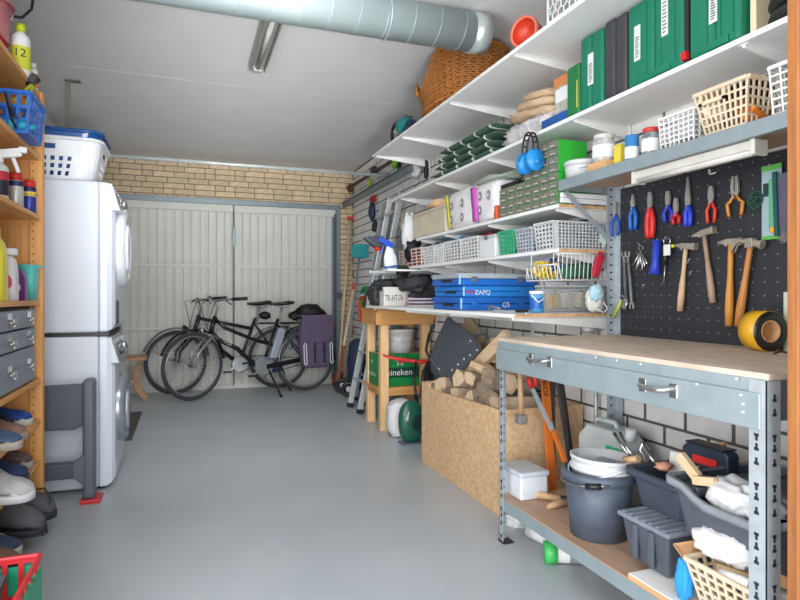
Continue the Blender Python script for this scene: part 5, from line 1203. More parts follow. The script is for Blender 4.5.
for k, (px, py, Y, rx, ry, rz, lab) in enumerate(bags):
    q = PY(px, py, Y); flop('bag', lab, 'bag', (q.x, Y, max(q.z, z+rz*.95)), (rx, ry, rz), blkc if k != 3 else mat('black nylon', (22,22,26)), 30+k, amp=.2, sq=.8)
m = MB()
for k in range(5):
    q = PY(372+k*13, 290-5*(k % 3), 4.30); m.tube([q+Vector((-.05, -.02, -.04)), q+Vector((-.02, -.05, .02)), q+Vector((.05, -.04, .03)), q+Vector((.09, -.03, -.03))], .009, 6)
obj('straps', m, K_(), bpy.data.objects['bag.002'] if 'bag.002' in bpy.data.objects else None, **({} if 'bag.002' in bpy.data.objects else dict(label='black straps tangled over the charcoal bags', cat='straps')))
m = MB(); m.tube([PY(364, 306, 4.5), PY(365, 296, 4.5), PY(370, 287, 4.5), PY(378, 284, 4.5)], .010, 8); obj('cable', m, K_(), label='thick black cable looping down at the far end of the lowest shelf', cat='cable')
q0, q1 = PY(384, 301, 4.22), PY(406, 287, 4.22)
t = thing('number_plate_box', 'white box printed with large black letters and numbers', 'box', ((q0.x+q1.x)/2, 4.25, z))
obj('box_body', MB().bb(q0.x, q1.x, 4.225, 4.33, z, q1.z), mat('off white card', (216, 214, 208), .6), t, bevel=.003)
obj('box_side', MB().bb(q1.x+.001, q1.x+.065, 4.225, 4.33, z, q1.z), mat('striped mauve card', (186, 160, 168), .6), t, bevel=.003)
m = MB(); m.text('TK-HT-74', (q0.x+.010, 4.2235, z+.036), (1,0,0), (0,0,1), .034, tall=2.1); obj('lettering', m, mat('black print', (36, 36, 40), .6), t)
t = thing('striped_sleeve', 'mauve and white striped sleeve lying before the black bags', 'sleeve', PY(420, 306, 4.05))
q = PY(420, 306, 4.02)
for k in range(5):
    m = MB(); m.box((q.x, 4.0, z+.006+k*.0125), (.16, .10, .011), (0, 0, .05*k)); obj('stripe', m, [mat('white cloth', (222, 218, 222), .8), mat('mauve cloth', (110, 84, 116), .8)][k % 2], t, bevel=.003)
obj('shelf_liner', MB().bb(PY(371, 309, 4.45).x+.02, PY(371, 309, 4.45).x+.5, 4.565, 4.60, E_Z-.02, E_Z+.004), mat('dark strip', (120, 122, 126), .5), label='narrow metal strip lying along the far end of the lowest shelf', cat='strip')
# things at the near end of shelf E
t = thing('detergent_bucket', 'small blue and white bucket with white handle beside the wire mesh basket', 'bucket', (E_X+.12, 2.5, z))
q = PX(537, 300, E_X+.10); c = Vector((E_X+.12, 2.40, z)); q = PY(537, 300, 2.40); c.x = q.x
obj('bucket_body', MB().lathe([(.029, 0), (.034, .092)], c, 26), mat('light blue bucket', (90, 172, 224), .4), t); obj('lid', MB().lathe([(.037, .088), (.037, .102), (.033, .104)], c, 26), W_(), t)
m = MB(); m.tube([c+Vector((.038, -.0, .092)), c+Vector((.02, -.038, .07)), c+Vector((-.02, -.04, .05)), c+Vector((-.036, -.01, .085))], .004, 6); obj('handle', m, W_(), t)
obj('blue_panel', MB().lathe([(.0325, .02), (.0355, .07)], c, 26, caps=False), mat('case blue', (32,104,192)), t)
qa, qb = PY(546, 308, 2.34), PY(590, 308, 2.34)
crate('basket', 'grey wire mesh basket on the lowest shelf', 'basket', qa.x, XR-.03, 2.32, 2.43, z, .125, mat('grey wire mesh', (176, 180, 180), .45, .2), (24, 8), 9, .003, .004, .010, bv=.003, t=.002)
for k, (dx, col) in enumerate(((.05, (222, 176, 70)), (.13, (220, 214, 196)), (.21, (230, 220, 180)))):
    obj('packet', MB().box((qa.x+dx, 2.375, z+.055), (.06, .06, .07), (0, .15*k, .2)), mat('packet %d %d %d' % col, col, .5), label=['orange yellow packet in the wire mesh basket', 'white packet in the wire mesh basket', 'cream packet in the wire mesh basket'][k], cat='packet', bevel=.004)
q = PY(592, 296, 2.28)
t = thing('mask_bag', 'clear bag holding pale blue masks beside the mesh basket', 'bag', (q.x, 2.285, z+.02))
obj('bag_body', MB().lump((q.x, 2.262, z+.062), (.048, .035, .060), amp=.12, seed=3, n=20, m=12), mat('clear bag film', (222, 220, 214), .2, 0, .1, 20), t)
obj('masks', MB().lump((q.x-.006, 2.24, z+.092), (.036, .026, .040), amp=.2, seed=6, n=20, m=12), mat('pale blue mask', (176, 216, 226), .7, bump=.3), t)
m = MB(); m.tube([(q.x+.03, 2.235, z+.05), (q.x+.05, 2.232, z+.02), (q.x+.02, 2.225, z+.004), (q.x-.01, 2.23, z+.02)], .003, 5); obj('ear_loop', m, W_(), t)
q0, q1 = PX(489, 307, E_X+.02), PX(528, 311, E_X+.02)
t = thing('filling_knife', 'steel hand tool with black handle lying before the blue cases', 'hand tool', (E_X+.02, (q0.y+q1.y)/2, z))
m = MB(); m.bb(E_X+.006, E_X+.022, q1.y, q0.y-.06, z, z+.014); obj('blade', m, STEEL(), t, bevel=.002)
m = MB(); m.tube([(E_X+.014, q0.y, z+.012), (E_X+.014, q0.y-.02, z+.03), (E_X+.014, q0.y-.12, z+.018)], .007, 6); obj('handle', m, CHROME(), t)
m = MB(); m.bb(E_X+.004, E_X+.024, q1.y, q1.y+.08, z+.006, z+.020); obj('grip', m, K_(), t, bevel=.003)
# far end above shelf D: spray bottle, hanging bits
q = PY(389, 270, 4.30)
t = thing('spray_bottle', 'white spray bottle with blue trigger at the far end of the shelves', 'spray bottle', (q.x, 4.3, 1.25))
z0 = q.z
obj('bottle_body', MB(Matrix.Translation((q.x, 4.24, z0)) @ Matrix.Rotation(-.12, 4, 'Y')).lathe([(.052, 0), (.056, .01), (.050, .10), (.022, .17), (.016, .19)], n=22, sx=1, sy=.6), mat('pale bottle', (222, 230, 238), .3), t)
obj('blue_label', MB(Matrix.Translation((q.x, 4.24, z0)) @ Matrix.Rotation(-.12, 4, 'Y')).lathe([(.0575, .012), (.0575, .03)], n=22, sx=1, sy=.6, caps=False), mat('royal blue plastic', (24,88,160)), t)
m = MB(); m.box((q.x-.045, 4.24, z0+.205), (.12, .035, .04), (0, .5, 0)); m.bar((q.x-.05, 4.24, z0+.2), (q.x-.09, 4.24, z0+.12), .012, .02); obj('trigger_head', m, mat('cobalt plastic', (30, 80, 200), .4), t, bevel=.006)
obj('small_board', MB().bb(q.x-.07, XR-.02, 4.12, 4.40, z0-.014, z0-.001), wsh, label='small white board carrying the spray bottle at the far end', cat='board', bevel=.002)
# white rag and dark bits hanging
q = PY(405, 232, 4.35)
flop('rag', 'white and grey rag hanging left of the cream container', 'rag', (q.x+.02, 4.3, q.z), (.06, .05, .13), mat('white rag', (222, 224, 226), .8, bump=.4), 12, amp=.2)
flop('rag', 'dark rag hanging under the white rag', 'rag', (q.x+.03, 4.25, q.z-.16), (.06, .05, .07), mat('black nylon', (22,22,26)), 14, amp=.25)
q = PY(406, 172, 4.9); flop('glove', 'white glove hanging from the wall hooks above the shelves', 'glove', (XR-.06, 4.75, q.z), (.04, .06, .07), W_(), 15, amp=.2)
# ================================================================ the row of long things leaning at the far right wall
def pole(name, label, cat, a, b, r, m, group=None, extra=None):
    a = Vector(a); b = Vector(b); t = thing(name, label, cat, a, group); obj('shaft', MB().tube([a, b], r, 10), m, t)
    if extra: extra(t, a, b)
    return t
pw = wood('pale broomstick', (222, 204, 176), (204, 182, 150)); brs_ = mat('brown bristles', (140, 84, 60), .9, bump=.5, scale=90); redp = plastic('red plastic', (214, 50, 44))
def broom(t, a, b):
    d = (b-a).normalized()
    m = MB(); m.bar(a+d*.10, a+d*.16, .07, .30, (1,0,0)); obj('head', m, brs_, t, bevel=.01)
    m = MB(); 
    for i in range(11):
        for j in range(3): p = a+Vector((-.025+.025*j, -.13+.026*i, .0)); m.cyl(p+Vector((0, 0, .002)), p+d*.10+Vector((0,0,.01)), .013, .010, 6)
    obj('bristles', m, brs_, t, kind='stuff')
    m = MB(); m.cyl(b-d*.01, b+d*.03, .025); m.box(b+d*.02, (.07, .05, .025)); obj('hanging_end', m, redp, t)
f0, f1 = PX(344, 385, 1.70), PX(351, 222, 1.86)
a_ = Vector((1.66, 6.72, .005)); b_ = Vector((1.86, 6.88, 1.98))
pole('broom', 'broom with pale stick, red top and brown head in the far corner', 'broom', a_, b_, .014, pw, extra=broom)
a_ = Vector((1.55, 6.35, .02)); b_ = Vector((1.84, 6.30, 1.50))
def redend(t, a, b):
    d = (b-a).normalized(); m = MB(); m.bar(b-d*.02, b+d*.06, .05, .05, (0,1,0)); obj('red_head', m, redp, t, bevel=.006); m = MB(); m.bar(a, a+d*.5, .035, .03, (0,1,0)); obj('lower_sleeve', m, brs_, t)
pole('garden_tool', 'pale wooden pole with red block leaning beside the broom', 'garden tool', a_, PX(354, 288, 1.80), .016, pw, extra=redend)
# ladders
lal = mat('ladder aluminium', (196, 200, 202), .35, .35, .05, 20)
def ladder(label, a, b, w_, n, m_, feet=True, wid=.05):
    a = Vector(a); b = Vector(b); d = (b-a).normalized(); w_ = Vector(w_); t = thing('ladder', label, 'ladder', a)
    for s in (0, 1):
        st = obj('stile', MB().bar(a+w_*s, b+w_*s*.86, wid, .022, d.cross(w_)), m_, t, bevel=.004)
        if feet: obj('foot', MB().bar(a+w_*s-d*.0, a+w_*s+d*.04, wid+.012, .032, d.cross(w_)), K_(), st, bevel=.004)
    L = (b-a).length
    for k in range(n):
        q = .28+k*(L-.45)/max(1, n-1); f = 1-.14*q/L
        obj('rung', MB().bar(a+d*q+w_*.0, a+d*q+w_*f, .055, .016, d.cross(w_)), m_, t, bevel=.003)
    return t
l0 = PZ(354, 409, .01); l1 = PZ(379, 425, .01)
lw = Vector((.0, -.33, 0))
ladder('aluminium step ladder leaning on the wall left of the wooden table', Vector((1.46, 5.42, .01)), Vector((1.80, 5.22, 1.98)), lw, 7, lal)
ladder('narrow aluminium ladder standing behind the step ladder', Vector((1.60, 5.75, .01)), Vector((1.86, 5.62, 2.0)), Vector((0, -.3, 0)), 7, mat('dull aluminium', (164, 170, 174), .4, .35))
# grey sheet board, teal head, hose reel, dark trolley
t = thing('squeegee', 'turquoise headed squeegee standing against the brick wall', 'squeegee', (1.75, 6.0, 0))
q = PX(360, 253, 1.80)
obj('shaft', MB().tube([(1.62, q.y+.06, .01), q], .013, 10), mat('grey lacquered pole', (128, 136, 144), .4), t); obj('head', MB().box(q+Vector((0, 0, .02)), (.14, .14, .15), (0, 0, .4)), mat('turquoise head', (52, 168, 176), .5), t, bevel=.012)
q = PX(391, 240, 1.74)
obj('board', MB().bar((1.70, 4.99, .01), (1.84, 4.93, 1.72), .24, .016, (0,1,0)), mat('slate board', (118, 134, 140), .5), label='slate grey board standing behind the spray bottle', cat='board', bevel=.002)
t = thing('aluminium_profile', 'bundle of pale aluminium rails standing behind the roof bars', 'rails', (1.78, 5.0, 0))
for k in range(4): obj('rail', MB().bar((1.70+.03*k, 5.22-.08*k, .01), (1.84, 5.18-.08*k, 1.95-.07*k), .03, .012, (0,1,0)), [lal, mat('dull aluminium', (164,170,174)), pw, lal][k], t)
obj('red_tips', MB().box((1.84, 5.18, 1.95), (.04, .06, .03)), redp, t)
# flat surface: dark dustpan-like shelf at (375,250)
q = PY(372, 243, 4.55)
t = thing('dustpan', 'dark grey dustpan with red grip hanging above the roof bars', 'dustpan', (q.x, 4.55, q.z))
obj('hanging_cord', MB().tube([(q.x+.08, 4.55, q.z+.02), (XR, 4.60, q.z+.14)], .004, 6), K_(), t)
obj('pan', MB().prism([(-.11, .03), (.05, .05), (.10, -.06), (-.02, -.05)], (q.x+.03, 4.55, q.z), (1,0,0), (0,.35,.93), .05), plastic('stool dark grey', (78,84,94)), t, bevel=.008)
obj('grip', MB().lump((q.x+.04, 4.52, q.z-.045), (.035, .02, .02), amp=.05), redp, t)
# garden hose reel orange + green
t = thing('garden_hose', 'orange hose coil with green band between the poles and the ladder', 'hose', (1.78, 5.95, .8))
m = MB()
for k in range(3): m.torus((1.82-.03*k, 5.96, .92), (1, .12, 0), .14, .014, 30, 7)
obj('hose_coil', m, mat('orange hose', (226, 96, 40), .5), t)
m = MB(); m.torus((1.78, 5.98, 1.05), (1, .1, 0), .10, .022, 26, 8); obj('green_coil', m, mat('green hose', (30, 150, 70), .5), t)
obj('wall_hook', MB().cyl((1.70, 5.96, 1.07), (XR, 5.96, 1.07), .010), STEEL(), t)
t = thing('trolley_bag', 'dark navy trolley bag standing on the floor behind the ladder', 'bag', (1.72, 6.2, 0))
navy = mat('navy cloth', (40, 52, 80), .7, bump=.2)
obj('bag_body', MB().lathe([(.10, .06), (.13, .1), (.125, .4), (.10, .55), (.05, .60)], (1.74, 6.12, 0), 22, sx=.9), navy, t)
for y in (5.99, 6.25):
    m = MB(); m.torus((1.60, y, .085), (.3, 1, 0), .062, .02, 24, 8); wv = obj('wheel', m, K_(), t); obj('hub', MB().cyl((1.60, y-.02, .085), (1.60, y+.02, .085), .03), mat('pale hub', (196, 200, 204), .4), wv)
obj('axle', MB().cyl((1.60, 5.99, .085), (1.60, 6.25, .085), .01), STEEL(), t)
# wall mounted tools high up in the far corner
t = thing('long_tool', 'dark wooden handled tool hung high on the white brick wall', 'tool', (1.88, 5.6, 2.3))
q0, q1 = PX(350, 187, 1.86), PX(392, 161, 1.86)
obj('shaft', MB().tube([q0, q1], .018, 8), mat('dark brown stick', (84, 56, 40), .6), t); obj('head', MB().lump(q0+Vector((0,0,-.01)), (.03, .09, .05), amp=.2, seed=2), mat('rust brown', (120, 66, 40), .8), t)
for k, (px, py, col, r, lab) in enumerate(((396, 163, (120, 200, 30), (.03, .07, .045), 'lime green tool head hanging below the highest shelf'), (374, 171, (40, 60, 96), (.03, .07, .05), 'navy tool clipped high on the white brick wall'), (369, 183, (176, 196, 70), (.02, .04, .05), 'small lime handle hanging high on the brick wall'), (373, 199, (196, 40, 40), (.02, .10, .035), 'red tool hanging under the door track'), (372, 211, (36, 44, 84), (.03, .06, .10), 'navy brush hanging on the white brick wall'), (375, 226, (30, 32, 40), (.03, .04, .06), 'black brush hanging under the navy one'), (399, 166, (26, 28, 30), (.015, .02, .09), 'black handle below the lime tool head'), (426, 167, (26, 28, 30), (.02, .02, .10), 'black hook tool hanging below the second shelf'))):
    q = PX(px, py, XR-.035); obj('hanging_tool', MB().lump(q, r, amp=.18, seed=40+k, n=16, m=10, sq=.8), mat('tool %d %d %d' % col, col, .5), label=lab, cat='tool')
m = MB()
for (px, py) in ((374, 171), (372, 205), (396, 158)): q = PX(px, py, XR-.035); m.cyl(q, Vector((XR+.01, q.y, q.z)), .006)
obj('wall_hooks', m, STEEL(), bpy.data.objects['wall_right'])
# ================================================================ pine work table
tp = wood('table pine', (232, 194, 146), (214, 170, 118)); tq = wood('table pine top', (214, 160, 98), (192, 136, 74), axis='x')
tx0, tx1, ty0, ty1, TH = 1.42, 1.88, 4.40, 4.84, .955
t = thing('pine_table', 'small pine work table left of the chipboard log box', 'table', (1.65, 4.62, 0))
for k, (x, y) in enumerate(((tx0+.02, ty0+.012), (tx0+.02, ty1-.075), (tx1-.09, ty0+.012), (tx1-.09, ty1-.075))): obj('leg', MB().bb(x, x+.068, y, y+.062, 0, TH-.03), tp, t, bevel=.004)
m = MB(); m.prism([(tx0-.03, TH-.12), (tx0-.03, TH-.03), (tx0-.0, TH), (tx1, TH), (tx1+.02, TH-.03), (tx1-.01, TH-.12)], (0, ty0+.002, 0), (1,0,0), (0,0,1), .028); obj('apron', m, tq, t, bevel=.004)
obj('apron', MB().bb(tx0-.01, tx0+.018, ty0+.0, ty1, TH-.12, TH-.005), tq, t, bevel=.003); obj('apron', MB().bb(tx0, tx1, ty1-.02, ty1, TH-.12, TH-.005), tq, t, bevel=.003)
obj('top_board', MB().bb(tx0-.02, tx1+.01, ty0-.015, ty1+.01, TH-.006, TH+.006), tq, t, bevel=.002)
obj('shelf_board', MB().bb(tx0+.0, tx1-.01, ty0+.03, ty1-.0, .315, .334), tq, t); obj('shelf_rail', MB().bb(tx0+.09, tx1-.09, ty0+.03, ty0+.05, .27, .315), tq, t)
obj('shelf_rail', MB().bb(tx0+.022, tx0+.04, ty0+.07, ty1-.07, .27, .315), tq, t)
m = MB(); q = PY(379, 318, ty0); m.cyl((q.x, ty0+.003, q.z), (q.x, ty0-.012, q.z), .008, n=8); obj('bolt', m, K_(), t)
# beer crate
t = thing('beer_crate', 'green beer crate with red star and white lettering on the table shelf', 'crate', (1.67, 4.62, .334))
bg_ = mat('beer crate green', (14, 132, 68), .4); kx0, kx1, ky0, ky1, kz, kh = tx0+.035, tx1-.02, ty0+.085, ty1-.03, .335, .262
m = MB()
for (a, b) in (((kx0, ky0), (kx1, ky0)), ((kx1, ky0), (kx1, ky1)), ((kx1, ky1), (kx0, ky1)), ((kx0, ky1), (kx0, ky0))): m.bar((*a, kz+kh/2), (*b, kz+kh/2), kh, .012)
m.bb(kx0, kx1, ky0, ky1, kz, kz+.01); obj('crate_body', m, bg_, t, bevel=.004)
m = MB(); fy = ky0-.0065
bandc = mat('dark green band', (6, 66, 52), .4)
obj('dark_band', MB().bb(kx0+.03, kx1-.01, fy-.001, fy, kz+.070, kz+.150), bandc, t)
tw = MB().text('Heineken', (PY(380, 380, fy).x, fy-.002, kz+.088), (1,0,0), (0,0,1), .072); obj('lettering', tw, wp, t)
sc = PY(400, 365, fy); m = MB(); mw = MB()
star = lambda R_: [(R_*math.sin(k*PI/5)*(1 if k % 2 == 0 else .42), R_*math.cos(k*PI/5)*(1 if k % 2 == 0 else .42)) for k in range(10)]
mw.prism(star(.044), (sc.x, fy-.0012, kz+.20), (1,0,0), (0,0,1), .0008); m.prism(star(.035), (sc.x, fy-.0022, kz+.20), (1,0,0), (0,0,1), .0008)
obj('star_outline', mw, wp, t); obj('red_star', m, mat('star red', (196, 20, 34), .4), t)
m = MB(); m.text('Heineken', (kx0-.0075, ky0+.32, kz+.07), (0,-1,0), (0,0,1), .062); m.prism(star(.02), (kx0-.0075, ky0+.18, kz+.19), (0,-1,0), (0,0,1), .0008); obj('side_lettering', m, wp, t)
# white bucket on the crate
q = PY(400, 352, ty0+.22); c = Vector((q.x-.02, ty0+.20, kz+kh+.001)); t = thing('bucket', 'milky white lidded bucket standing on the beer crate', 'bucket', c)
milk = mat('milky white bucket', (206, 208, 208), .3); obj('pine_strip', MB().bb(kx0-.005, kx1+.005, c.y-.06, c.y+.06, kz+kh-.012, kz+kh), tq, label='thin pine strip lying across the beer crate under the bucket', cat='wood strip')
obj('bucket_body', MB().lathe([(.105, 0), (.122, .175)], c, 30), milk, t); obj('lid', MB().lathe([(.130, .165), (.130, .19), (.12, .195)], c, 30), milk, t); obj('band', MB().torus(c+Vector((0,0,.145)), (0,0,1), .122, .005), milk, t)
m = MB(); m.tube([c+Vector((.125*math.cos(a), -.125*abs(math.sin(a)), .15-.06*math.sin(a))) for a in [i*PI/12 for i in range(13)]], .003, 5); obj('handle', m, STEEL(), t)
# bow saw / pruner red
t = thing('pruning_tool', 'red and black long handled pruner resting in front of the beer crate', 'pruner', PY(400, 360, 4.35))
m = MB(); P = [PY(px, py, Y) for px, py, Y in ((383, 355, 4.36), (392, 358, 4.34), (405, 360, 4.32), (418, 362, 4.30), (430, 361, 4.24))]; m.tube(P, [.008, .013, .016, .017, .016], 8); obj('red_handle', m, redp, t)
m = MB(); m.tube([PY(430, 361, 4.24), PY(424, 372, 4.2), PY(422, 392, 4.15), PY(425, 420, 4.12)], .018, 8); m.tube([PY(416, 362, 4.29), PY(414, 380, 4.22), PY(418, 410, 4.15)], .011, 8); obj('black_handle', m, K_(), t)
m = MB(); m.bar(PY(429, 365, 4.30), PY(429, 430, 4.26), .07, .05, (1,0,0)); obj('vacuum_pipe', m, plastic('black plastic', (30,31,34)), label='black upright box between the pine table and the log box', cat='box', bevel=.01)
# things under the table
q = PZ(393, 432, .0)
t = thing('garden_bag', 'white sack with lime patch on the floor under the pine table', 'sack', (1.56, 4.30, 0))
obj('sack_body', MB().lump((1.535, 4.20, .14), (.115, .09, .138), amp=.06, seed=4, n=26, m=16, sq=.6), mat('white sack', (222, 222, 224), .6, bump=.4, scale=12), t)
obj('lime_patch', MB().box((1.585, 4.105, .17), (.035, .006, .10), (0, .15, .0)), mat('lime patch', (196, 214, 70), .5), t, bevel=.002)
t = thing('cable_reel', 'dark green round cable reel leaning beside the white sack', 'reel', (1.66, 4.0, 0))
gr = mat('dark green plastic', (30, 92, 74), .35); ctr = PY(411, 425, 3.98); ctr.z = .158
obj('reel_body', MB().lathe([(.135, -.03), (.15, -.02), (.155, 0), (.15, .02), (.135, .03)], ctr, 36, axis=(-.55, -.8, .1), sx=.62, sy=1.0) if False else MB().lump(ctr, (.095, .05, .152), amp=0, n=30, m=18, sq=.85), gr, t)
m = MB(); m.lathe([(.05, 0), (.05, .010), (.045, .012)], ctr+Vector((.03, -.045, .0)), 24, axis=(.15, -1, 0), sx=.8, sy=1.1)
for k in range(6): a = k*PI/3; m.box(ctr+Vector((.03+.03*math.cos(a), -.058, .035*math.sin(a))), (.018, .006, .018), (0, a, 0))
obj('hub_vents', m, mat('dark vents', (22, 50, 44), .5), t)
obj('paper_label', MB().box(ctr+Vector((-.035, -.044, .045)), (.028, .004, .065), (0, .5, .35)), W_(), t)
obj('base_plate', MB().bb(ctr.x-.08, ctr.x+.09, ctr.y-.06, ctr.y+.06, .0005, .012), G_(), t)
q = PY(402, 399, 4.45)
obj('hand_tool', MB().lump((q.x, 4.62, .14), (.12, .08, .03), amp=.15, seed=5), mat('orange hose', (226, 96, 40)), label='orange garden tool under the table shelf', cat='tool')
obj('box', MB().bb(q.x-.1, q.x+.12, 4.50, 4.75, .0, .11), mat('brown card', (150, 100, 70), .8), label='brown box under the table shelf behind the white sack', cat='box')
# ================================================================ log box (OSB)
osb = mat('chipboard OSB', (218, 184, 146), .75, 0, .1, 60, kind='osb', col2=(206, 168, 126), bump=.08)
ox0, ox1, oy0, oy1, OH = 1.425, 1.895, 2.50, 3.52, .515
t = thing('log_box', 'open OSB chipboard box full of firewood beside the workbench', 'log box', ((ox0+ox1)/2, (oy0+oy1)/2, 0))
m = MB(); m.prism([(oy0, 0), (oy1, 0), (oy1, OH), (oy1-.10, OH), (oy1-.12, OH-.03), (oy0, OH)], (ox0, 0, 0), (0,1,0), (0,0,1), .018); obj('front_panel', m, osb, t)
obj('near_panel', MB().bb(ox0+.018, ox1, oy0, oy0+.018, 0, OH), osb, t); obj('far_panel', MB().bb(ox0+.018, ox1, oy1-.018, oy1, 0, OH), osb, t); obj('rear_panel', MB().bb(ox1-.018, ox1, oy0+.018, oy1-.018, 0, OH), osb, t)
obj('base_panel', MB().bb(ox0+.018, ox1-.018, oy0+.018, oy1-.018, 0.0, .02), osb, t); obj('corner_batten', MB().bb(ox0+.018, ox0+.05, oy0+.018, oy0+.05, .02, OH), tp, t)
# firewood
barks = [mat('split log pale', (202, 178, 146), .8, 0, .15, 20, bump=.3, col2=(172, 146, 116)), mat('split log brown', (176, 154, 130), .85, 0, .2, 16, bump=.4, col2=(132, 110, 92)), mat('split log grey', (150, 138, 122), .85, 0, .2, 16, bump=.4, col2=(100, 88, 76))]
endm = mat('fresh cut wood', (208, 182, 150), .7, 0, .1, 30)
rng = random.Random(5)
def log(label, c, d, L, r, mi, flat=True, name='split_log', group='firewood in the chipboard box'):
    c = Vector(c); d = Vector(d).normalized(); u = d.orthogonal().normalized(); v = d.cross(u); n = 6
    ph = rng.uniform(0, 6); rad = [r*(rng.uniform(.70, 1.2) if flat else 1) for _ in range(n)]
    m = MB(); R = []
    for k in range(5):
        p = c+d*L*(k/4-.5); R.append([p+(u*math.cos(ph+i*2*PI/n)+v*math.sin(ph+i*2*PI/n))*rad[i]*(1+.05*math.sin(k*2+i)) for i in range(n)])
    m.rings(R, caps=False, smooth=False)
    T = thing(name, label, 'log', (c.x, c.y, c.z-r), group); obj('bark', m, barks[mi], T)
    obj('cut_face', MB().add(R[0], [tuple(range(n-1, -1, -1))]), endm, T); obj('cut_face', MB().add(R[-1], [tuple(range(n))]), endm, T)
named = [ # px, py, X, length, r, kind, label, dir
 (453, 385, 1.55, .20, .055, 1, 'split log end beside the felt carrier bottom', (-1, -.25, .15)),
 (467, 381, 1.52, .20, .050, 0, 'pale split log with a bright cut face at the front of the heap', (-1, -.35, .2)),
 (443, 390, 1.58, .20, .045, 1, 'dark split log behind the front panel under the felt carrier', (-1, -.2, .1)),
 (479, 378, 1.56, .18, .045, 1, 'round log end right of the bright cut face', (-1, -.4, .1)),
 (486, 397, 1.54, .34, .055, 1, 'big brown split log lying along the front panel', (.15, 1, .1)),
 (494, 379, 1.60, .36, .055, 2, 'grey weathered split log lying lengthwise on the heap', (.1, 1, .02)),
 (484, 362, 1.66, .30, .035, 0, 'pale splintered log lying high in the heap', (.1, 1, -.25)),
 (496, 366, 1.70, .34, .04, 1, 'brown crooked log high at the near end of the heap', (.1, 1, .1)),
 (505, 392, 1.62, .3, .05, 2, 'grey log behind the steel bench leg', (-.8, .4, 0)),
 (470, 366, 1.70, .26, .045, 1, 'brown log under the crossed planks', (-.6, .7, 0)),
 (460, 372, 1.68, .24, .045, 2, 'grey log end under the felt carrier edge', (-1, .2, 0)),
 (461, 394, 1.50, .2, .045, 1, 'rough log end low beside the bright cut face', (-1, -.1, .1)),
 (491, 346, 1.74, .3, .04, 0, 'pale split log resting high against the brick wall', (.3, 1, -.2)),
 (503, 352, 1.72, .3, .045, 2, 'grey log high in the heap next to the bench end', (.2, 1, 0)),
 (476, 397, 1.50, .2, .04, 2, 'grey log end between the big brown log and the rough end', (-1, -.2, 0)),
 (488, 372, 1.56, .22, .035, 0, 'pale wedge shaped log across the middle of the heap', (-.5, 1, .3)),
 (506, 378, 1.64, .26, .045, 1, 'brown log end just left of the bench leg', (-.9, .3, .1)),
 (510, 404, 1.54, .22, .05, 1, 'brown log end at the near corner of the box', (-1, .1, .05)),
]
for (px, py, X, L, r, mi, lab, d) in named:
    c = PX(px, py, X); dn = Vector(d).normalized(); c.x = max(c.x, 1.452+abs(dn.x)*L/2); log(lab, c, d, L, r, mi)
k = 0
for zz in (.38, .46):
    for yy in range(6):
        for xx in range(2):
            c = Vector((1.56+xx*.2+rng.uniform(-.02, .02), 2.62+yy*.155+rng.uniform(-.02, .02), zz))
            log('%s split log deep in the %s layer, %s the bench' % (['smooth', 'rough'][xx], 'lower' if zz < .4 else 'upper', ['first from', 'second from', 'third from', 'fourth from', 'fifth from', 'farthest from'][yy]), c, (-1, rng.uniform(-.3, .3), rng.uniform(-.1, .1)), .22, .055, rng.randrange(3), group='hidden logs in the chipboard box')
            k += 1
plk = wood('fresh plank', (224, 198, 162), (206, 176, 138), axis='y')
def plank(label, a, b, w_, th, side=(0,0,1), m=None): 
    a = Vector(a); b = Vector(b); c_ = (a+b)/2
    obj('plank', MB().bar(a, b, w_, th, side), m or plk, label=label, cat='plank', bevel=.003)
plank('long fresh pine plank slanting up over the logs', PX(462, 380, 1.56), PX(508, 335, 1.62), .07, .035)
plank('pine board standing in the log heap behind the felt carrier', PX(487, 356, 1.74), PX(466, 322, 1.80), .10, .03, (0,1,.2))
plank('short pine offcut crossing the long plank', PX(468, 352, 1.60), PX(492, 372, 1.60), .045, .03)
# felt log carrier
fm = mat('anthracite felt', (84, 90, 98), .95, 0, .15, 40, bump=.3); riv = mat('rivet', (226, 228, 230), .3, .5)
t = thing('felt_log_carrier', 'dark grey felt log carrier with rivets lying on the firewood', 'log carrier', PX(455, 380, 1.52))
K = [(447, 317), (473, 338), (479, 350), (470, 362), (452, 381), (440, 376), (430, 358), (434, 344)]
P3 = [PX(px, py, 1.50+.10*(1-(py-317)/64)) for px, py in K]; cen = sum(P3, Vector())/len(P3)
m = MB(); off = Vector((.012, 0, .004)); n = len(P3); m.add(P3+[p+off for p in P3], [tuple(range(n)), tuple(range(2*n-1, n-1, -1))]+[(i, (i+1) % n, (i+1) % n+n, i+n) for i in range(n)]); obj('felt_side', m, fm, t)
P4 = [PX(px, py, x) for px, py, x in ((430, 358, 1.51), (440, 376, 1.51), (452, 381, 1.51), (446, 389, 1.60), (437, 382, 1.62), (431, 370, 1.62))]
n = len(P4); m = MB(); m.add(P4+[p+off for p in P4], [tuple(range(n)), tuple(range(2*n-1, n-1, -1))]+[(i, (i+1) % n, (i+1) % n+n, i+n) for i in range(n)]); obj('felt_base', m, fm, t)
m = MB()
for px, py in ((468, 343), (477, 350), (470, 355), (464, 359), (458, 364.5), (452, 370), (439, 369), (434, 364.5), (470.5, 341)):
    q = PX(px, py, 1.495+.10*(1-(py-317)/64)); m.lump(q, (.006, .007, .007), amp=0, n=8, m=5)
obj('rivets', m, riv, t)
m = MB(); m.tube([PX(468, 343, 1.55), PX(474, 336, 1.60), PX(484, 334, 1.66), PX(492, 342, 1.70), PX(490, 352, 1.72)], .009, 7); obj('carry_handle', m, fm, t)
m = MB(); P = [PX(px, py, 1.62) for px, py in ((434, 325), (429, 335), (426, 350), (431, 362))]; m.tube(P, .010, 6); obj('carry_handle', m, K_(), t)
# ================================================================ under and on the workbench
LS = LZ+.001
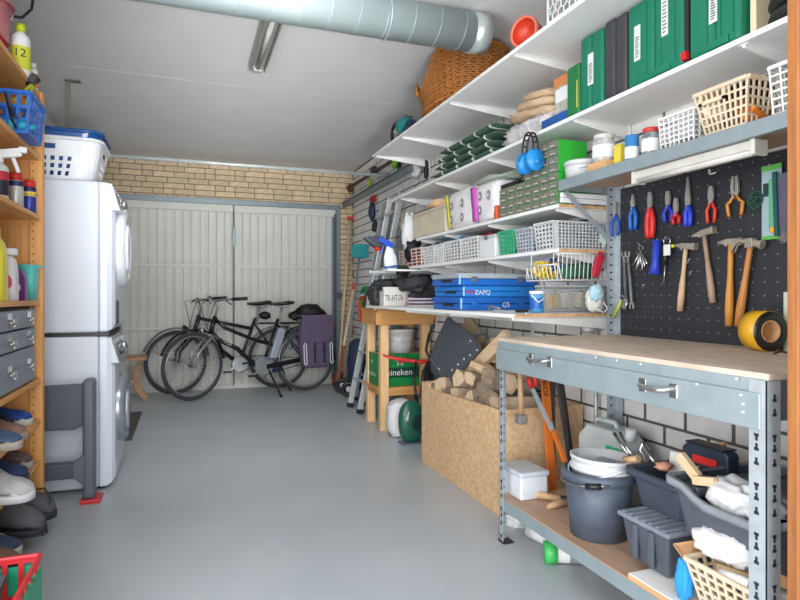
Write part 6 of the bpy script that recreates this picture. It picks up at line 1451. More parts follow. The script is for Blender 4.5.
# white styrofoam box on the lower shelf
a = PZ(508, 486, LS); b = PZ(553, 490, LS)
c = PZ(527, 497, LS)
t = thing('storage_box', 'white lidded storage box at the far end of the lower bench shelf', 'box', (1.50, 2.13, LS))
bw = mat('white box plastic', (220, 226, 234), .4)
obj('box_body', MB().bb(1.34, 1.475, 2.185, 2.365, LS, LS+.10), bw, t, bevel=.008); obj('lid', MB().bb(1.334, 1.481, 2.178, 2.372, LS+.097, LS+.120), mat('pale blue grey lid', (198, 208, 218), .35), t, bevel=.008, seg=3)
# wooden handles
hw = wood('hammer handle ash', (206, 172, 134), (184, 146, 108), axis='y')
t = thing('wooden_stick', 'long wooden tool handle lying on the lower shelf before the white box', 'handle', (1.38, 2.0, LS))
obj('shaft', MB().tube([PZ(525, 492, LS+.018), PZ(540, 495, LS+.018), PZ(562, 499, LS+.018)], [.014, .016, .012], 10), hw, t)
obj('ferrule', MB().tube([PZ(560, 498.5, LS+.018), PZ(572, 500, LS+.018)], .014, 10), K_(), t)
obj('wooden_stick', MB().tube([PZ(548, 507, LS+.014), PZ(556, 504, LS+.016), PZ(570, 502, LS+.014)], [.009, .016, .012], 10), hw, label='short rounded wooden handle beside the dark bucket', cat='handle')
# leaning tools between box and bench
t = thing('mallet', 'mallet with wooden handle and grey head hanging under the bench', 'mallet', PY(520, 430, 2.34))
obj('shaft', MB().tube([PY(520, 372, 2.34), PY(521, 414, 2.34)], .012, 10), hw, t)
q = PY(521, 419, 2.34); obj('head', MB().box(q, (.045, .05, .045)), mat('grey rubber head', (132, 128, 124), .7), t, bevel=.010, seg=3)
obj('hook', MB().tube([PY(520, 374, 2.34), PY(520, 368, 2.33)], .003, 5), STEEL(), t)
def down(a, b):
    d = (a-b).normalized(); return a+d*max(0, (a.z-.012)/max(.05, -d.z))
def lean(name, label, cat, pts, w_, th, m, side=(1,0,0)):
    return obj(name, MB().bar(pts[0], pts[1], w_, th, side), m, label=label, cat=cat, bevel=.003)
orm = mat('orange sheath', (232, 120, 36), .5)
t = thing('hand_saw', 'orange sheathed saw leaning behind the storage box', 'saw', PY(549, 460, 2.36))
obj('sheath', MB().bar(down(PY(551, 466, 2.36), PY(544, 366, 2.42)), PY(544, 366, 2.42), .045, .012, (1,0,0)), orm, t, bevel=.003)
obj('lettering', MB().text('PROF', PY(541.5, 377, 2.375), PY(543.5, 400, 2.375)-PY(541.5, 377, 2.375), (1, 0, .05), .040), K_(), t)
t = thing('garden_shears', 'red handled garden shears leaning beside the orange sheath', 'shears', PY(531, 420, 2.33))
m = MB(); m.tube([PY(528, 378, 2.34), PY(532, 388, 2.34)], .012, 8); m.tube([PY(534, 374, 2.33), PY(536, 386, 2.33)], .010, 8); obj('red_grip', m, redp, t)
m = MB(); m.bar(PY(532, 388, 2.34), PY(552, 430, 2.31), .020, .006, (1,0,0)); obj('blade', m, STEEL(), t)
t = thing('spade_handle', 'orange tipped steel tool slanting behind the dark bucket', 'tool', PY(563, 455, 2.25))
obj('orange_shaft', MB().bar(PY(553, 430, 2.33), PY(565, 462, 2.27), .022, .014, (1,0,0)), orm, t, bevel=.003); obj('steel_tip', MB().bar(PY(551, 422, 2.34), PY(553, 430, 2.33), .012, .01, (1,0,0)), STEEL(), t)
for k, (x0, y0, x1, y1, Y, lab) in enumerate(((553, 460, 552, 372, 2.42, 'dark iron bar leaning behind the orange sheath'), (569, 455, 556, 372, 2.38, 'long dark pry bar slanting over the chipboard'), (571, 450, 561, 376, 2.44, 'dark wooden stick leaning at the chipboard panel'))):
    lean('iron_bar', lab, 'bar', (down(PY(x0, y0, Y-.05), PY(x1, y1, Y)), PY(x1, y1, Y)), .018+.006*(k == 0), .014, mat('dark iron', (70, 64, 66), .55, .2))
t = thing('pipe', 'thin grey steel pipe standing at the white brick wall', 'pipe', (1.86, 2.44, 0)); q = PX(596, 400, 1.88); obj('shaft', MB().tube([(1.88, q.y, .0), (1.88, q.y, .93)], .010, 8), STEEL(), t)
# dark bucket with nested white bucket
q = PZ(600, 540, LS); c = Vector((1.435, 1.80, LS)); rb, rt, hb_ = .102, .124, .235
a1 = PZ(566, 530, LS)
t = thing('bucket', 'large dark grey builder bucket with wire handle on the lower shelf', 'bucket', c)
db = mat('slate bucket plastic', (86, 96, 112), .5, 0, .15, 14, col2=(70, 78, 92))
obj('bucket_body', MB().lathe([(rb, 0), (rt, hb_), (rt-.004, hb_), (rb-.004, .006)], c, 44), db, t)
obj('rim', MB().lathe([(rt+.0, hb_-.03), (rt+.010, hb_-.028), (rt+.012, hb_), (rt-.002, hb_+.004)], c, 44, caps=False), db, t)
m = MB(); m.tube([c+Vector((-(rt+.014)*math.cos(a)*.75-.66*(rt+.014)*math.sin(a)*.0, 0, 0))+Vector((-.0, 0, 0)) for a in (0, 1)], .001, 3) if False else None
P = [c+Matrix.Rotation(-.4, 3, 'Z') @ Vector((-(rt+.012)*abs(math.sin(a))*.98-.003, (rt+.012)*math.cos(a), hb_-.018-.02*math.sin(a))) for a in [i*PI/16 for i in range(17)]]
m = MB(); m.tube(P, .0025, 6); obj('wire_handle', m, CHROME(), t); m = MB(); m.tube(P[-4:-1], .011, 8); obj('handle_grip', m, K_(), t)
wbk2 = mat('white bucket plastic', (214, 216, 220), .35)
t = thing('bucket', 'white bucket nested inside the dark grey builder bucket', 'bucket', c+Vector((.005, 0, .12)))
c2 = c+Vector((.008, .0, .07)); m = MB(Matrix.Translation(c2) @ Matrix.Rotation(.05, 4, 'Y'))
m.lathe([(.085, 0), (.111, .165), (.116, .165), (.116, .178), (.112, .178), (.112, .2), (.117, .202), (.119, .215), (.108, .216), (.104, .16), (.08, .01)], n=44); obj('bucket_body', m, wbk2, t)
m = MB(Matrix.Translation(c2) @ Matrix.Rotation(.05, 4, 'Y')); m.tube([(-.122*math.sin(a), .122*math.cos(a), .195-.05*math.sin(a)) for a in [i*PI/16 for i in range(17)]], .003, 6); obj('wire_handle', m, W_(), t)
t = thing('trowel', 'plastering trowel lying in the white bucket', 'trowel', c2+Vector((0, -.05, .20)))
obj('blade', MB().box(c2+Vector((.02, -.04, .20)), (.08, .11, .003), (.1, .1, .5)), STEEL(), t); obj('grip', MB().tube([c2+Vector((.04, -.08, .215)), c2+Vector((.05, -.14, .235))], .013, 8), wood('hammer handle ash', (206,172,134), (184,146,108)), t)
# jerrycan
t = thing('jerrycan', 'translucent white jerrycan with green content behind the buckets', 'jerrycan', (1.76, 2.0, LS))
q0, q1 = PX(585, 450, 1.74), PX(634, 450, 1.74)
jc = mat('milky jerrycan', (196, 206, 206), .3); jy0, jy1 = q1.y, q0.y
m = MB(); m.prism([(jy0, LS), (jy1, LS), (jy1, LS+.24), (jy1-.06, LS+.30), (jy0+.10, LS+.30), (jy0, LS+.24)], (1.70, 0, 0), (0,1,0), (0,0,1), .13); obj('can_body', m, jc, t, bevel=.012, seg=3)
obj('cap', MB().cyl((1.765, jy0+.05, LS+.265), (1.765, jy0+.045, LS+.315), .022), W_(), t)
m = MB(); m.tube([(1.765, jy1-.05, LS+.295), (1.765, jy1-.055, LS+.318), (1.765, jy0+.14, LS+.318), (1.765, jy0+.13, LS+.295)], .011, 8); obj('handle', m, jc, t)
obj('green_content', MB().bb(1.695, 1.699, jy0+.02, jy0+.12, LS+.18, LS+.235), mat('green liquid', (40, 190, 120), .2), t)
# dark open crate: toolbox insert A
def tub(name, label, x0, x1, y0, y1, z0, H, m, wall=.006, rim=.014, fl=.02, dip=None, rimm=None, tilt=None):
    T = thing(name, label, 'tool tub', ((x0+x1)/2, (y0+y1)/2, z0)); CRn = .035
    def ol(k, z, o=0):
        P = []; X0, X1, Y0_, Y1_ = x0+fl*(1-k)-o, x1-fl*(1-k)+o, y0+fl*(1-k)-o, y1-fl*(1-k)+o
        for cx, cy, a0 in ((X1-CRn, Y1_-CRn, 0), (X0+CRn, Y1_-CRn, 90), (X0+CRn, Y0_+CRn, 180), (X1-CRn, Y0_+CRn, 270)):
            for i in range(6):
                a = math.radians(a0+i*18); P.append([cx+CRn*math.cos(a), cy+CRn*math.sin(a), z])
        Q = []
        for i in range(len(P)):
            a_, b_ = P[i], P[(i+1) % len(P)]; Q.append(a_)
            if (Vector(a_)-Vector(b_)).length > .05:
                for s in range(1, 8): Q.append([a_[q]+(b_[q]-a_[q])*s/8 for q in range(3)])
        if dip:
            for p in Q: p[2] -= dip(p[0], p[1])*k
        return [Vector(p) for p in Q]
    m_ = MB(tilt) if tilt else MB()
    m_.rings([ol(0, z0), ol(.5, z0+H*.5), ol(1, z0+H), ol(1, z0+H, -wall), ol(.02, z0+.006, -wall)], smooth=False); obj('tub_body', m_, m, T, bevel=0)
    m_ = MB(tilt) if tilt else MB(); r1_, r2_, r3_, r4_ = ol(1, z0+H-rim, .001), ol(1, z0+H-rim, rim*.8), ol(1, z0+H+.003, rim*.8), ol(1, z0+H+.003, -.001)
    m_.rings([r1_, r2_, r3_, r4_], closed=True); obj('rim', m_, rimm or m, T)
    return T
dk = mat('dark slate plastic', (66, 74, 88), .42, 0, .08, 10); dk2 = mat('anthracite plastic', (82, 88, 98), .4, 0, .05, 8)
# lower grey storage box with lid
A1 = PZ(640, 560, LS+.02)
gz = LS+.02
t = thing('storage_bin', 'dark grey lidded storage bin on the white board of the lower shelf', 'storage bin', (1.45, 1.42, gz))
sx0, sx1, sy0, sy1 = 1.345, 1.56, 1.375, 1.585
R = [[Vector((x, y, zz)) for x, y in ((sx0+k, sy0+k), (sx1-k, sy0+k), (sx1-k, sy1-k), (sx0+k, sy1-k))] for zz, k in ((gz, .022), (gz+.135, .004))]
obj('bin_body', MB().rings(R, smooth=False), dk2, t, bevel=.012, seg=3)
ld = obj('lid', MB().bb(sx0-.006, sx1+.006, sy0-.006, sy1+.006, gz+.133, gz+.150), mat('lid grey plastic', (128, 136, 148), .4), t, bevel=.006)
for k in range(7): 
    y = sy0+.01+k*(sy1-sy0-.02)/6.5
    obj('lid_rib', MB().bb(sx0, sx1, y, y+.014, gz+.149, gz+.155), mat('lid grey plastic', (128,136,148)), ld, bevel=.003)
for y in (sy0+.07, sy1-.07): obj('vertical_rib', MB().bb(sx0-.004, sx0+.01, y-.012, y+.012, gz+.02, gz+.13), dk2, t, bevel=.005)
# bin behind (upper left, 630-668, 455-515)
tub('tool_tub', 'dark slate tub behind the lidded bin, filled with a joint tool', 1.42, 1.70, 1.40, 1.63, gz+.157, .115, dk, fl=.02, rim=.02)
# big open toolbox with dip
def dipf(x, y): return .040*max(0, min(1, (1.33-y)/.07))*max(0, min(1, (y-1.0)/.07))*(1 if x < 1.6 else .0)
SH_Z = gz+.214
T = tub('tool_tub', 'big open dark grey tool tub stacked on the bins', 1.355, 1.76, 1.02, 1.385, .375, .155, dk2, fl=.025, rim=.018, dip=dipf, rimm=mat('scuffed rim', (140, 146, 154), .45))
obj('divider_tray', MB().bb(1.38, 1.74, 1.30, 1.37, .485, .515), dk2, T, bevel=.006)
t = thing('toolbox_tray', 'navy tool tray with carrying handle standing in the big tub', 'tray', (1.62, 1.25, .50))
nb_ = mat('navy tray plastic', (46, 58, 76), .45); ha, hb2 = PX(686, 462, 1.60), PX(733, 452, 1.60)
m = MB(); m.prism([(hb2.y-.0, .505), (ha.y, .505), (ha.y, .56), (ha.y-.02, .578), (hb2.y+.01, .578), (hb2.y, .565)], (1.58, 0, 0), (0,1,0), (0,0,1), .05); obj('tray_handle', m, nb_, t, bevel=.008)
m = MB(); m.bb(1.576, 1.579, hb2.y+.04, ha.y-.05, .520, .545); obj('grip_insert', m, redp, t, bevel=.001)
m = MB(); m.bb(1.56, 1.74, 1.06, 1.30, .43, .51); obj('tray_body', m, nb_, t, bevel=.006)
obj('handle_ribs', MB().bb(1.577, 1.633, hb2.y+.015, ha.y-.02, .578, .583), K_(), t)
flop('rags', 'grey rags heaped in the big open tub', 'rags', (1.42, 1.20, .515), (.05, .08, .04), mat('white rag', (222,224,226)), 5, amp=.25)
flop('rags', 'lilac rag at the near side of the big open tub', 'rags', (1.50, 1.075, .525), (.03, .03, .035), mat('lilac cloth', (150, 104, 140), .8), 6, amp=.2)
flop('work_glove', 'grey work glove folded over the rags in the big open tub', 'glove', (1.42, 1.10, .54), (.035, .05, .018), mat('grey glove', (176, 178, 186), .8, bump=.3), 9, rot=(.5, 0, 0), amp=.2)
m = MB(); m.bar(PX(680, 455, 1.40), PX(698, 478, 1.40), .030, .02, (0,0,1)); obj('offcut', m, plk, label='pale wooden offcut standing in the big open tub', cat='offcut', bevel=.002)
m = MB(); m.bar(PX(694, 480, 1.39), PX(716, 482, 1.39), .025, .02, (0,0,1)); obj('offcut', m, plk, label='pale wooden offcut lying flat in the big open tub', cat='offcut', bevel=.002)
# papers, sandpaper standing behind
q = PX(677, 462, 1.55)
obj('booklet', MB().box((1.55, q.y, q.z-.02), (.004, .055, .10), (0, .2, .3)), mat('off white card', (216,214,208)), label='pale booklet standing at the far rim of the big tub', cat='booklet')
obj('cardboard_sheet', MB().bar(PX(682, 472, 1.62), PX(712, 449, 1.62), .02, .05, (1,0,0)), mat('kraft card', (202, 156, 112), .8), label='brown cardboard sheet standing in the big tub', cat='cardboard')
obj('cardboard_sheet', MB().bar(PX(688, 452, 1.66), PX(726, 448, 1.66), .04, .012, (0,0,1)), mat('kraft card', (202,156,112)), label='brown cardboard strip lying behind the navy tray handle', cat='cardboard')
obj('plaster_lump', MB().lump(PX(664, 466, 1.50)+Vector((0,0,.0)), (.03, .025, .014), amp=.2), mat('salmon foam', (222, 160, 136), .8), label='salmon coloured sponge on the tub rim', cat='sponge')
# joint tool (pliers-like clamp) over the bins
t = thing('clamp', 'chrome jointed clamp resting on the slate tub', 'clamp', PX(625, 450, 1.56))
m = MB(); 
for P in ([(614, 433), (620, 443), (630, 456)], [(620, 432), (626, 446), (634, 458)], [(643, 442), (640, 450), (648, 462)], [(644, 444), (650, 456), (656, 464)]): m.tube([PX(px, py, 1.52) for px, py in P], .006, 7)
obj('arms', m, CHROME(), t); obj('pivot', MB().lump(PX(636, 462, 1.52), (.02, .03, .022), amp=.1), mat('scuffed grey', (170, 170, 174), .4, .4), t)
m = MB(); m.cyl(PX(630, 459, 1.51), PX(637, 466, 1.51), .014); obj('grip', m, W_(), t)
# black things at the back right
obj('bag', MB().lump((1.80, 1.12, .50), (.075, .14, .17), amp=.1, seed=3, sq=.7, n=20, m=12), mat('black nylon', (22,22,26)), label='black bag standing at the wall behind the big tub', cat='bag')
# cream basket with cardboard and plastic bag
T = crate('basket', 'cream plastic basket of wood scraps at the near end of the lower shelf', 'basket', 1.31, 1.60, 1.00, 1.28, gz, .125, cbp, (9, 9), 5, .008, .03, .014, bv=.008)
sc_ = [mat('scrap pale', (216, 186, 146), .8), mat('scrap white', (230, 228, 220), .6), mat('scrap brown', (170, 128, 92), .8)]
scn = ['pale square', 'white', 'brown', 'pale narrow', 'white painted', 'dark brown', 'pale short', 'off white']
for k in range(8):
    obj('wood_scrap', MB().box((1.345+.21*rng.random(), 1.035+.19*rng.random(), gz+.03+.085*(k/8)), (.05+.03*rng.random(), .12, .035), (rng.uniform(-.3, .3), rng.uniform(-.3, .3), rng.uniform(0, 3))), sc_[k % 3], label='%s wood scrap in the cream basket under the plastic bag' % scn[k], cat='offcut', group='wood scraps in the cream basket', bevel=.004)
t = thing('roll', 'white paint roller lying on the wood scraps', 'paint roller', PX(740, 583, 1.36)); q0, q1 = PX(722, 575, 1.33), PX(752, 586, 1.33)
obj('sleeve', MB().tube([q0+Vector((.0,0,.0)), q1], .016, 12), mat('roller fleece', (236, 234, 228), .9), t); obj('core', MB().tube([q0+(q0-q1)*.08, q0], .010, 10), mat('yellow core', (214, 176, 60), .5), t)
kc = mat('kraft card', (202, 156, 112))
t = thing('cardboard_box', 'flattened open cardboard box lying on the cream basket', 'cardboard', (1.42, 1.16, gz+.16))
q = [PX(673, 545, 1.33), PX(697, 541, 1.40), PX(705, 556, 1.40), PX(685, 562, 1.31)]
obj('flap', MB().hexa([p for p in q]+[p+Vector((0,0,.004)) for p in q]), kc, t)
obj('box_body', MB().bb(1.40, 1.62, 1.03, 1.24, gz+.128, gz+.16), kc, t, bevel=.002)
pbag = mat('white carrier bag', (236, 236, 238), .4, 0, .06, 14, bump=.5)
flop('plastic_bag', 'crumpled white plastic bag on the cardboard box', 'bag', PX(728, 546, 1.40)+Vector((0, 0, .004)), (.065, .10, .042), pbag, 17, amp=.15, freq=5, sq=.85)
flop('cloth', 'bright blue cloth hanging between the bin and the cream basket', 'cloth', (1.325, 1.293, gz+.055), (.022, .022, .058), mat('bright blue cloth', (40, 150, 222), .7, bump=.2), 3, amp=.15)
# under the lower shelf: bottles on the floor
t = thing('spray_tin', 'white tin with bright green cap lying on the floor under the bench', 'tin', (1.42, 1.9, 0))
q = PZ(548, 553, .04); d_ = Vector((.9, -.45, 0)).normalized(); q.z = .044
obj('tin_body', MB().cyl(q+d_*.03, q+d_*.22, .038, n=22), mat('white tin', (226, 226, 224), .35), t); obj('cap', MB().cyl(q-d_*.015, q+d_*.032, .043, .043, 22), mat('vivid green cap', (70, 196, 100), .4), t); obj('printed_label', MB().cyl(q+d_*.08, q+d_*.14, .0385, n=22, caps=False), mat('label grey', (150, 150, 150), .5), t)
t = thing('paint_tube', 'white and amber bottle lying on the floor behind the green capped tin', 'bottle', (1.42, 2.1, 0))
q = PZ(530, 530, .035); q.z = .036; d_ = Vector((.25, -.95, 0)).normalized()
obj('bottle_body', MB().cyl(q, q+d_*.12, .033, n=20), W_(), t); obj('amber_end', MB().cyl(q+d_*.12, q+d_*.20, .035, .03, 20), mat('amber plastic', (222, 164, 50), .4), t)
q = PZ(518, 522, .03); flop('paper', 'crumpled white paper on the floor behind the bench leg', 'paper', (q.x+.02, q.y+.03, .025), (.05, .05, .026), W_(), 8, amp=.25)
obj('plastic_tub', MB().lathe([(.06, 0), (.085, .10), (.09, .10), (.09, .11)], (1.78, 1.45, 0), 28), W_(), label='white round tub on the floor deep under the bench', cat='tub')
# ---------------------------------------------------------------- tools hanging on the pegboard
PXX = bx1-.014; TX = PXX-.022
steel = mat('tool steel', (186, 184, 180), .35, .5, .1, 40)
def hook(t, y, z): obj('peg_hook', MB().tube([(PXX, y, z), (TX-.006, y, z), (TX-.012, y, z+.008)], .002, 5), STEEL(), t)
def pliers(label, px, py0, py1, col, gap=.026, jaw=.05, col2=None, thick=.0085, needle=False, open_=0):
    a, b = PX(px, py0, TX), PX(px, py1, TX); L = a.z-b.z; y = a.y; pz = a.z-jaw
    t = thing('pliers', label, 'pliers', (TX, y, b.z), 'pliers on the pegboard')
    for s in (-1, 1):
        m = MB(); w_ = .004 if needle else .0075
        m.prism([(0, 0), (s*w_, 0) if not needle else (s*.002, 0), (s*.012, -jaw*.55 if not needle else -jaw*.8), (s*.011, -jaw), (s*.004, -jaw-.015), (0, -jaw-.012)], (TX-.005, y+s*open_, a.z), (0,1,0), (0,0,1), .010)
        obj('jaw', m, steel, t, bevel=.001)
        m = MB(); m.tube([(TX, y+s*.005, pz-.008), (TX, y+s*gap*.6, pz-.03), (TX, y+s*gap, pz-(L-jaw)*.45), (TX, y+s*gap*.85, pz-(L-jaw)*.8), (TX, y+s*gap*.75, b.z)], [thick*.7, thick*.9, thick, thick, thick*.8], 9)
        obj('handle_grip', m, mat('grip %d %d %d' % (col if s > 0 or not col2 else col2), col if s > 0 or not col2 else col2, .4), t)
    obj('pivot', MB().cyl((TX-.009, y, pz), (TX+.006, y, pz), .0065), steel, t); hook(t, y, pz-.02)
pliers('blue handled pliers hanging leftmost on the pegboard', 615, 202, 236, (30, 88, 180))
pliers('long nosed blue handled pliers second from left', 633, 194, 230, (34, 104, 196), needle=True, gap=.018, thick=.010)
pliers('large pliers with thick red handles', 650, 192, 238, (222, 52, 50), gap=.016, thick=.0125, jaw=.06)
pliers('pliers with one blue and one red handle pair', 668, 191, 222, (48, 60, 196), gap=.022)
pliers('red handled pliers overlapping the blue ones', 676, 198, 224, (206, 44, 50), gap=.018)
pliers('long thin nosed pliers with cobalt handles', 688, 177, 226, (44, 72, 214), needle=True, jaw=.105, gap=.013, thick=.010)
pliers('slim pliers with bright red orange handles', 711, 186, 223, (226, 64, 36), gap=.019, thick=.0065)
pliers('orange handled circlip pliers hanging open', 735, 176, 216, (214, 140, 50), gap=.033, thick=.0065, open_=.004, jaw=.06)
def hammer(label, pxh, pyh, pxe, pye, hw_, m, claw=False, hr=.011, hl=.10, wood_=(206, 172, 134)):
    a, b = PX(pxh, pyh, TX), PX(pxe, pye, TX); t = thing('hammer', label, 'hammer', b, 'hammers on the pegboard'); d = (b-a).normalized()
    if claw: a = a+Vector((-.014, 0, 0))
    R = [hr*.75, hr*.8, hr*.8, hr*1.1, hr*1.25, hr*1.1]; P = [a+(b-a)*k/5 for k in range(6)]
    obj('shaft', MB().tube(P, R, 10), m, t)
    mm = MB(); y = Vector((0, 1, 0)); n_ = d.cross(Vector((1,0,0)))
    if n_.y < 0: n_ = -n_
    if claw:
        mm.cyl(a-n_*.0+Vector((0,0,.004)), a-n_*.036, .012, .013); mm.cyl(a-n_*.036, a-n_*.046, .016); mm.box(a, (.028, .03, .032))
        for s in (-.006, .006): mm.tube([a+n_*.01+Vector((s, 0, .004)), a+n_*.04+Vector((s*1.3, 0, .004)), a+n_*.062+Vector((s*1.5, 0, -.016)), a+n_*.076+Vector((s*1.6, 0, -.045))], [.010, .008, .006, .003], 7)
    else:
        mm.bar(a-n_*hl*.42, a+n_*.012, .024, .024, (1,0,0)); mm.bar(a-n_*hl*.5, a-n_*hl*.40, .028, .028, (1,0,0)); u = Vector((1,0,0))
        p0 = a+n_*.010; p1 = a+n_*hl*.52
        mm.hexa([p0+Vector((-.011,0,-.012)), p0+Vector((.011,0,-.012)), p0+Vector((.011,0,.012)), p0+Vector((-.011,0,.012)), p1+Vector((-.010,0,-.003)), p1+Vector((.010,0,-.003)), p1+Vector((.010,0,.003)), p1+Vector((-.010,0,.003))])
    obj('head', mm, mat('dull hammer steel', (176, 166, 154), .45, .35, .15, 30), t, bevel=.002); hook(t, a.y+.016, a.z-.016)
palew = wood('pale ash handle', (212, 182, 146), (190, 158, 122)); yw = wood('varnished hickory', (206, 146, 62), (182, 120, 44)); gw = wood('weathered handle', (176, 150, 128), (150, 124, 104))
hammer('hammer with pale ash shaft, leftmost of the hammers', 686, 246, 680, 311, .1, palew)
hammer('hammer with weathered grey brown shaft, hanging highest', 704, 233, 713, 303, .1, gw)
hammer('hammer with straight varnished yellow shaft', 731, 242, 729, 326, .12, yw, hr=.0125)
hammer('claw hammer with slanting varnished shaft', 754, 243, 738, 326, .1, wood('claw hammer hickory', (196, 134, 70), (170, 108, 50)), claw=True, hr=.0125)
# spanners, keys, torch
t = thing('spanner', 'pair of open ended spanners hanging beside the post', 'spanner', PX(627, 300, TX))
for k, (px, y0, y1) in enumerate(((624, 256, 300), (628, 256, 304))):
    a, b = PX(px, y0, TX-.004*k), PX(px+2+2*k, y1, TX-.004*k); m = MB(); m.bar(a, b, .014, .006, (0,1,0))
    for e, s in ((a, 1), (b, -1)):
        for q in (-1, 1): m.bar(e+Vector((0, q*.009, -s*.004)), e+Vector((0, q*.011, s*.020)), .009, .007, (0,1,0))
    obj('spanner_shank', m, CHROME(), t)
hook(t, PX(626, 260, TX).y, PX(626, 262, TX).z)
t = thing('adjustable_spanner', 'small adjustable spanner with yellow green grip hanging low by the post', 'spanner', PX(619, 310, TX))
obj('grip', MB().tube([PX(622, 300, TX), PX(613, 318, TX)], .008, 8), mat('yellow green grip', (190, 200, 90), .5), t); obj('head', MB().lump(PX(624, 304, TX), (.008, .022, .026), amp=.15), CHROME(), t); hook(t, PX(624, 300, TX).y, PX(624, 297, TX).z)
t = thing('hex_keys', 'bunch of small keys hanging on a ring', 'keys', PX(642, 275, TX)); m = MB(); q = PX(641, 248, TX)
m.torus(q, (1, 0, 0), .012, .0018, 18, 5)
for k in range(7): e = q+Vector((-.002*k, -.035+.011*k, -.07-.012*(k % 3))); m.tube([q+Vector((0, 0, -.01)), e, e+Vector((0, .016, -.002))], .0028, 6)
obj('keys', m, CHROME(), t); hook(t, q.y, q.z+.01)
t = thing('torch', 'blue plastic torch hanging beside the keys', 'torch', PX(655, 273, TX)); a, b = PX(657, 240, TX-.01), PX(655, 274, TX-.01)
obj('torch_body', MB().tube([a, a+(b-a)*.7, b], [.016, .016, .026], 14), mat('ultramarine plastic', (44, 72, 200), .4), t); hook(t, a.y, a.z-.004)
t = thing('screwdriver', 'steel screwdriver with paper tag hanging right of the torch', 'screwdriver', PX(664, 283, TX)); a, b = PX(666, 245, TX), PX(664, 284, TX)
obj('grip', MB().tube([a+Vector((0,0,-.03)), a+(b-a)*.5], .010, 8), K_(), t); obj('blade', MB().tube([a+(b-a)*.45, b], .003, 6), CHROME(), t); obj('paper_tag', MB().box(PX(667, 250, TX-.012), (.003, .035, .045)), W_(), t)
m = MB(); m.torus(PX(667, 241, TX), (1,0,0), .018, .003, 20, 6); obj('ring', m, CHROME(), t); obj('yellow_cap', MB().lump(PX(673, 246, TX), (.008, .008, .008), amp=0), mat('yellow print', (214,206,60)), t); hook(t, PX(667, 239, TX).y, PX(667, 239, TX).z)
m = MB(); q = PX(757, 200, TX)
for k in range(7): a_ = k*.8; m.torus(q+Vector((0, .008*math.sin(a_), .01*math.cos(a_))), (1, .4*math.sin(a_), .3*math.cos(a_)), .022+.003*math.sin(k), .0016, 22, 5)
obj('binding_wire', m, mat('green wire', (30, 92, 70), .5), label='tangled dark green binding wire hanging beside the blister packs', cat='wire')
m = MB(); q = PX(712, 172, TX); m.tube([q+Vector((.02, .012, .012)), q+Vector((0, .012, .0)), q+Vector((-.004, .004, -.008)), q+Vector((-.004, -.02, -.006))], .003, 6); m.bar(q+Vector((-.0, .012, .012)), q+Vector((0, .01, -.004)), .006, .004); obj('peg_hook', m, W_(), label='empty white peg hook under the strip light', cat='hook')
for k, (px, py) in enumerate(((649, 287), (695, 262), (697, 274))):
    q = PX(px, py, PXX); m = MB(); m.tube([q, q+Vector((-.03, .01, -.004)), q+Vector((-.034, -.006, .012))], .0018, 5); obj('peg_hook', m, STEEL(), label=['empty steel peg hook below the torch', 'empty peg hook under the highest hammer head', 'lower empty peg hook beside the weathered hammer shaft'][k], cat='hook')
# blister packs
q0, q1 = PX(762, 167, TX), PX(785, 238, TX)
t = thing('blister_pack', 'green carded blister pack of tools hanging near the brown panel', 'blister pack', (TX, (q0.y+q1.y)/2, q1.z))
gcard = mat('green blister card', (96, 176, 84), .4); y0_, y1_ = q1.y+.012, q0.y
obj('card', MB().bb(TX-.001, TX+.002, y0_, y1_, q1.z, q0.z), mat('grey blue card', (160, 184, 190), .4), t)
obj('card_header', MB().bb(TX-.003, TX-.001, y0_, y1_, q0.z-.018, q0.z), gcard, t); obj('card_footer', MB().bb(TX-.003, TX-.001, y0_, y1_, q1.z, q1.z+.012), gcard, t)
obj('dark_panel', MB().bb(TX-.003, TX-.001, y1_-.028, y1_-.006, q0.z-.105, q0.z-.060), mat('dark print', (40, 60, 60), .5), t)
obj('blister', MB().bb(TX-.016, TX-.003, y0_+.004, y1_-.034, q1.z+.03, q0.z-.05), mat('green blister film', (110, 176, 140), .15), t, bevel=.006)
obj('orange_dot', MB().lathe([(.011, 0), (.011, .003), (.006, .006)], (TX-.016, y0_+.018, q1.z+.03), 16, axis=(-1,0,0)), mat('orange dot', (240, 170, 40), .4), t); hook(t, (y0_+y1_)/2, q0.z-.006)
q0 = PX(776, 175, TX-.02); t = thing('blister_pack', 'slate purple carded tool hanging in front of the green blister pack', 'blister pack', (TX-.03, q0.y, 1.30))
obj('card', MB().bar(q0+Vector((0, -.02, .0)), PX(789, 242, TX-.02), .06, .003, (0,1,0)), mat('slate purple card', (92, 92, 112), .5), t); obj('tool', MB().bar(q0+Vector((-.006, -.0, .01)), PX(777, 236, TX-.026), .014, .010, (0,1,0)), mat('dark teal tool', (40, 90, 90), .4), t)
q = PX(785, 236, TX-.03); obj('metal_end', MB().box(q, (.004, .028, .035), (.4, 0, 0)), CHROME(), t); hook(t, q0.y, q0.z)
obj('saw_blade', MB().bb(TX-.01, TX-.006, by0+.04, PX(784, 300, TX-.008).y, .875, 1.08), mat('pale green grey plastic', (196, 204, 192), .5), label='pale upright plastic strip at the pegboard beside the brown panel', cat='strip')
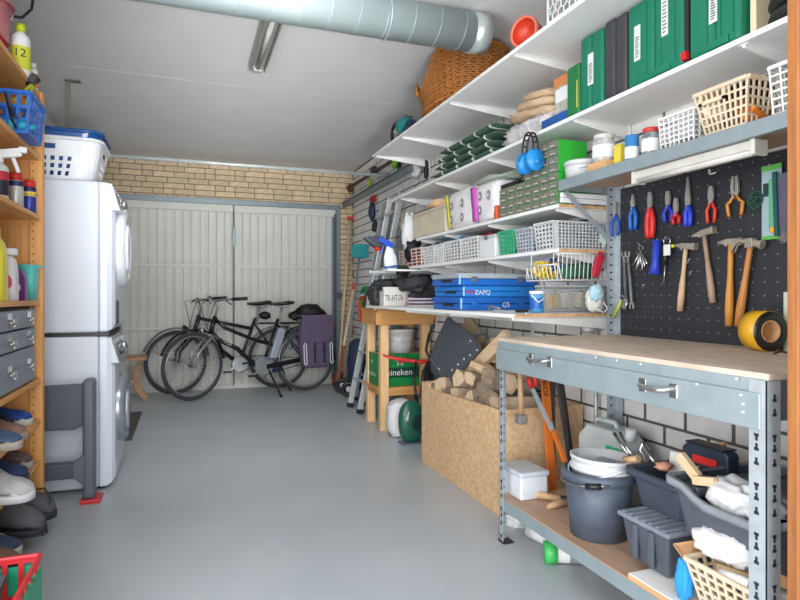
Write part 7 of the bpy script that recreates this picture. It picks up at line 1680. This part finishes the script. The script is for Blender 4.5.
# things on the worktop
q = PZ(617, 332, BT)
t = thing('glue_pot', 'small glass pot with white label and a brush standing at the back of the bench', 'pot', (q.x, q.y, BT)); c = Vector((min(q.x, PXX-.04), q.y, BT+.001))
obj('pot_body', MB().lathe([(.028, 0), (.030, .004), (.030, .05), (.026, .055)], c, 24), mat('amber glass', (186, 160, 120), .2), t); obj('paper_label', MB().lathe([(.0305, .010), (.0305, .045)], c, 24, caps=False), W_(), t)
m = MB(); m.tube([c+Vector((-.005, .0, .03)), c+Vector((-.01, -.015, .12))], .005, 8); obj('brush_handle', m, hw, t); obj('brush_ferrule', MB().tube([c+Vector((-.009, -.012, .10)), c+Vector((-.012, -.022, .145))], .011, 8), mat('yellow green grip', (190,200,90)), t)
# tape roll
q = PX(766, 332, PXX-.10)
t = thing('tape_roll', 'wide roll of yellow tape with black sides standing on the bench', 'tape', (q.x, q.y, BT))
R_ = .066; c = Vector((PXX-.16, 1.13, BT+R_+.001)); c = PZ(758, 352, BT+.001); c = Vector((1.79, 0, BT+R_+.001)); c.y = PX(762, 330, 1.79).y
ax_ = Vector((-.15, -.98, 0)).normalized()
obj('tape', MB().lathe([(R_, -.030), (R_, .035), (R_*.55, .035), (R_*.55, -.030)], c, 40, axis=ax_, caps=False, closed=True), mat('yellow tape', (232, 176, 36), .35), t)
obj('black_side', MB().lathe([(R_*.985, .0355), (R_*.5, .0365), (R_*.5, .035), (R_*.98, .035)], c, 40, axis=ax_, caps=False, closed=True), K_(), t)
obj('cardboard_core', MB().lathe([(R_*.55, -.036), (R_*.55, .038), (R_*.49, .038), (R_*.49, -.036)], c, 30, axis=ax_, caps=False, closed=True), mat('kraft card', (202,156,112)), t)
obj('core_disc', MB().lathe([(R_*.48, -.01), (R_*.48, .0)], c, 24, axis=ax_), mat('tan core', (222, 176, 120), .7), t)
m = MB(); q = PZ(774, 355, BT); m.tube([q+Vector((.0, .0, .004)), q+Vector((.03, .0, .010)), q+Vector((.05, -.02, .004)), q+Vector((.02, -.03, .006))], .003, 5); obj('wire_bit', m, K_(), label='short bent black wire on the bench in front of the tape roll', cat='wire')
